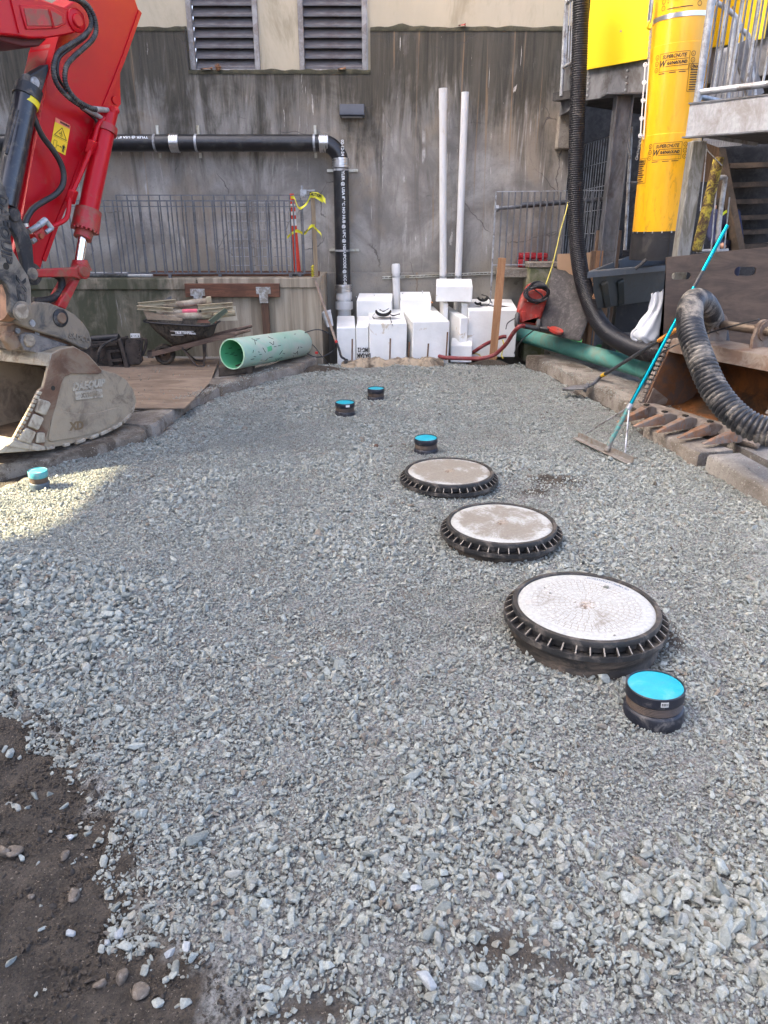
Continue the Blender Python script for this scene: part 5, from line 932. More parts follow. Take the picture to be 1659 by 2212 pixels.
# person bending behind the bars, back turned
def person():
    p = lambda x, y, Y=9.0: aY(e2(x, y), Y+.4 if Y < 8.9 else Y)
    t = thing('person', 'person in a dark blue work jacket with a yellow hi-vis stripe, bending in the shade behind the bars', 'person', p(1180, 1660)+Vector((0, 0, -.9)))
    t['label'] = 'person in a blue jacket with a hi-vis stripe, bending in the shade behind the bars'
    def skin(name, pts, edges, rad, mt):
        me = bpy.data.meshes.new(name); L0 = wloc(t); me.from_pydata([Vector(q)-L0 for q in pts], edges, []); o = link(name, me, mt, (0, 0, 0), t); sk = o.modifiers.new('skin', 'SKIN'); sk.use_smooth_shade = True
        for i, r in enumerate(rad): me.skin_vertices[0].data[i].radius = r if isinstance(r, tuple) else (r, r)
        me.skin_vertices[0].data[0].use_root = True; sb_ = o.modifiers.new('sub', 'SUBSURF'); sb_.levels = 2; sb_.render_levels = 2; return o
    hip = p(1115, 1440); ch = p(1110, 1270, 8.6); nk = p(1110, 1200, 8.58); hd = p(1110, 1105, 8.55); dz = Vector((0, 0, 1))
    shR = ch+Vector((.13, .1, .04)); shL = ch+Vector((-.15, -.05, .04)); kn = hip+Vector((-.02, -.05, -.42)); kn2 = hip+Vector((.16, -.02, -.42)); f1 = Vector((kn.x-.03, kn.y+.1, .14)); f2 = Vector((kn2.x, kn2.y+.1, .14))
    skn = M('skin', (.36, .2, .14), .6, bump=.05); BLUE = M('navy_workwear', (.012, .018, .060), .85, var=.25, bump=.3); DK = M('dark_trousers', (.015, .018, .04), .9, bump=.3)
    skin('body', [nk, nk+dz*.05, hd, ch, shR, shR+Vector((.05, -.1, -.25)), shR+Vector((-.02, -.3, -.35)), shL, shL+Vector((-.04, -.1, -.25)), shL+Vector((.05, -.3, -.35))], [(0, 1), (1, 2), (0, 3), (3, 4), (4, 5), (5, 6), (3, 7), (7, 8), (8, 9)], [.055, .05, .085, .09, .045, .038, .03, .045, .038, .03], skn)
    skin('jacket', [hip, ch, nk+Vector((0, 0, -.03)), shR, shR+Vector((.055, -.1, -.25)), shR+Vector((0, -.26, -.33)), shL, shL+Vector((-.045, -.1, -.25)), shL+Vector((.03, -.26, -.33))], [(0, 1), (1, 2), (1, 3), (3, 4), (4, 5), (1, 6), (6, 7), (7, 8)], [(.17, .12), (.18, .12), .07, .08, .06, .05, .08, .06, .05], BLUE)
    skin('trousers', [hip, hip+Vector((-.08, 0, -.08)), kn, f1, hip+Vector((.08, 0, -.08)), kn2, f2], [(0, 1), (1, 2), (2, 3), (0, 4), (4, 5), (5, 6)], [.14, .10, .075, .05, .10, .075, .05], DK)
    h = MB().lathe([(.001, .125), (.06, .11), (.10, .06), (.112, 0), (.10, -.07), (.06, -.11), (.001, -.115)], hd, 20); part(t, 'hair', h, M('black_hair', (.008, .007, .007), .6, bump=.5))
    for s_ in (-1, 1): part(t, 'ear', MB().lathe([(.001, -.01), (.025, 0), (.001, .01)], hd+Vector((.11*s_, .0, -.02)), 10, (1, 0, 0)), skn)
    for s_ in (-.07, .07): part(t, 'boot', MB().box(Vector(((f1 if s_ < 0 else f2).x, f1.y+.03, .15)), (.1, .28, .1)), BLACKPLASTIC, .03)
    part(t, 'hi_vis_stripe', ribbon([p(1068, 1225, 8.42), p(1110, 1190, 8.42), p(1160, 1170, 8.42), p(1210, 1185, 8.42)], .035, tw=0), M('hi_vis', (.55, .70, .04), .5), sharp=180)
person()

# ---- yellow wraparound chute
CY = 9.3; ct, cb = aY((1480, 0), CY), aY((1430, 502), CY); cdir = (ct-cb).normalized(); CR = 62.5/LENS_PX*(aY((1464, 180), CY)-EYE).dot(Vector((0, CO, -SI)))
chute = thing('debris_chute', 'long yellow plastic debris chute with black printed labels and a black bottom collar', 'debris chute', (cb.x, cb.y, cb.z-.3))
def mat_chute():
    s = NT('orange_yellow_chute'); v = s.co((1, 1, .35)); z = s.sep(s.co())[2]; c = s.mix(s.ramp(s.noise(v, 2, 5, .6), .35, .65), (.70, .345, .004), (.78, .42, .008))
    sc_ = s.ramp(s.noise(s.co((9, 9, 2.2)), 1.5, 9, .75, 1.2), .53, .66); c = s.mix(s.math('MULTIPLY', s.math('MULTIPLY', sc_, s.ramp(z, 2.3, .6)), .75), c, (.34, .20, .02)); s.color(c); s.rough(.33); s.b.inputs['Coat Weight'].default_value = .25; s.b.inputs['Coat Roughness'].default_value = .18
    s.bump(s.noise(s.co((3, 3, .8)), 1.4, 3, .5), .35, .03); return s.m
CH = mat_chute(); Lc = (ct-cb).length+1.2
segs = [0, .02, aPl((1440, 290), cb, Vector((0, -1, 0))).z-cb.z, aPl((1450, 105), cb, Vector((0, -1, 0))).z-cb.z]
zc1 = (aY((1440, 293), CY).z-cb.z)/cdir.z; zc2 = (aY((1450, 103), CY).z-cb.z)/cdir.z; zb_ = (aY((1460, 44), CY).z-cb.z)/cdir.z
part(chute, 'chute_section', MB().lathe([(CR*1.06, 0), (CR*1.0, zc1), (CR*.985, zc1+.004)], cb, 72, cdir), CH); part(chute, 'chute_section', MB().lathe([(CR*.985, zc1-.15), (CR*.985, zc2), (CR*.97, zc2+.004)], cb, 72, cdir), CH); part(chute, 'chute_section', MB().lathe([(CR*.97, zc2-.1), (CR*.97, Lc)], cb, 72, cdir), CH)
part(chute, 'steel_band', MB().lathe([(CR*.972, zb_-.022), (CR*.984, zb_-.022), (CR*.984, zb_+.022), (CR*.972, zb_+.022)], cb, 64, cdir), STAINLESS)
part(chute, 'bottom_collar', MB().lathe([(CR*1.075, .02), (CR*1.09, -.30), (CR*1.06, -.30), (CR*1.05, .015)], cb, 64, cdir), BLACKPLASTIC, sharp=50)
vd = (EYE-cb); vd -= cdir*vd.dot(cdir); vd.normalize(); sdv = cdir.cross(vd)       # towards the viewer, and to the right
def on_chute(mb, cb_, r, ang0, h0):   # wrap flat (x, y) geometry round the chute
    for v in mb.v:
        a = ang0+v.x/r; q = cb+cdir*(h0+v.y)+(vd*math.cos(a)+sdv*math.sin(a))*(r+.002+v.z); v.xyz = q
    return mb
def frame_lines(mb, x0, y0, x1, y1, w=.004):
    for a, b in (((x0, y0), (x1, y0)), ((x1, y0), (x1, y1)), ((x1, y1), (x0, y1)), ((x0, y1), (x0, y0))):
        n = 10
        for i in range(n):
            p0_ = (a[0]+(b[0]-a[0])*i/n, a[1]+(b[1]-a[1])*i/n); p1_ = (a[0]+(b[0]-a[0])*(i+1)/n, a[1]+(b[1]-a[1])*(i+1)/n); dx_, dy_ = (w/2, 0) if a[0] == b[0] else (0, w/2)
            mb.add([(p0_[0]-dx_, p0_[1]-dy_, 0), (p1_[0]-dx_, p1_[1]-dy_, 0), (p1_[0]+dx_, p1_[1]+dy_, 0), (p0_[0]+dx_, p0_[1]+dy_, 0)], [(0, 1, 2, 3)])
def ring(mb, cx_, cy_, r, w=.005, n=20):
    mb.add([(cx_+(r-w*(k % 2))*math.cos(2*PI*(k//2)/n), cy_+(r-w*(k % 2))*math.sin(2*PI*(k//2)/n), 0) for k in range(2*n)], [(2*i, (2*i+2) % (2*n), (2*i+3) % (2*n), 2*i+1) for i in range(n)])
def label_block(h, ang, r, top=False):
    m = MB(); frame_lines(m, -.15, -.085, .16, .085)
    write(m, 'SUPERCHUTE', .048, (.005, .05, 0), (1, 0, 0), (0, 1, 0), bold=.0015, shear=.25, sx=.85)
    write(m, 'W', .085, (-.115, -.013, 0), (1, 0, 0), (0, 1, 0), bold=.003, shear=.25, sx=.8); write(m, 'RAPAROUND', .040, (.038, -.013, 0), (1, 0, 0), (0, 1, 0), bold=.002, shear=.25, sx=.84)
    frame_lines(m, -.085, -.042, .15, -.040, .003); frame_lines(m, -.085, .018, .15, .020, .003)
    for x in (-.12, 0, .1): frame_lines(m, x-.035, -.105, x+.035, -.101, .004)
    for x in (-.19, .2):
        for y in (.06, 0, -.06): ring(m, x, y, .024); write(m, {.06: 'x', 0: 'o', -.06: 'w'}[y], .03, (x, y, 0), (1, 0, 0), (0, 1, 0))
    part(chute, 'lettering', on_chute(m, cb, r, ang, h), BLACK_PRINT, sharp=180)
hz = lambda y: (aY((1440, y), CY).z-cb.z)/cdir.z
label_block(hz(330), -.12, CR*1.015); label_block(hz(142), -.18, CR*.987)
m = MB(); m.add([(-.14, -.035, 0), (.16, -.035, 0), (.16, .035, 0), (-.14, .035, 0)], [(0, 1, 2, 3)]); part(chute, 'label_bar', on_chute(m, cb, CR*.972, -.12, hz(8)), BLACK_PRINT); m = MB(); write(m, 'SUPERCHUTE', .058, (0, 0, .002), (1, 0, 0), (0, 1, 0), bold=.002, shear=.25, sx=.8); part(chute, 'lettering', on_chute(m, cb, CR*.972, -.12, hz(8)), CH, sharp=180)
m = MB(); frame_lines(m, -.14, -.08, .12, -.076, .004)
for x in (-.19, .19):
    for y in (.06, 0, -.06): ring(m, x, y, .024)
part(chute, 'lettering', on_chute(m, cb, CR*.972, -.12, hz(10)), BLACK_PRINT, sharp=180)
def text_block(h, ang, r):
    m = MB(); frame_lines(m, -.13, -.13, .13, .13)
    for i in range(9):
        y = .07-i*.023; frame_lines(m, -.11, y, .10-(i*37 % 5)*.012, y+.004, .006)
    write(m, '! WARNING !', .04, (0, .1, 0), (1, 0, 0), (0, 1, 0), bold=.002, sx=.9); part(chute, 'lettering', on_chute(m, cb, r, ang, h), BLACK_PRINT, sharp=180)
text_block(hz(172)-.03, .75, CR*.987); text_block(hz(368), -1.17, CR*1.03)
for i in range(9): m = MB(); a = -1.2+i*.3; m.box((0, .0, 0), (.012, .02, .012)); part(chute, 'rivet', on_chute(m, cb, CR*1.07, a, .012), STAINLESS)
part(chute, 'collar_seam', on_chute(MB().box((0, 0, 0), (.006, .3, .004)), cb, CR*1.085, .25, -.14), BLACK_PRINT)
# chain and wire ladder at the chute's left
Kc = lambda x, y: aY(c6(x, y), CY-.05)
t = thing('hoist_chain', 'hoist chain with a yellow hook hanging along the left side of the chute', 'chain', Kc(770, 440)); lk = MB().lathe([], (0, 0, 0)) if False else None
def torus(c_, ax, R_, r, n=14, k=6, sy=1.5):
    x, y, z = frame_of(Vector(ax)); m = MB(); P_ = [Vector(c_)+x*(R_*math.cos(2*PI*i/n))+y*(R_*sy*math.sin(2*PI*i/n)) for i in range(n)]; m.tube(P_+[P_[0]], r, k, False); return m
for i in range(22):
    a = Kc(800, -20).lerp(Kc(782, 150), i/21); part(t, 'link', torus(a, (0, 1, 0) if i % 2 else (1, .3, 0), .018, .006), GALV)
part(t, 'hook', MB().tube(spline([Kc(790, 150), Kc(775, 170), Kc(765, 200), Kc(785, 212), Kc(800, 195)], 5), .014, 8), YEL)
for i in range(12): a = Kc(792, 215).lerp(Kc(775, 430), i/11); part(t, 'link', torus(a, (0, 1, 0) if i % 2 else (1, .3, 0), .012, .004, 10, 5, 2), GALV)
t = thing('wire_ladder', 'white wire and rung ladder hanging down beside the yellow chute', 'wire ladder', Kc(720, 1000)); part(t, 'wire', MB().tube([Kc(750, 480), Kc(714, 1010)], .007, 6), WREF); part(t, 'wire', MB().tube([Kc(778, 440), Kc(738, 1030)], .007, 6), WREF)
for y_, x_ in ((480, 750), (610, 742), (745, 733), (877, 723), (1005, 714)): part(t, 'rung', MB().cyl(Kc(x_-8, y_), Kc(x_+22, y_), .007, 6), WREF); part(t, 'ring', torus(Kc(x_, y_), (0, 1, 0), .02, .006, 12, 5, 1), WREF)
for i in range(8): part(t, 'link', torus(Kc(716-i*4, 1030+i*20), (0, 1, 0) if i % 2 else (1, 0, 0), .012, .004, 10, 5, 1.8), GALV)

# ================================================================== big corrugated hose: comes down, runs behind the bucket, loops over and out
def corrugated(path, rad, pitch, depth, n=28, ends=True):
    P_ = resample(path, pitch/4); rs = []
    for i in range(len(P_)): rs.append((rad(i/len(P_)) if callable(rad) else rad) - (depth if i % 4 in (0,) else (depth*.35 if i % 4 in (1, 3) else 0)))
    return MB().tube(P_, 1, n, ends, rs)
HOSE = M('black_corrugated_hose', (.014, .014, .017), .42, var=.2, dirt=(.12, .11, .10), amt=.16, ds=10, bump=.05); HOSED = M('scuffed_corrugated_hose', (.020, .020, .022), .42, var=.3, dirt=(.24, .215, .18), amt=.36, ds=5, bump=.1)
Hy = lambda x, y, Y: aY((x, y), Y)
hp = spline([Hy(1256, -60, 10.4), Hy(1253, 80, 10.4), Hy(1247, 250, 10.35), Hy(1243, 400, 10.3), Hy(1246, 520, 10.15), Hy(1262, 620, 9.8), Hy(1300, 705, 9.2), Hy(1365, 750, 8.5), Hy(1440, 768, 7.9), Hy(1510, 790, 7.55)], 14)
hz_ = thing('big_black_hose', 'wide black corrugated hose falling from the top and curving along the ground', 'hose', Hy(1365, 775, 8.5)); part(hz_, 'hose', corrugated(hp, lambda t: .098+.012*t, .026, .012), HOSE, sharp=80)
hp = spline([Hy(1560, 800, 7.45), Hy(1548, 715, 7.3), Hy(1525, 660, 6.75), Hy(1497, 652, 6.25), Hy(1490, 700, 5.8), Hy(1511, 770, 5.5), Hy(1548, 850, 5.25), Hy(1608, 912, 5.02), Hy(1690, 940, 4.85), Hy(1800, 960, 4.6)], 14)
hz2 = thing('scuffed_black_hose', 'scuffed black corrugated hose looping over the rusty bucket and out at the right', 'hose', Hy(1608, 940, 5.0)); part(hz2, 'hose', corrugated(hp, .102, .036, .016, 32), HOSED, sharp=80)

# ================================================================== rusty rock bucket
RUST = M('rust_orange', (.17, .070, .024), .75, .1, var=.3, vs=4, dirt=(.085, .058, .045), amt=.55, ds=4, bump=.5, bs=40); RUSTD = M('dusty_rust_brown', (.13, .082, .055), .8, .1, var=.3, vs=4, dirt=(.21, .17, .135), amt=.55, ds=5, bump=.5, bs=40); RUSTI = M('wet_rust_inside', (.19, .068, .012), .6, .1, var=.35, vs=3, dirt=(.05, .028, .015), amt=.45, ds=2.4, bump=.3, bs=30); TOOTH = M('worn_tooth_steel', (.29, .15, .08), .55, .45, var=.35, vs=9, dirt=(.24, .20, .17), amt=.45, ds=12, bump=.3)
ba = aZ((1384, 878), .17); bb_ = aZ((1590, 939), .17); be = (bb_-ba).normalized(); bn = Vector((be.y, -be.x, 0)); bn = bn if bn.x < 0 else -bn       # bn: way the mouth faces
WL = (bb_-ba).length+.22
rb = thing('rock_bucket', 'rusty toothed excavator bucket lying at the right with the hose over it', 'excavator bucket', (ba.x, ba.y, .1))
UP = Vector((0, 0, 1)); O = Vector((ba.x, ba.y, 0))
def BP(u, d, z): return O+be*u-bn*d+UP*z        # u along the lip, d into the bucket, z up
side = lambda u: [BP(u, 0, .16), BP(u, .10, .40), BP(u, .30, .82), BP(u, .55, .85), BP(u, .80, .62), BP(u, .85, .35), BP(u, .68, .15), BP(u, .35, .105)]
for u in (0, WL): part(rb, 'side_plate', MB().prism(side(u), be*.028), RUST, .004)
sh_ = [(0, .165), (.18, .13), (.35, .115), (.55, .13), (.70, .18), (.82, .34), (.80, .55), (.70, .72), (.55, .83)]
part(rb, 'shell', MB().sheet([[BP(u, d, z) for u in (.02, WL*.5, WL)] for d, z in sh_]), RUSTI).modifiers.new('thick', 'SOLIDIFY').thickness = .02
part(rb, 'top_beam', MB().hexa([BP(.02, .24, .70), BP(WL, .24, .70), BP(WL, .5, .74), BP(.02, .5, .74), BP(.02, .27, .83), BP(WL, .27, .83), BP(WL, .55, .85), BP(.02, .55, .85)]), RUSTD, .008)
lipm = MB(); g = []
for i in range(25):
    u = -.06+(WL+.12)*i/24; k = .012*math.sin(i*2.3)+.010*math.sin(i*5.1); g.append([BP(u, -.035+k, .13), BP(u, -.04+k, .150+k*.4), BP(u, .02, .18), BP(u, .12, .175), BP(u, .14, .12)])
lo_ = part(rb, 'lip_plate', lipm.sheet(g), M('worn_grey_lip', (.15, .12, .095), .75, .25, var=.35, vs=10, dirt=(.24, .20, .165), amt=.5, ds=9, bump=.7, bs=35), sharp=60); lo_.modifiers.new('thick', 'SOLIDIFY').thickness = -.03
tips = [((1334, 912), (1392, 889)), ((1369, 921), (1430, 904)), ((1417, 933), (1475, 913)), ((1464, 946), (1528, 926)), ((1518, 958), (1586, 940))]
for i, q in enumerate(tips):
    tip = aZ(q[0], .16); bse = aZ(q[1], .20); m = MB(); bd0 = bse-tip; bd0.z = 0; bd0.normalize(); bn_ = bn; bn = -bd0
    sdv_ = be
    def ring4(c_, w, h): return [c_-sdv_*w*.62-UP*h*.8, c_+sdv_*w*.62-UP*h*.8, c_+sdv_*w*.45+UP*h*.8, c_-sdv_*w*.45+UP*h*.8]
    sdv_ = Vector((-bd0.y, bd0.x, 0)); rings = [ring4(tip, .028, .006), ring4(tip.lerp(bse, .25), .045, .022), ring4(tip.lerp(bse, .6), .062, .042), ring4(bse, .072, .056)]
    m.sheet([r+[r[0]] for r in rings]); m.f.append((3, 2, 1, 0)); tt = part(rb, 'tooth', m, TOOTH, .01, sharp=60); ad = MB(); c_ = bse
    r2 = [ring4(bse+bn*.02, .070, .068), ring4(bse-bn*.06, .072, .07), ring4(bse-bn*.16, .05, .03)]; ad.sheet([r+[r[0]] for r in r2]); ad.f.append((0, 1, 2, 3)); k = len(ad.v); part(rb, 'tooth_adapter', ad, RUSTD, .01, sharp=60); m = MB().box(bse-bn*.02+UP*.066, (.04, .04, .012), math.atan2(bd0.y, bd0.x)); part(rb, 'tooth_pin', m, BLACK_PRINT); bn = bn_
for i in range(15):       # segmented wear edges on the side plates
    for u in (-.014, WL-.014):
        t0 = i/15; a = side(u)[0].lerp(side(u)[2], t0+.008); b = side(u)[0].lerp(side(u)[2], t0+.058); part(rb, 'wear_segment', MB().bar(a+bn*.012, b+bn*.012, .05, .045, bn), M('grey_wear_edge', (.22, .19, .16), .7, .2, var=.3, dirt=(.12, .09, .07), amt=.4), .006)
part(rb, 'corner_plate', MB().prism([BP(.03, .02, .17), BP(.03, .10, .36), BP(.03, .32, .22), BP(.03, .30, .17)], be*.012), RUSTD, .003)
for u in (.32, .80):
    ear = [BP(u, .40, .83), BP(u, .40, .93)]+[BP(u, .52-.10*math.cos(a), .99+.10*math.sin(a)) for a in [PI*k/8 for k in range(9)]]+[BP(u, .64, .80)]
    part(rb, 'ear', MB().prism(ear, be*.035), RUSTD, .005)
    part(rb, 'boss', MB().lathe([(.04, -.012), (.085, -.012), (.085, .05), (.04, .05)], BP(u, .52, .99), 24, be), RUSTD)
part(rb, 'pin', MB().cyl(BP(.25, .52, .99), BP(1.0, .52, .99), .042, 20), M('greasy_pin', (.16, .12, .09), .45, .6, var=.4, dirt=(.2, .16, .12), amt=.4))
solo('thin_black_cable', MB().tube(spline([BP(.85, .40, 1.10), BP(.55, .36, .99), BP(.22, .26, .84), BP(.03, .14, .70), BP(-.03, .1, .60), BP(-.08, .3, .5)], 8), .008, 6), BLACKPLASTIC, 'thin black cable draped over the rusty bucket ears and side', 'cable')
# brown form board with hand holes
FB = wood('film_faced_board', (.105, .072, .05), (.055, .037, .027), .9, .2, (1.2, 5, 6), .6)
def form_board():
    Yb = 7.52; P_ = [aY(q, Yb) for q in ((1440, 556), (1750, 524))]; bx0, bx1 = P_[0].x, P_[1].x; zt0, zt1 = P_[0].z, P_[1].z; bl_ = aY((1440, 775), Yb).x; dn = lambda x: zt0+(zt1-zt0)*(x-bx0)/(bx1-bx0)
    holes = []
    for q0_, q1_ in (((1452, 588), (1492, 604)), ((1588, 576), (1632, 596))):
        a, b = aY(q0_, Yb), aY(q1_, Yb); holes.append((a.x, b.x, b.z, a.z))
    m = MB(); xs = [bx0]+[k for h in holes for k in (h[0], h[1])]+[bx1]
    for i in range(len(xs)-1):
        a, b = xs[i], xs[i+1]; h = next((h for h in holes if h[0] == a), None)
        q = lambda z0a, z0b, z1a, z1b: m.hexa([(a if (a > bx0+.001 or z0a > .12) else bl_, Yb, z0a), (b, Yb, z0b), (b, Yb+.021, z0b), (a if (a > bx0+.001 or z0a > .12) else bl_, Yb+.021, z0a), (a, Yb, z1a), (b, Yb, z1b), (b, Yb+.021, z1b), (a, Yb+.021, z1a)])
        if h:
            q(.11, .11, h[2], h[2]); q(h[3], h[3], dn(a), dn(b)); r = (h[3]-h[2])/2; zc_ = (h[2]+h[3])/2; n = 8
            for s_, x_ in ((1, a), (-1, b)):
                for k in range(n):
                    a0_, a1_ = PI/2*k/n, PI/2*(k+1)/n
                    for sg in (1, -1): pA = (x_+s_*(r-r*math.cos(a0_)), zc_+sg*r*math.sin(a0_)); pB = (x_+s_*(r-r*math.cos(a1_)), zc_+sg*r*math.sin(a1_)); m.add([(x_, Yb, zc_+sg*r), (pA[0], Yb, pA[1]), (pB[0], Yb, pB[1]), (x_, Yb+.021, zc_+sg*r), (pA[0], Yb+.021, pA[1]), (pB[0], Yb+.021, pB[1])], [(0, 1, 2), (3, 5, 4), (1, 4, 5, 2)])
        else: q(.11, .11, dn(a), dn(b))
    solo('form_board', m, FB, 'scratched brown plywood form board with two hand holes behind the rusty bucket', 'plywood board')
form_board()

# ================================================================== teal pipe, dark sheet, planks, cardboard, cart, bag
ta, tb_ = aZ((1101, 716), .285), aZ((1420, 805), .285); tr = .108; td = (tb_-ta).normalized(); Lp = (tb_-ta).length
t = thing('teal_pipe', 'long teal green sewer pipe lying along the right curb', 'pipe', (ta.x, ta.y, .15)); part(t, 'pipe', MB().lathe([(tr-.012, 0), (tr, 0), (tr, Lp-.25), (tr, Lp-.25)], ta, 40, td), TEAL); part(t, 'bell', MB().lathe([(tr, Lp-.26), (tr*1.14, Lp-.2), (tr*1.14, Lp-.06), (tr*1.2, Lp-.05), (tr*1.2, Lp-.01), (tr*1.1, Lp), (tr*1.02, Lp-.01), (tr*1.0, Lp-.2)], ta, 40, td), TEAL); part(t, 'end_plug', MB().lathe([(.001, .01), (tr-.012, .01)], ta, 30, td), TEAL)
a, b = aZ((1190, 725), .24), aZ((1330, 765), .2); solo('green_pipe_offcut', MB().cyl(a, b, .07, 24), M('grass_green_pipe', (.03, .20, .06), .5), 'darker green pipe lying behind the teal pipe', 'pipe')
a, b = aZ(c7(840, 1310), .18), aZ(c7(960, 1370), .16); solo('wooden_pole', MB().cyl(a+Vector((-.0, .1, 0)), b+Vector((.3, .1, 0)), .03, 10), OLDWOOD_Z, 'short round wooden pole on the ground behind the teal pipe', 'pole')
# dark bent sheet leaning
def Q7(x, y, Y): return aY(c7(x, y), Y)
top = [Q7(600, 755, 10.6), Q7(650, 775, 10.55), Q7(710, 785, 10.5), Q7(740, 810, 10.45), Q7(800, 835, 10.4), Q7(870, 865, 10.35), Q7(960, 880, 10.3)]; botm = [Q7(470, 1275, 9.9), Q7(520, 1290, 9.85), Q7(590, 1305, 9.8), Q7(650, 1330, 9.7), Q7(710, 1345, 9.6), Q7(770, 1355, 9.5), Q7(830, 1365, 9.4)]
g = [[top[i].lerp(botm[i], k/8)+Vector((0, -.10*math.sin(PI*k/8), 0)) for i in range(7)] for k in range(9)]
o = solo('dark_sheet', MB().sheet(g), M('grey_weathered_sheet', (.05, .045, .044), .85, var=.3, vs=3, dirt=(.10, .092, .085), amt=.35, ds=5, stretch=(4, 4, .6), bump=.4), 'dark weathered bent sheet leaning behind the red vacuum cleaner', 'sheet', sharp=80); o.modifiers.new('thick', 'SOLIDIFY').thickness = .018
# cardboard and planks
CARD = M('cardboard', (.40, .26, .16), .85, var=.06, vs=3, bump=.1); solo('cardboard_sheet', MB().prism([Q7(643, 648, 10.75), Q7(925, 634, 10.7), Q7(925, 866, 10.7), Q7(860, 870, 10.7), Q7(740, 830, 10.7), Q7(643, 780, 10.75)], (0, .012, 0)), CARD, 'clean brown cardboard sheet standing behind the dark bent sheet', 'cardboard')
LW = wood('fresh_split_plank', (.42, .235, .12), (.24, .12, .06), 1, .4, WZ)
for k, (a, b, w_, Y_, m_, lab) in enumerate((((1000, 452), (990, 760), 60, 10.55, OLDWOOD_Z, 'weathered brown plank at the left of the tall plank bundle'), ((1050, 470), (1035, 720), 55, 10.5, LW, 'fresh orange plank in the tall bundle beside the dark cart'), ((1125, 450), (1120, 690), 92, 10.45, OLDWOOD_Z, 'widest grey brown plank in front of the steel column foot'), ((950, 620), (940, 880), 50, 10.4, OLDWOOD_Z, 'short brown plank at the left front of the bundle'), ((995, 620), (985, 760), 50, 10.35, LW, 'short pale splintered plank in front of the bundle'))):
    pa, pb = Q7(*a, Y_), Q7(*b, Y_); ww = w_*.2604/LENS_PX*10.6; solo('plank', MB().bar((pa.x, Y_, .13), pa, ww, .04, (0, -1, 0)), m_, lab, 'plank', group='planks standing beside the column', bevel=.003)
solo('plank', MB().bar(Q7(1000, 890, 9.6), Q7(925, 1075, 9.5), .06, .018, (0, -1, 0)), LW, 'thin splintered strip leaning at the left side of the cart', 'plank'); solo('plank', MB().bar(Q7(948, 885, 9.8), Q7(925, 985, 9.75), .03, .018, (0, -1, 0)), LW, 'small curved bark strip at the corner of the dark sheet', 'plank'); solo('plank', MB().bar(Q7(1010, 1070, 10), Q7(1015, 1290, 10), .13, .03, (0, -1, 0)), OLDWOOD_Z, 'dark plank standing in the shade beneath the cart', 'plank')
# tilt cart
GP = M('charcoal_cart_plastic', (.030, .036, .035), .5, var=.15, vs=2, dirt=(.085, .075, .055), amt=.25, ds=3, bump=.12); GR = M('grey_cart_rim', (.085, .092, .098), .5, var=.12, dirt=(.16, .15, .14), amt=.2)
def cart():
    A_ = Q7(893, 800, 8.5); zr = A_.z; B_ = aZ(c7(1560, 745), zr); C_ = aZ(c7(1235, 665), zr); t = thing('tilt_cart', 'dark grey plastic tilt cart with a pale grey rim, standing below the chute', 'cart', (B_.x-.5, 9, .15))
    D_ = B_+(C_-A_); inner = 1.0
    def quad(s, z): c_ = (A_+B_+C_+D_)/4; return [Vector(((p.x-c_.x)*s+c_.x, (p.y-c_.y)*s+c_.y, z)) for p in (A_, B_, D_, C_)]
    zb = Q7(1000, 1135, 8.6).z
    r = MB(); rings = [quad(1.0, zr-.06), quad(1.0, zr), quad(.985, zr+.012), quad(.91, zr+.012), quad(.90, zr-.02)]; r.sheet([k+[k[0]] for k in rings]); part(t, 'rim', r, GR, .006, sharp=50)
    b = MB(); rings = [quad(.93, zr-.03), quad(.885, zr-.25), quad(.80, zb)]; rows = [k+[k[0]] for k in rings]; b.sheet(rows); k = len(b.v); b.f.append((k-5, k-4, k-3, k-2)); part(t, 'body', b, GP, .01, sharp=40)
    i_ = MB(); rings = [quad(.90, zr-.01), quad(.86, zr-.3), quad(.78, zb+.02)]; i_.sheet([k+[k[0]] for k in rings]); k = len(i_.v); i_.f.append((k-5, k-4, k-3, k-2)); part(t, 'inside', i_, GR, sharp=40)
    up0, lo0 = quad(.935, zr-.13), quad(.82, zb+.02)
    for f in (.16, .37): a0 = up0[0].lerp(up0[1], f); a1 = lo0[0].lerp(lo0[1], f+.01); part(t, 'rib', MB().bar(a0+Vector((-.01, -.02, 0)), a1+Vector((-.01, -.012, 0)), .09, .05, (0, -1, 0)), GP, .015)
    c_ = (A_+B_+C_+D_)/4; m = MB().box((c_.x-.05, c_.y, (zb+.3)/2+.08), (.75, .5, zb-.32)); part(t, 'chassis', m, BLACKPLASTIC)
    for s_, q in ((-1, 0), (1, 1)):
        p = lo0[q].lerp(lo0[3-q], .2); p = Vector((p.x+(.12 if q == 0 else -.12), p.y, .32)); w_ = part(t, 'wheel', MB().lathe([(.001, -.03), (.14, -.03), (.165, -.02), (.165, .02), (.14, .03), (.001, .03)], p, 28, (1, .2, 0)), RUBBER)
    part(t, 'clamp', MB().tube(spline([Q7(1290, 770, 8.9), Q7(1340, 730, 8.9), Q7(1380, 690, 8.9)], 4), .02, 8), RUBBER); m = MB().bar(quad(.88, zr-.02)[3].lerp(quad(.88, zr-.02)[0], .45), quad(.82, zb+.2)[3].lerp(quad(.82, zb+.2)[0], .45), .03, .04); part(t, 'inner_rib', m, GR)
cart()
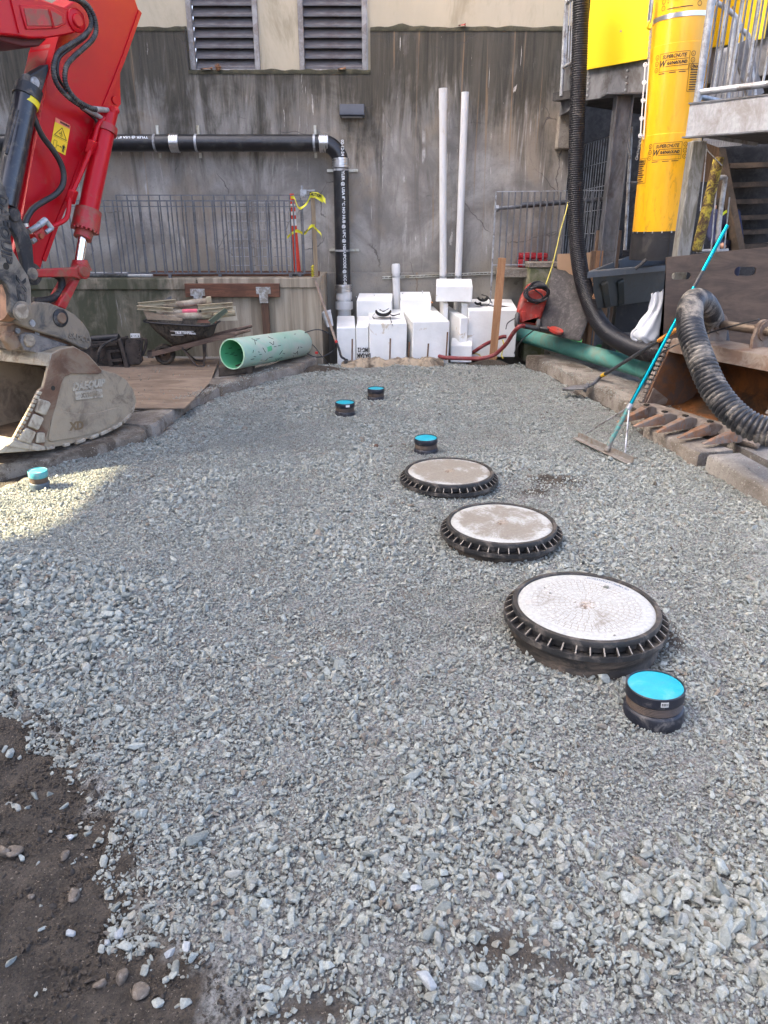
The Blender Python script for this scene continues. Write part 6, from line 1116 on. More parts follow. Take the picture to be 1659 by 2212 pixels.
# white bag
def bag():
    pr = [((1425, 980), (1530, 950)), ((1425, 1090), (1530, 1010)), ((1400, 1130), (1525, 1090)), ((1340, 1190), (1520, 1180)), ((1300, 1250), (1510, 1260)), ((1265, 1310), (1505, 1320)), ((1275, 1350), (1495, 1360)), ((1330, 1370), (1470, 1382))]
    rows = []
    for i, (l, r) in enumerate(pr):
        a, b = Q7(*l, 7.75), Q7(*r, 7.7); row = []; n = 18; c_ = (a+b)/2; w_ = (b-a).length/2; d_ = w_*.7*(.5+.5*min(1, i/3))
        for k in range(n+1):
            an = 2*PI*k/n; wr = .018*math.sin(k*2.1+i*1.3)+.014*math.sin(k*4.7+i*2.9); row.append(c_+Vector(((w_+wr)*math.cos(an), (d_+wr)*math.sin(an)+d_*.4, .02*math.sin(k*1.7+i*3)+(a.z-b.z)*-.5*math.cos(an))))
        rows.append(row)
    o = solo('white_sack', MB().sheet(rows), M('white_woven_plastic', (.66, .68, .70), .5, var=.06, vs=4, bump=.25, bs=14, bd=.02), 'crumpled white plastic sack slumped against the brown form board', 'sack', sharp=180); o.modifiers.new('sub', 'SUBSURF').render_levels = 2
    solo('white_strap_loop', MB().tube(spline([Q7(1300, 1265, 7.6), Q7(1262, 1300, 7.6), Q7(1262, 1345, 7.6), Q7(1300, 1365, 7.6)], 5), .013, 8), PVC, 'white loop handle lying at the bottom left of the sack', 'strap')
bag()

# ================================================================== red vacuum cleaner, its hose, cords
def vacuum():
    V = lambda x, y, Y=9.95: aY(c7(x, y), Y); t = thing('vacuum_cleaner', 'red jobsite vacuum cleaner with a coiled black cable on top, resting on the teal pipe', 'vacuum cleaner', V(400, 1250)); VR = M('dusty_red_plastic', (.38, .035, .022), .5, var=.15, vs=4, dirt=(.30, .13, .10), amt=.35, ds=5, bump=.06)
    fr = [V(*k) for k in ((365, 985), (420, 955), (520, 975), (548, 1060), (520, 1140), (500, 1215), (470, 1245), (330, 1225), (300, 1180), (310, 1110), (335, 1040))]
    part(t, 'body', MB().prism(fr, (.06, .36, .03)), VR, .03)
    part(t, 'motor_head', MB().prism([V(*k, 9.93) for k in ((375, 960), (430, 930), (530, 950), (560, 1010), (545, 1065), (450, 1075), (350, 1045))], (.06, .34, .05)), VR, .03)
    part(t, 'front_panel', MB().prism([V(*k, 9.92) for k in ((345, 1120), (380, 1125), (375, 1200), (455, 1215), (465, 1150), (500, 1165), (490, 1225), (345, 1215))], (0, .04, 0)), VR, .008)
    for q in ((378, 1065), (508, 1100)): part(t, 'screw', MB().cyl(V(*q, 9.93), V(*q, 9.93)+Vector((0, -.015, 0)), .016, 10), VR)
    part(t, 'label', MB().prism([V(*k, 9.885) for k in ((392, 1012), (430, 1012), (430, 1042), (392, 1042))], (0, .008, 0)), WREF, .002)
    for q, r in (((308, 1195), .10), ((485, 1235), .08)): p = V(*q, 9.9); part(t, 'wheel', MB().lathe([(.001, -.03), (r*.75, -.03), (r, -.015), (r, .015), (r*.75, .03), (.001, .03)], p, 26, (1, -.25, 0)), M('grey_rubber_wheel', (.09, .085, .08), .7, var=.2))
    for i in range(6): random.seed(i+40); c_ = V(470, 985, 9.87); pts = [c_+Vector(((.15+.02*math.sin(i))*math.cos(a), -.02+.03*math.sin(a*2+i), (.085+.012*i*.5)*math.sin(a)+.01*i)) for a in [2*PI*k/16 for k in range(17)]]; part(t, 'cable_coil', MB().tube(spline(pts, 3), .010, 6), BLACKPLASTIC)
    for q0_, q1_, q2_ in (((390, 950), (400, 1030), (470, 1060)), ((470, 1060), (540, 1030), (560, 1000)), ((450, 940), (520, 1000), (470, 1055))): part(t, 'cable_loop', MB().tube(spline([V(*q0_, 9.86), V(*q1_, 9.85), V(*q2_, 9.86)], 6), .010, 6), BLACKPLASTIC)
    part(t, 'hose_fitting', MB().tube([V(340, 1240, 9.88), V(400, 1250, 9.86), V(480, 1268, 9.85)], .032, 12, True, [.03, .036, .028]), BLACKPLASTIC)
    gr_ = thing('angle_grinder', 'dusty black and red angle grinder lying on the teal pipe right of the vacuum', 'power tool', V(600, 1290)); part(gr_, 'body', MB().tube([V(500, 1262, 9.8), V(560, 1270, 9.75), V(610, 1285, 9.7), V(650, 1290, 9.65)], .03, 12, True, [.022, .032, .038, .03]), BLACKPLASTIC); part(gr_, 'guard', MB().lathe([(.001, 0), (.09, .0), (.09, .03), (.001, .03)], V(630, 1290, 9.65), 24, (.2, -.3, 1)), VR); part(gr_, 'handle', MB().cyl(V(560, 1255, 9.7), V(680, 1300, 9.6), .014, 8), VR)
vacuum()
RH = M('dark_red_rubber_hose', (.20, .028, .03), .6, var=.2, dirt=(.24, .12, .10), amt=.3, ds=8)
def G5(x, y, z=.06): return aZ(c5(x, y), z)
hpz = spline([G5(975, 805, .09), G5(935, 805, .12), G5(905, 815, .12), G5(915, 845, .10), G5(970, 868, .10), G5(1060, 875, .10), G5(1180, 878, .10), G5(1270, 874, .12), G5(1350, 850, .16), aY(c5(1430, 780), 10.1), aY(c5(1490, 690), 9.9), aY(c5(1530, 645), 9.8), aY(c5(1570, 635), 9.85)], 8)
solo('red_hose', MB().tube(hpz, .028, 12), RH, 'long dark red rubber hose running from the vacuum to the foam blocks', 'hose')
hpz = spline([G5(1030, 848, .07), G5(1100, 850, .07), G5(1180, 838, .1), aY(c5(1240, 800), 10.5), aY(c5(1300, 765), 10.6), aY(c5(1400, 720), 10.7), aY(c5(1440, 715), 10.7)], 8); solo('red_hose', MB().tube(hpz, .026, 12), RH, 'second stretch of dark red hose lying in the pit behind the stake', 'hose')
solo('yellow_cable', MB().tube(spline([G5(1140, 878, .04), G5(1160, 850, .08), G5(1200, 842, .1), G5(1240, 850, .08), G5(1255, 872, .04), G5(1330, 875, .04), G5(1370, 870, .04)], 6), .008, 6), MATS['yellow_cord'], 'yellow cord looped on the ground between the red hoses', 'cord')
solo('yellow_cable', MB().tube(spline([aY(c5(1412, 740), 10.35), aY(c5(1420, 780), 10.3), aY(c5(1405, 850), 10.28), aY(c5(1415, 878), 10.26)], 5), .009, 6), MATS['yellow_cord'], 'short upright yellow cord beside the curb end near the stake', 'cord')
solo('black_cable', MB().tube(spline([aY(c7(290, 1180), 10.0), aY(c7(230, 1220), 10.1), aY(c7(215, 1270), 10.2)], 5), .007, 6), BLACKPLASTIC, 'thin black cable beside the left wheel of the vacuum', 'cable'); solo('black_cable', MB().tube(spline([aY(c7(445, 1280), 9.8), aY(c7(370, 1340), 9.6), aY(c7(320, 1400), 9.65), aZ(c7(285, 1470), .17)], 6), .007, 6), BLACKPLASTIC, 'thin black cable hanging over the teal pipe down to the curb', 'cable')
pl = aY(c7(185, 1390), 10.2); 
# gloss rake (lute) with teal handle
def rake():
    TB = M('anodised_teal', (.0, .20, .25), .25, .9, var=.05, dirt=(.10, .25, .25), amt=.1, bump=.02); OT = M('chipped_teal_paint', (.05, .22, .20), .5, .2, var=.3, dirt=(.19, .17, .15), amt=.55, ds=14)
    hd0, hd1 = aZ((1243, 942), .05), aZ((1362, 997), .03); mid = aZ((1311, 968), .06); top_ = aY((1571, 487), 6.55); t = thing('lute_rake', 'wide flat lute rake with a shiny teal handle leaning over the rusty bucket', 'rake', mid)
    n1 = aZ((1350, 873), 0); k = aPl((1350, 874), mid, (top_-mid).cross(Vector((0, 0, 1))).cross(top_-mid).normalized()); d = top_-mid; L0 = d.length; d.normalize(); 
    def on(q):  # point of the handle seen at q
        r = ray(q); w0 = EYE-mid; b = r.dot(d); a = r.dot(r); D_ = a-b*b; s_ = (a*d.dot(w0)-b*r.dot(w0))/D_; return mid+d*s_
    A_, B_, C_ = on((1350, 872)), on((1493, 618)), on((1512, 583))
    part(t, 'handle', MB().cyl(A_, B_, .0165, 20), TB); part(t, 'handle_sleeve', MB().cyl(B_, C_, .0175, 20), BLACKPLASTIC); part(t, 'handle_tip', MB().cyl(C_, top_, .0165, 20), TB); part(t, 'socket', MB().tube([mid+d*.02, A_], .02, 16), OT)
    part(t, 'clamp', MB().cyl(A_-d*.03, A_+d*.02, .024, 14), GALV)
    bd_ = (hd1-hd0).normalized(); up_ = Vector((0, 0, 1)); m = MB(); f_ = bd_.cross(up_); prof = [(-.035, -.02), (.035, -.02), (.035, -.012), (-.025, -.012), (-.027, .035), (-.035, .035)]
    m.prism([hd0+f_*a+up_*b for a, b in prof], hd1-hd0); part(t, 'blade', m, M('muddy_aluminium', (.26, .25, .23), .6, .4, var=.2, dirt=(.20, .165, .13), amt=.5, ds=8), .003)
    for q in ((1264, 937), (1350, 978)): e = aZ(q, .08); part(t, 'brace', MB().cyl(A_-d*.01, e, .0075, 8), GALV)
    part(t, 'neck', MB().cyl(mid+Vector((0, 0, -.03)), mid+d*.08, .026, 12, .02), MATS['muddy_aluminium'])
rake()
def shovel():
    K8 = lambda x, y, z: aZ(c8(x, y), z); tip = aY(c8(998, 848), 6.75); base = K8(262, 1335, .10); t = thing('shovel', 'grey shovel with an orange grip and a yellow band, blade resting on the gravel', 'shovel', base)
    b2 = aY(c8(390, 1225), 0+K8(390, 1225, .22).y); d = tip-b2
    part(t, 'handle', MB().tube([b2-d*.0, b2+d*.76], .019, 14), M('dark_grey_fibreglass', (.04, .045, .055), .5, dirt=(.2, .19, .17), amt=.15)); part(t, 'grip', MB().tube([b2+d*.76, tip], .021, 14), M('orange_grip', (.70, .30, .045), .5, var=.08)); part(t, 'band', MB().tube([b2-d*.005, b2+d*.04], .023, 14), M('yellow_band', (.75, .45, .02), .5))
    part(t, 'socket', MB().tube(spline([b2, b2-d*.06, base.lerp(b2, .45), base+Vector((0, 0, .03)), base+Vector((-.02, -.02, -.02))], 5), .02, 12), GALV_D)
    g = []; c_ = K8(170, 1360, .05); ax_ = (K8(80, 1365, .035)-base); ax_.z = 0; L_ = ax_.length; ax_.normalize(); sx_ = Vector((-ax_.y, ax_.x, 0))
    for i in range(10):
        u = i/9; w_ = .125*(1-.25*u-(max(0, u-.6)/.4)**2.2*.72); g.append([base+ax_*(L_*u)+sx_*(w_*(j/3-1))+Vector((0, 0, .012+.03*abs(j/3-1)**2-.04*u)) for j in range(7)])
    o = part(t, 'blade', MB().sheet(g), M('blade_steel', (.23, .235, .25), .42, .6, var=.2, dirt=(.2, .18, .16), amt=.35), sharp=60); o.modifiers.new('thick', 'SOLIDIFY').thickness = .004
    part(t, 'step', MB().bar(base+sx_*.12+Vector((0, 0, .05)), base-sx_*.12+Vector((0, 0, .05)), .03, .012), MATS['blade_steel'])
shovel()
# ================================================================== manholes: white lids in black ribbed collars
def mat_lid(name, dirt, seed, centre=.25):
    s = NT(name); s_ = s.co(); g = s.n('ShaderNodeNewGeometry'); xyz = s.sep(s_); x, y = xyz[0], xyz[1]
    r = s.math('SQRT', s.math('ADD', s.math('MULTIPLY', x, x), s.math('MULTIPLY', y, y))); th = s.math('ARCTAN2', y, x)
    rr = s.math('DIVIDE', r, .026); row = s.math('FLOOR', rr); fr = s.math('FRACT', rr)
    cnt = s.math('ADD', s.math('ROUND', s.math('MULTIPLY', row, 5.2)), 3.0); a = s.math('MULTIPLY', s.math('ADD', s.math('DIVIDE', th, 2*PI), s.math('MULTIPLY', row, .317)), cnt); fa = s.math('FRACT', s.math('ADD', a, 50))
    arch = s.math('FRACT', s.math('ADD', rr, s.math('MULTIPLY', s.math('SUBTRACT', 1.0, s.math('MULTIPLY', s.math('ABSOLUTE', s.math('SUBTRACT', fa, .5)), 2.0)), .38)))
    l1 = s.ramp(arch, .13, .05); e = s.math('ABSOLUTE', s.math('SUBTRACT', fa, .5)); l2 = s.ramp(e, .42, .48); line = s.math('MAXIMUM', l1, l2); line = s.math('MULTIPLY', line, s.ramp(r, .27, .25))
    n = s.noise(s_, 4.5, 9, .68, .4); nf = s.noise(s_, 55, 5, .7); c = s.mix(s.ramp(nf, .35, .7), (.37, .368, .335), (.49, .487, .45))
    ln = s.math('MULTIPLY', line, s.ramp(s.noise(s_, 3.2, 4, .6), .30, .50)); c = s.mix(s.math('MULTIPLY', ln, .85), c, (.22, .18, .14))
    edge = s.ramp(r, .325, .22); dm = s.math('ADD', s.math('MULTIPLY', n, 1.0), s.math('MULTIPLY', edge, .14)); d = s.math('MULTIPLY', s.ramp(s.math('ADD', dm, s.math('MULTIPLY', s.math('SUBTRACT', nf, .3), .42)), .84-dirt*.34, .96-dirt*.30), .9)
    c = s.mix(d, c, s.mix(nf, (.14, .118, .09), (.28, .245, .19))); cc = s.math('MULTIPLY', s.ramp(s.math('ADD', r, s.math('MULTIPLY', s.math('SUBTRACT', nf, .5), .22)), .06, .02), s.ramp(n, .35, .55)); c = s.mix(s.math('MULTIPLY', cc, .9), c, s.mix(s.ramp(nf, .42, .55), (.10, .065, .04), (.40, .27, .17)))
    sp = s.ramp(s.noise(s_, 120, 3, .6), .66, .72); c = s.mix(s.math('MULTIPLY', sp, .7), c, (.13, .10, .08))
    s.color(c); s.rough(.75); s.bump(s.math('SUBTRACT', s.math('MULTIPLY', nf, .35), line), .35, .004); return s.m
LIDM = [mat_lid('white_lid_clean', .20, 1), mat_lid('white_lid_dusty', .70, 2), mat_lid('white_lid_muddy', .90, 3)]
COLLAR = M('black_ribbed_collar', (.022, .021, .020), .5, var=.3, vs=10, dirt=(.13, .11, .09), amt=.30, ds=9, bump=.3); RISER = M('muddy_riser', (.035, .029, .023), .7, var=.3, dirt=(.13, .098, .07), amt=.45, ds=5, stretch=(1, 1, 3), bump=.4); WEB = M('dusty_rib', (.20, .185, .16), .6, var=.3, dirt=(.25, .22, .18), amt=.5, ds=20)
LABM = ['largest nearest round white manhole lid with fan pattern in a black ribbed collar', 'middle round manhole lid, half covered in brown dust, in a black ribbed collar', 'farthest round manhole lid, mostly brown with mud, in a black ribbed collar']
for i, (p, R_) in enumerate(LIDP):
    t = thing('manhole_cover', LABM[i], 'manhole cover', p, 'round manhole covers in the gravel'); ri = R_*.935
    part(t, 'lid', MB().lathe([(.0001, .006), (ri*.5, .005), (ri*.93, .003), (ri*.985, 0), (ri, -.006)], p, 96), LIDM[i], sharp=60)
    part(t, 'rim', MB().lathe([(ri*1.003, -.012), (ri*1.003, .003), (ri*1.012, .007), (R_*1.0, .006), (R_*1.012, -.004), (R_*1.012, -.02), (R_*.99, -.022)], p, 96), COLLAR, sharp=50)
    inner = R_*1.0; outer = R_*1.118; h = -.050
    part(t, 'inner_wall', MB().lathe([(inner*.985, -.02), (inner*.985, h)], p, 72), COLLAR); part(t, 'flange', MB().lathe([(inner*.98, h-.006), (outer-.006, h-.004), (outer-.006, h+.004), (outer, h+.004), (outer+.002, h-.02), (outer-.02, h-.03), (R_*1.03, h-.032)], p, 96), COLLAR, sharp=50)
    rib = MB().prism([(inner*.985, 0, -.018), (inner*1.012, 0, -.018), (outer-.004, 0, h+.010), (outer-.004, 0, h-.002), (inner*.985, 0, h-.002)], (0, .006, 0)).mesh('rib'); rib.materials.append(COLLAR); rib.materials.append(WEB)
    for pf in rib.polygons: pf.material_index = 1 if pf.normal.z > .35 else 0
    for k in range(38): inst(t, 'rib', rib, (0, 0, 0), None, (0, 0, 2*PI*k/38+.05))
    part(t, 'riser', MB().lathe([(R_*1.035, h-.03), (R_*1.035, h-.075), (R_*1.015, h-.08), (R_*1.015, h-.105), (R_*1.03, h-.11), (R_*1.03, h-.2), (R_*1.03, h-.32)], p, 72), RISER, sharp=50)
    part(t, 'tube', MB().lathe([(inner*.98, h-.01), (inner*.98, h-.05)], p, 40), COLLAR)
    if i == 0:
        def arc_text(body, rad, ang, size, flip=False):
            m = MB(); write(m, body, size, (0, 0, .0062), (1, 0, 0), (0, 1, 0), bold=.0005); 
            for v in m.v:
                a = ang-v.x/rad; q = rad+v.y; 
                if flip: a = ang+v.x/rad; q = rad-v.y
                v.xyz = p+Vector((q*math.cos(a), q*math.sin(a), v.z-.0025))
            return m
        part(t, 'lettering', arc_text('OLYMPIC-STANTSCO', .292, R(52), .024, True), M('faded_blue_print', (.10, .14, .22), .8), sharp=180)
        part(t, 'lettering', arc_text('COMPOSITE', .285, R(-75), .026, True), M('faint_relief', (.45, .42, .38), .8), sharp=180)
        m = MB()
        for k in range(6): m.box(p+Vector((-.285+.008*k, .02+.0*k, .0045)), (.003, .04, .0015))
        part(t, 'grip_marks', m, MATS['faint_relief'])['kind'] = 'stuff'
# pebbles left on the nearest lid
lab = ['small grey stone on the nearest lid, right of its top', 'flat grey stone on the far rim of the nearest lid', 'tiny grey stone at the left edge of the nearest lid', 'tiny grey stone on the left part of the nearest lid']
for i, (q, s_) in enumerate((((1308, 1270), .034), ((1297, 1243), .045), ((1176, 1270), .012), ((1188, 1282), .015))):
    a = aZ(q, LIDP[0][0].z+.006); o = link('stone', rock_mesh(500+i, .5), STONE, (a.x, a.y, LIDP[0][0].z+.006+s_*.2)); o.scale = (s_, s_, s_); o.rotation_euler.z = i; tag(o, lab[i], 'stone')
# ================================================================== capped black pipe stubs
BLUECAP = M('turquoise_film', (.0, .33, .43), .35, var=.08, vs=12, dirt=(.12, .42, .48), amt=.25, ds=8, bump=.5, bs=22, bd=.006); BLUE2 = M('dusty_turquoise_cap', (.04, .27, .31), .55, var=.12, dirt=(.20, .32, .32), amt=.35, ds=9)
STUB = M('black_stub_plastic', (.012, .014, .022), .45, var=.25, dirt=(.13, .12, .11), amt=.30, ds=12, bump=.15)
LC = ['largest nearest black pipe stub with a bright turquoise cap beside the nearest manhole lid', 'black pipe stub with turquoise cap just behind the farthest manhole lid', 'farthest black pipe stub with turquoise cap in the back middle of the gravel', 'black pipe stub with turquoise cap and a white sticker, second farthest', 'dusty blue capped pipe stub in the sunlit gravel at the left edge']
tilt = [(-.05, -.04), (.03, -.02), (0, 0), (.02, .02), (.04, .05)]
for i, (p, r) in enumerate(CAPP):
    t = thing('capped_pipe_stub', LC[i], 'pipe stub', p, 'capped pipe stubs in the gravel'); last = i == 4
    cap = MB().lathe([(.0001, 0), (r*.6, .001), (r*.93, -.001), (r*.945, -.004)], (0, 0, 0), 60 if not last else 14)
    L0 = p; c_ = link('cap', cap.mesh('cap', (0, 0, 0), 50), BLUE2 if last else BLUECAP, (0, 0, 0), t)
    rm = link('cap_rim', MB().lathe([(r*.94, -.006), (r*.94, .003), (r*.97, .005), (r, .001), (r, -.04), (r*.955, -.046)], (0, 0, 0), 60 if not last else 14).mesh('cap_rim', (0, 0, 0), 40), BLUE2 if last else STUB, (0, 0, 0), t)
    prof = [(r*.955, -.045)]
    for k in range(6): prof += [(r*.955, -.046-.007*k), (r*.935, -.0495-.007*k)]
    link('thread', MB().lathe(prof, (0, 0, 0), 60).mesh('thread', (0, 0, 0), 60), M('brown_worn_thread', (.075, .052, .038), .6, var=.4) if True else STUB, (0, 0, 0), t)
    link('body', MB().lathe([(r*.93, -.086), (r*1.0, -.090), (r*1.03, -.098), (r*1.03, -.155), (r*1.0, -.165), (r*1.0, -.32)], (0, 0, 0), 60).mesh('body', (0, 0, 0), 50), M('slate_stub', (.05, .075, .10), .5, dirt=(.16, .16, .15), amt=.3) if last else STUB, (0, 0, 0), t)
    t.rotation_euler = (tilt[i][0], tilt[i][1], 0)
    if i in (0, 3):
        st_ = MB(); a0 = -PI/2-.02 if i == 0 else -PI/2+.35; w_ = .26 if i == 0 else .4; n = 8
        for k in range(n): b0, b1 = a0-w_/2+w_*k/n, a0-w_/2+w_*(k+1)/n; st_.add([(r*1.006*math.cos(a), r*1.006*math.sin(a), z) for a, z in ((b0, -.028), (b1, -.028), (b1, -.006), (b0, -.006))], [(0, 1, 2, 3)])
        sk = link('sticker', st_.mesh('sticker'), WREF, (0, 0, 0), t); bc = MB(); random.seed(3)
        if i == 0:
            for k in range(15): a = a0-w_*.42+w_*.84*k/14; w2 = random.choice((.0012, .0022, .0032)); bc.add([(r*1.009*math.cos(b), r*1.009*math.sin(b), z) for b, z in ((a-w2/2/r*.5, -.024), (a+w2/2/r*.5, -.024), (a+w2/2/r*.5, -.010), (a-w2/2/r*.5, -.010))], [(0, 1, 2, 3)])
            link('barcode', bc.mesh('barcode'), BLACK_PRINT, (0, 0, 0), sk)
# ================================================================== lone stones one can pick out
def lone(q, s_, m_, lab, seed, flat=.7, z=None, rnd=False):
    a = aZ(q, .0); zz = float(hgt(a.x, a.y))+s_*.18; me = rock_mesh(seed, flat, 18)
    if rnd:
        bm = bmesh.new(); bm.from_mesh(me); bmesh.ops.subdivide_edges(bm, edges=bm.edges, cuts=1, use_grid_fill=True, smooth=1.0); bmesh.ops.smooth_vert(bm, verts=bm.verts, factor=.7); bmesh.ops.smooth_vert(bm, verts=bm.verts, factor=.7); bm.to_mesh(me); bm.free(); me.polygons.foreach_set('use_smooth', [True]*len(me.polygons))
    o = link('stone', me, m_, (a.x, a.y, zz)); s_ *= .64; o.scale = (s_, s_, s_); o.rotation_euler.z = seed*1.3; return tag(o, lab, 'stone')
BRS = M('brown_stone', (.13, .075, .05), .9, var=.3, bump=.4, bs=8, bd=.05); PEB = M('grey_brown_pebble', (.13, .105, .08), .7, var=.3, vs=3, dirt=(.24, .21, .17), amt=.3, bump=.2, bs=10, bd=.03); PAL = M('pale_granite', (.36, .38, .38), .8, var=.15, vs=4, speck=None, bump=.3, bs=14, bd=.05)
lone((813, 969), .085, BRS, 'reddish brown lump of stone lying on the gravel left of a turquoise cap', 601)
k = .3878; bl = lambda x, y: (x*k*.868, 1469+y*k*.868)
E_ = lambda x, y: (x*640/1646*.864, (1700+y*640/1646)*.864)
lone(E_(790, 1910), .075, PEB, 'rounded grey cobble half buried in the dark soil at bottom left', 610, .8, rnd=True); lone(E_(900, 2000), .085, PEB, 'reddish oval pebble in the soil right below the grey cobble', 611, .6, rnd=True); lone(E_(640, 1960), .055, PEB, 'small brown pebble with a pale top left of the oval pebble', 612, .8, rnd=True)
lone(E_(475, 1380), .075, PEB, 'brown grey rounded stone in the soil among white chips', 613, .9, rnd=True); lone(E_(200, 1372), .04, PEB, 'small round brown pebble alone in the soil near the left edge', 614, .9, rnd=True); lone(E_(410, 1120), .085, PEB, 'wide flat brown stone pressed into the soil', 615, .5, rnd=True); lone(E_(85, 1090), .11, PEB, 'long dark flat stone pressed into the soil near the left edge', 616, .35, rnd=True)
lone(E_(765, 1625), .065, PAL, 'square pale grey stone alone on the soil', 620, .8); lone(E_(455, 1615), .052, PAL, 'small pale stone on the soil left of the square one', 621, .8); lone(E_(683, 1675), .036, PAL, 'tiny cubic pale stone below the square pale stone', 622, .9); lone(E_(450, 1003), .06, PAL, 'pale oval stone alone on the upper soil', 623, .7); lone(E_(1100, 1765), .07, PAL, 'pale angular stone at the edge of the soil and gravel', 624, .8); lone(E_(1205, 1760), .06, PAL, 'flat pale oval stone beside the angular one at the gravel edge', 625, .4)
X_ = lambda x, y: ((900+x*.3617)*.864, (1900+y*.3617)*.864)
lone(X_(455, 1615), .10, PAL, 'largest pale speckled stone in the gravel at the bottom centre', 630, .5); lone(X_(385, 975), .06, PAL, 'pale speckled stone with a flat top in the gravel above the largest one', 631, .6); lone(X_(960, 900), .055, PAL, 'cubic pale stone standing proud in the gravel at lower right', 632, .9)
# ================================================================== excavator at the left
wv = Vector((-.9, .44, 0)).normalized(); Qx = aZ((60, 993), .10)
def X(q, k=0.0): return aPl(q, Qx+wv*k, wv)
def plate(t, name, pts, k, th, m, bevel=.006, sharp=38): return part(t, name, MB().prism([X(q, k) for q in pts], wv*th), m, bevel, sharp)
REDP = M('red_machine_paint', (.47, .003, .011), .36, var=.06, vs=1.5, dirt=(.36, .05, .035), amt=.12, ds=4, bump=.06, bs=50, coat=0, spec=.3); REDD = M('scuffed_red_paint', (.38, .013, .015), .45, var=.15, vs=4, dirt=(.24, .09, .055), amt=.40, ds=7, bump=.2, coat=.1)
MUD = M('dried_mud_steel', (.20, .155, .11), .8, .1, var=.3, vs=5, dirt=(.36, .29, .20), amt=.62, ds=4, bump=.6, bs=45, bd=.006); MUDR = M('dusty_rust_plate', (.16, .085, .05), .8, .05, var=.28, vs=4, dirt=(.23, .165, .11), amt=.45, ds=4, bump=.5, bs=40); MUDL = M('pale_dust_coat', (.42, .37, .285), .9, var=.18, vs=6, dirt=(.22, .17, .12), amt=.4, ds=6, bump=.8, bs=40, bd=.008); GRYB = M('muddy_grey_coupler', (.085, .082, .078), .7, .2, var=.3, vs=5, dirt=(.27, .22, .16), amt=.62, ds=4, bump=.5, bs=45); BLK = M('chipped_black_paint', (.018, .019, .022), .5, .1, var=.3, dirt=(.14, .12, .10), amt=.34, ds=7, bump=.3)
ex = thing('excavator', 'red excavator boom and arm with a muddy bucket at the left edge', 'excavator', (Qx.x, Qx.y, 0)); BW = 1.0
# bucket
bk = [c2(*k) for k in ((640, 1058), (760, 1125), (885, 1262), (1000, 1290), (1085, 1340), (1150, 1420), (1180, 1520), (1165, 1600), (1085, 1700), (960, 1775), (800, 1845), (600, 1905), (400, 1940), (340, 1955), (125, 1890), (115, 1860), (180, 1740), (260, 1600), (335, 1440), (372, 1415), (420, 1235), (450, 1120), (520, 1080))]
plate(ex, 'bucket_side', bk, 0, .03, MUD, .006); part(ex, 'bucket_side', MB().prism([X(q)+wv*(BW-.03) for q in bk], wv*.03), MUD)
back = [c2(*k) for k in ((640, 1075), (760, 1140), (880, 1275), (1000, 1300), (1080, 1350), (1145, 1430), (1168, 1520), (1152, 1598), (1075, 1692), (955, 1765), (800, 1832), (600, 1892), (400, 1928), (330, 1945))]
o = part(ex, 'bucket_shell', MB().sheet([[X(q)+wv*k for k in (.02, BW*.5, BW-.02)] for q in back]), M('bucket_inside', (.20, .13, .07), .75, .1, var=.3, vs=3, dirt=(.06, .042, .028), amt=.45, ds=2.5, bump=.4)); o.modifiers.new('thick', 'SOLIDIFY').thickness = .02
top_ = [c2(*k) for k in ((455, 1120), (640, 1060), (655, 1085), (470, 1145))]; plate(ex, 'bucket_top', top_, .02, BW-.04, MUD)
plate(ex, 'mouth_beam', [c2(*k) for k in ((440, 1118), (470, 1120), (462, 1235), (420, 1232))], .0, BW, MUDL, .008)
pv = X(c2(640, 1300), 0)-X(c2(500, 1300), 0); pdir = Vector((.44, .9, 0)).normalized()
la, lb2 = X(c2(345, 1925), 0), X(c2(120, 1880), 0); lip = [la+pdir*.03, la+pdir*.03-UP*.035, lb2-pdir*.16-UP*.05, lb2-pdir*.18-UP*.035, lb2+UP*.03]; part(ex, 'cutting_edge', MB().prism([q-wv*.03 for q in lip], wv*(BW+.06)), MUDL, .008)
plate(ex, 'edge_guard', [c2(*k) for k in ((120, 1870), (345, 1925), (345, 1965), (60, 1925))], -.04, .04, MUDL, .008)
ov = [c2(*k) for k in ((640, 1062), (752, 1122), (882, 1266), (872, 1290), (850, 1298), (615, 1296), (560, 1322), (530, 1380), (490, 1560), (420, 1780), (395, 1850), (385, 1925), (340, 1945), (135, 1888), (250, 1610), (345, 1445), (382, 1415), (428, 1235), (458, 1125), (525, 1085))]
plate(ex, 'side_reinforcement', ov, -.014, .0135, MUDR, .006)
wp_ = [c2(*k) for k in ((470, 1585), (560, 1618), (650, 1638), (760, 1640), (860, 1628), (960, 1596), (1020, 1583), (1055, 1600), (1062, 1635), (1045, 1675), (980, 1735), (850, 1800), (650, 1850), (440, 1882), (418, 1862), (430, 1790))]
plate(ex, 'wear_plate', wp_, -.012, .0115, MUD, .005)
for pts in (((345, 1508), (430, 1535), (444, 1555), (405, 1650), (385, 1655), (312, 1625)), ((300, 1640), (378, 1672), (382, 1690), (340, 1778), (325, 1782), (250, 1748)), ((232, 1760), (308, 1795), (315, 1810), (270, 1905), (175, 1875), (170, 1850)), ((335, 1800), (392, 1805), (400, 1890), (320, 1895), (325, 1830))):
    plate(ex, 'wear_block', [c2(*k) for k in pts], -.042, .027, MUDL, .009)
for i in range(12):
    a, b = Vector((345, 1440, 0)), Vector((112, 1875, 0)); u = a.lerp(b, (i+.08)/12); v = a.lerp(b, (i+.86)/12); n_ = Vector((26, 10, 0)); plate(ex, 'wear_segment', [c2(u.x-4, u.y), c2(u.x+n_.x, u.y+n_.y), c2(v.x+n_.x, v.y+n_.y), c2(v.x-4, v.y)], -.03, .028, MUDL, .006)
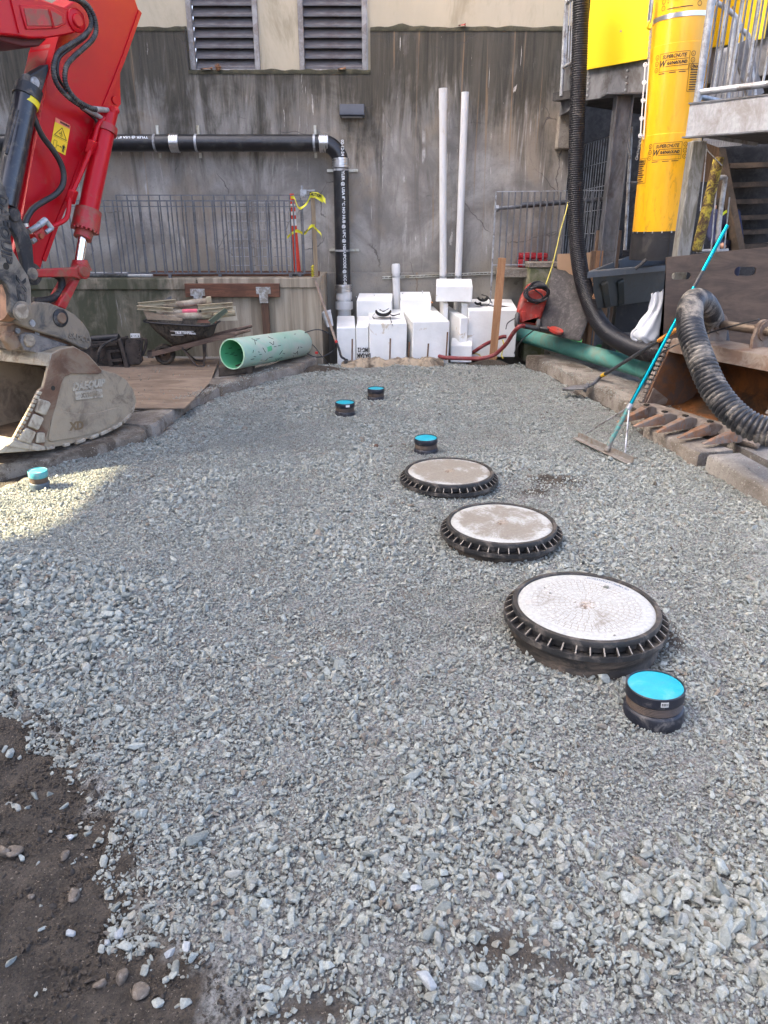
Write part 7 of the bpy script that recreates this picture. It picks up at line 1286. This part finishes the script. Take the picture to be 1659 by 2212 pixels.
for i in range(8):
    f = [((1140, 1640), (1075, 1710)), ((1060, 1722), (985, 1765)), ((975, 1770), (880, 1815)), ((860, 1820), (790, 1848)), ((745, 1862), (665, 1890)), ((610, 1900), (560, 1912)), ((480, 1925), (405, 1940)), ((1172, 1560), (1150, 1630))][i]; plate(ex, 'heel_shroud', [c2(f[0][0], f[0][1]-12), c2(f[1][0], f[1][1]-12), c2(f[1][0], f[1][1]+18), c2(f[0][0], f[0][1]+18)], -.024, .04, MUDL, .008)
ux = (X(c2(900, 1360))-X(c2(620, 1400))).normalized(); uy = wv.cross(ux); uy = uy if uy.z > 0 else -uy
m = MB(); write(m, 'DAEQUIP', .088, X(c2(765, 1392))-wv*.006, ux, uy, extrude=.005, bold=.005, shear=.3, sx=.95); part(ex, 'cast_lettering', m, MUDL, sharp=60)
plate(ex, 'name_plate', [c2(*k) for k in ((650, 1448), (885, 1422), (890, 1500), (657, 1524))], -.010, .0098, MUDL, .003); m = MB(); write(m, 'XTREME', .055, X(c2(770, 1472))-wv*.0125, ux, uy, extrude=.002, bold=.001, sx=.95); part(ex, 'cast_lettering', m, MUD, sharp=60)
ux2 = (X(c2(720, 1738))-X(c2(590, 1752))).normalized(); m = MB(); write(m, 'XD', .10, X(c2(655, 1745))-wv*.0135, ux2, UP, extrude=.0015, bold=.004, shear=.2, sx=1.0); part(ex, 'cast_lettering', m, M('ochre_recess', (.17, .115, .06), .9), sharp=60)
part(ex, 'hole', MB().cyl(X(c2(448, 1417))-wv*.0145, X(c2(448, 1417))-wv*.016, .02, 14), BLACK_PRINT)
# coupler
cq = [c2(*k) for k in ((265, 700), (330, 672), (430, 682), (560, 732), (650, 785), (715, 850), (765, 925), (790, 1000), (785, 1055), (750, 1088), (705, 1075), (650, 1045), (560, 1000), (330, 930), (200, 885), (130, 850), (80, 780), (90, 720), (160, 690))]
plate(ex, 'coupler_plate', cq, .13, .06, GRYB, .012); plate(ex, 'coupler_plate', cq, .62, .06, GRYB)
plate(ex, 'coupler_lower', [c2(*k) for k in ((190, 960), (235, 938), (300, 945), (610, 1050), (450, 1075), (440, 1140), (210, 1095), (175, 1020))], .17, .45, M('dark_dusty_block', (.06, .058, .06), .75, .1, var=.3, dirt=(.26, .23, .2), amt=.5), .01)
plate(ex, 'coupler_core', [c2(*k) for k in ((150, 860), (560, 1000), (640, 1050), (600, 1060), (60, 960), (60, 880))], .2, .4, MUDR, .01)
def pin(q, k, r, L_, m_, name='pin', n=24, lipr=0): 
    c_ = X(q, k); return part(ex, name, MB().lathe([(.0001, -L_), (r*.85, -L_), (r, -L_+.008), (r, 0)], c_, n, wv), m_)
m = MB(); uxc = (X(c2(765, 1000), .13)-X(c2(600, 960), .13)).normalized(); uyc = wv.cross(uxc); uyc = uyc if uyc.z > 0 else -uyc; write(m, 'SADCO', .062, X(c2(685, 985), .13)-wv*.005, uxc, uyc, extrude=.005, bold=.003, sx=1.1); part(ex, 'cast_lettering', m, GRYB, sharp=60)
pin(c2(520, 812), .13, .075, .018, BLK, 'pin_boss'); pin(c2(520, 812), .13, .045, .03, MUDR); pin(c2(275, 858), .13, .030, .012, GALV, 'bolt'); pin(c2(150, 922), .19, .024, .012, GALV, 'bolt'); pin(c2(318, 950), .19, .022, .012, GALV, 'bolt'); pin(c2(250, 1008), .17, .052, .02, TUBEM, 'pin')
part(ex, 'spring', MB().tube([X(c2(60, 960), .2), X(c2(120, 1060), .2)], .06, 14), MUDR); plate(ex, 'latch_hook', [c2(*k) for k in ((60, 930), (120, 940), (165, 980), (180, 1075), (110, 1070), (50, 1020), (40, 970))], .16, .06, MUDR, .012)
part(ex, 'arm_pivot_tube', MB().cyl(X(c2(-30, 680), .2), X(c2(60, 690), .2), .14, 28), M('bare_rust_tube', (.33, .19, .12), .7, .2, var=.25, dirt=(.15, .1, .07), amt=.3)) 
# arm (stick)
arm = [c1(*k) for k in ((1150, -60), (1205, 100), (1190, 130), (1060, 510), (960, 760), (885, 930), (830, 1080), (720, 1330), (590, 1690), (500, 1900), (430, 2100), (375, 2250), (350, 2330), (300, 2300), (120, 2300), (115, 2212), (200, 1850), (345, 1060), (430, 600), (470, 420), (500, 340), (560, 60), (740, -60))]
plate(ex, 'arm', arm, .26, .30, REDP, .01)
fl_ = [c1(*k) for k in ((1205, 100), (1060, 510), (960, 760), (830, 1080), (720, 1330), (590, 1690), (500, 1900), (375, 2250))]; m = MB(); 
for a, b in zip(fl_, fl_[1:]): m.bar(X(a, .26), X(b, .26), .035, .025, wv)
part(ex, 'arm_edge_flange', m, REDP); m = MB(); fl2 = [c1(*k) for k in ((500, 340), (430, 600), (345, 1060), (260, 1500), (200, 1850), (130, 2150))]
for a, b in zip(fl2, fl2[1:]): m.bar(X(a, .255), X(b, .255), .014, .014, wv)
part(ex, 'weld_seam', m, REDP)
plate(ex, 'arm_bracket', [c1(*k) for k in ((960, 760), (1040, 560), (1038, 720), (1045, 900), (1015, 940), (960, 925), (905, 915), (890, 940))], .30, .16, REDP, .008); pin(c1(988, 868), .30, .036, .012, REDP)
part(ex, 'edge_lug', MB().cyl(X(c1(1130, 300), .3), X(c1(1130, 330), .3), .018, 12), REDP)
# underside plate facing left
plate(ex, 'arm_underside', [c1(*k) for k in ((440, 380), (500, 345), (430, 620), (345, 1070), (200, 1850), (110, 2250), (60, 2200), (160, 1600), (300, 950), (380, 560))], .32, .22, REDD, .006)
# boom end
bm_ = [c1(*k) for k in ((-1200, -700), (90, -60), (300, -30), (460, 30), (600, 75), (680, 75), (730, 130), (738, 190), (715, 240), (650, 285), (560, 305), (410, 330), (260, 330), (150, 310), (0, 295), (-1200, -150))]
plate(ex, 'boom', bm_, .13, .09, REDP, .012); plate(ex, 'boom', bm_, .62, .08, REDP); plate(ex, 'boom_recess_rim', [c1(*k) for k in ((175, 40), (440, 50), (560, 120), (570, 210), (500, 245), (440, 250), (230, 255), (200, 150))], .118, .012, REDP, .012)
plate(ex, 'boom_recess', [c1(*k) for k in ((210, 70), (430, 80), (535, 140), (545, 200), (490, 225), (240, 225), (225, 150))], .112, .007, REDD, .02)
m = MB(); m.bar(X(c1(95, 0), .128), X(c1(165, 285), .128), .012, .02, wv); m.bar(X(c1(420, 80), .11), X(c1(460, 240), .11), .004, .01, wv); m.bar(X(c1(430, 80), .11), X(c1(470, 240), .11), .004, .01, wv); part(ex, 'weld_seam', m, REDP)
plate(ex, 'boom_underside', [c1(*k) for k in ((-1200, -150), (150, 312), (410, 332), (340, 400), (200, 405), (100, 380), (-1200, 0))], .2, .4, M('painted_shade_belly', (.10, .012, .014), .6, dirt=(.05, .02, .018), amt=.3), .01)  # darker red on the underside paints in its shade
pin(c1(655, 178), .13, .085, .02, REDP, 'pin_boss', 32); pin(c1(665, 178), .11, .048, .02, REDP, 'pin', 28)
# hoses on the arm
def hose(pts, k, r, m_, nm='hydraulic_hose', rib=False):
    P_ = spline([X(c1(*q), k) for q in pts], 10)
    mb = corrugated(P_, r, .018, .0045, 14) if rib else MB().tube(P_, r, 12); return part(ex, nm, mb, m_, sharp=80)
RIBH = M('black_spiral_sleeve', (.020, .020, .022), .45, var=.25, dirt=(.13, .12, .10), amt=.35, ds=12)
hose([(590, -20), (680, 5), (760, 90), (790, 190), (770, 260), (700, 330), (600, 390), (510, 450), (470, 540), (465, 640), (500, 740), (580, 830), (660, 890), (730, 930)], .10, .021, RIBH, rib=True)
hose([(640, -30), (750, 40), (815, 150), (830, 260), (800, 340), (730, 410), (640, 490), (580, 560), (560, 650), (575, 740), (630, 830), (700, 890), (790, 935), (830, 945)], .08, .021, RIBH, rib=True)
hose([(600, -40), (720, 40), (780, 140), (790, 220), (740, 320), (620, 410), (520, 490), (495, 580), (510, 680), (580, 790)], .13, .013, BLACKPLASTIC)
for a, b in (((720, 925), (880, 1020)), ((800, 942), (970, 955))): part(ex, 'hose_ferrule', MB().tube([X(c1(*a), .10), X(c1(*a), .10).lerp(X(c1(*b), .14), .6), X(c1(*b), .15)], .022, 14, True, [.024, .022, .017]), GALV)
hose([(290, 880), (280, 960), (310, 1060), (370, 1180), (460, 1300), (520, 1400), (550, 1500), (540, 1600), (480, 1680), (380, 1740), (290, 1800), (240, 1870), (215, 1940)], .15, .0235, BLACKPLASTIC); hose([(700, 930), (780, 990), (830, 1040), (845, 1100)], .16, .014, BLACKPLASTIC)
part(ex, 'hose_fitting', MB().cyl(X(c1(290, 890), .15), X(c1(315, 770), .15), .022, 10), GALV); part(ex, 'hose_fitting', MB().cyl(X(c1(215, 1930), .15), X(c1(222, 1960), .15), .028, 10), STAINLESS)
part(ex, 'steel_line', MB().tube(spline([X(c1(900, 1020), .14), X(c1(850, 1080), .14), X(c1(815, 1200), .14), X(c1(770, 1330), .14), X(c1(690, 1520), .14), X(c1(610, 1700), .14), X(c1(590, 1830), .14), X(c1(560, 1900), .14), X(c1(450, 1960), .14)], 6), .019, 12), REDP)
for a in ((790, 1270), (620, 1700)): part(ex, 'line_clamp', MB().box(X(c1(*a), .15), (.055, .09, .11), 0, Matrix.Rotation(.45, 3, 'Y')), REDP, .008)
# bucket cylinder
cyl = lambda a, b, r, k, m_, nm, r2=None: part(ex, nm, MB().cyl(X(a, k), X(b, k), r, 30, r2), m_)
cyl(c1(945, 960), c1(915, 1090), .072, .17, REDP, 'cylinder_head'); cyl(c1(915, 1090), c1(760, 1830), .082, .17, REDP, 'bucket_cylinder'); cyl(c1(915, 1090), c1(905, 1150), .098, .17, REDD, 'cylinder_collar'); cyl(c1(765, 1815), c1(735, 1990), .108, .17, REDD, 'cylinder_gland', .115); cyl(c1(732, 1992), c1(712, 2060), .075, .17, REDD, 'cylinder_gland'); cyl(c1(715, 2050), c2(680, 330), .042, .17, M('chrome_rod', (.75, .74, .70), .12, 1.0, var=.02, bump=0), 'piston_rod'); cyl(c2(690, 310), c2(700, 400), .06, .17, REDD, 'rod_eye', .09)
for i in range(9): a = PI+.1+i*.34; c_ = X(c1(735, 1985), .17); ax_ = (X(c1(735, 1990), .17)-X(c1(765, 1815), .17)).normalized(); fx_, fy_, _ = frame_of(ax_); p = c_+(fx_*math.cos(a)+fy_*math.sin(a))*.105; part(ex, 'gland_bolt', MB().cyl(p, p+ax_*.02, .012, 8), REDD)
pin(c1(965, 945), .12, .03, .02, REDP, 'pipe_elbow'); part(ex, 'pipe_elbow', MB().tube([X(c1(1010, 955), .15), X(c1(950, 965), .15)], .03, 12), REDP)
# links
plate(ex, 'side_link', [c2(*k) for k in ((320, 390), (650, 375), (690, 345), (745, 345), (775, 380), (775, 440), (755, 465), (700, 480), (640, 460), (325, 460))], .10, .06, REDD, .01); pin(c2(722, 412), .10, .062, .02, REDD, 'pin_boss'); pin(c2(722, 412), .085, .044, .015, M('greasy_red_pin', (.26, .05, .03), .6, dirt=(.16, .13, .08), amt=.5))
plate(ex, 'bucket_link', [c2(*k) for k in ((640, 480), (700, 475), (572, 740), (500, 712))], .13, .06, REDD, .01); plate(ex, 'bucket_link', [c2(*k) for k in ((560, 420), (640, 470), (500, 712), (430, 690), (560, 460))], .28, .06, REDD, .008)
hose([(480, 2375), (530, 2420), (525, 2510), (450, 2580), (330, 2600), (280, 2595)], .22, .03, RUBBER, rib=False)
pin(c2(270, 432), .14, .085, .03, BLK, 'pin_boss', 28); pin(c2(275, 432), .11, .05, .018, GRYB)
# black swing link and thumb frame
plate(ex, 'black_link', [c1(*k) for k in ((70, 1810), (120, 1795), (170, 1840), (200, 1920), (250, 2000), (285, 2120), (300, 2320), (320, 2360), (270, 2440), (210, 2380), (195, 2250), (150, 2060), (90, 1960))], .10, .05, BLK, .01); pin(c1(122, 1855), .10, .055, .015, BLK, 'pin', 24)
th_ = [(-140, -200), (0, -430), (40, -320), (75, -200), (85, 60), (115, 230), (195, 370), (245, 450), (270, 540), (275, 700), (272, 770), (240, 815), (190, 830), (130, 810), (95, 760), (92, 620), (60, 530), (0, 480), (-140, 440)]
plate(ex, 'thumb_plate', [c2(*k) for k in th_], .03, .06, M('half_muddy_black', (.035, .035, .036), .6, .1, var=.3, dirt=(.24, .205, .16), amt=.5, ds=3.5, bump=.4), .01); pin(c2(188, 758), .03, .082, .02, GRYB, 'pin_boss', 28); pin(c2(190, 758), .012, .060, .012, TUBEM, 'pin', 24); part(ex, 'hole', MB().cyl(X(c2(52, 365), .03)-wv*.001, X(c2(52, 365), .03)-wv*.003, .026, 18), BLACK_PRINT)
dn_ = (X(c2(60, 250), .03)-X(c2(40, -60), .03)).normalized(); rt_ = wv.cross(dn_); m = MB()
sgn = Vector((.9, .44, 0)); rt_ = rt_ if rt_.dot(sgn) > 0 else -rt_
write(m, 'DAEQUIP', .115, X(c2(38, 45), .03)-wv*.004, dn_, rt_, extrude=.004, bold=.004, shear=.15, sx=1.0); write(m, 'XD', .11, X(c2(180, 575), .03)-wv*.004, dn_, rt_, extrude=.004, bold=.004, shear=.15, sx=1.2); part(ex, 'cast_lettering', m, BLK, sharp=60)
# thumb cylinder
cyl(c1(235, 790), c1(40, 1780), .088, .16, M('black_gloss_cylinder', (.012, .013, .018), .28, var=.2, dirt=(.10, .09, .075), amt=.2, ds=8, coat=.3), 'thumb_cylinder'); cyl(c1(250, 760), c1(225, 850), .10, .16, BLK, 'cylinder_collar'); cyl(c1(243, 838), c1(222, 905), .0905, .158, M('yellow_label', (.75, .60, .02), .5), 'yellow_label')
plate(ex, 'black_bracket', [c1(*k) for k in ((420, 552), (425, 600), (350, 850), (330, 900), (290, 880), (240, 770), (225, 700), (250, 650), (290, 630))], .13, .10, BLK, .01); pin(c1(300, 712), .13, .038, .015, GALV, 'pin'); pin(c1(225, 700), .16, .05, .03, BLK, 'pin_boss')
cyl(c1(150, 950), c1(55, 1330), .012, .05, BLK, 'side_pipe')
# valve block on the arm
o = plate(ex, 'valve_block', [c1(*k) for k in ((300, 2020), (370, 1968), (402, 2030), (335, 2090))], .12, .12, REDD, .006); 
for a, b, r_ in (((250, 2000), (340, 1945), .022), ((340, 1945), (395, 1900), .026), ((390, 1900), (450, 1975), .02), ((395, 2010), (450, 1970), .018), ((275, 2090), (305, 2070), .02)): cyl(c1(*a), c1(*b), r_, .13, GALV, 'fitting')
pin(c1(348, 2040), .12, .022, .02, M('brass_red', (.35, .10, .05), .4, .5), 'bolt')
# warning decal
def DQ(u, v):   # decal coordinates, 0..1 across and down
    a = Vector((478, 1015)); b = Vector((608, 1082)); d = Vector((432, 1275)); q = a+(b-a)*u+(d-a)*v; return X(c1(q.x, q.y), .26)-wv*.0035
def dpoly(mb, pts, off=0): n = len(mb.v); mb.v += [DQ(*p)-wv*off for p in pts]; mb.f.append(tuple(range(n, n+len(pts)))); return mb
dec = part(ex, 'warning_decal', dpoly(MB(), ((0, 0), (.93, 0), (1, .05), (1, 1), (0, 1))), M('decal_yellow', (.85, .55, .01), .45, var=.04, bump=0)); L_ = wloc(dec)
def dpart(nm, mb, m_): return link(nm, mb.mesh(nm, L_, 180), m_, (0, 0, 0), dec)
dpart('decal_header', dpoly(MB(), ((0, 0), (.93, 0), (1, .05), (1, .14), (0, .14)), .001), M('decal_orange', (.80, .20, .11), .5, bump=0)); m = MB()
def dline(mb, a, b, w): d = Vector((b[0]-a[0], (b[1]-a[1])*1.95, 0)); n_ = Vector((-d.y, d.x, 0)).normalized()*w/2; dpoly(mb, ((a[0]+n_.x, a[1]+n_.y/1.95), (b[0]+n_.x, b[1]+n_.y/1.95), (b[0]-n_.x, b[1]-n_.y/1.95), (a[0]-n_.x, a[1]-n_.y/1.95)), .002)
for a, b in (((.5, .22), (.9, .54)), ((.9, .54), (.1, .54)), ((.1, .54), (.5, .22)), ((.14, .70), (.34, .70)), ((.34, .70), (.34, .93)), ((.34, .93), (.14, .93)), ((.14, .93), (.14, .70)), ((.42, .82), (.62, .82))): dline(m, a, b, .035 if b[1] < .6 or a[1] < .6 else .02)
dline(m, (.02, .585), (.98, .585), .012); dpoly(m, ((.38, .82), (.46, .79), (.46, .85)), .002); dpoly(m, ((.66, .82), (.58, .79), (.58, .85)), .002)
dpoly(m, [(.80+.035*math.cos(k*PI/4), .715+.018*math.sin(k*PI/4)) for k in range(8)], .002); dpoly(m, ((.73, .74), (.87, .74), (.85, .84), (.75, .84)), .002); dline(m, (.71, .745), (.69, .85), .025); dline(m, (.89, .745), (.91, .85), .025); dline(m, (.77, .83), (.76, .95), .05); dline(m, (.83, .83), (.84, .95), .05)
for a, b in (((.42, .46), (.5, .36)), ((.5, .36), (.58, .44)), ((.45, .48), (.56, .49)), ((.36, .44), (.42, .40)), ((.52, .40), (.60, .48)), ((.47, .33), (.55, .34))): dline(m, a, b, .03)
ux3 = (DQ(1, 0)-DQ(0, 0)).normalized(); uy3 = (DQ(0, 0)-DQ(0, 1)).normalized(); write(m, 'WARNING', .022, DQ(.62, .07)-wv*.002, ux3, uy3, bold=.0015, sx=.9)
dpart('lettering', m, BLACK_PRINT)
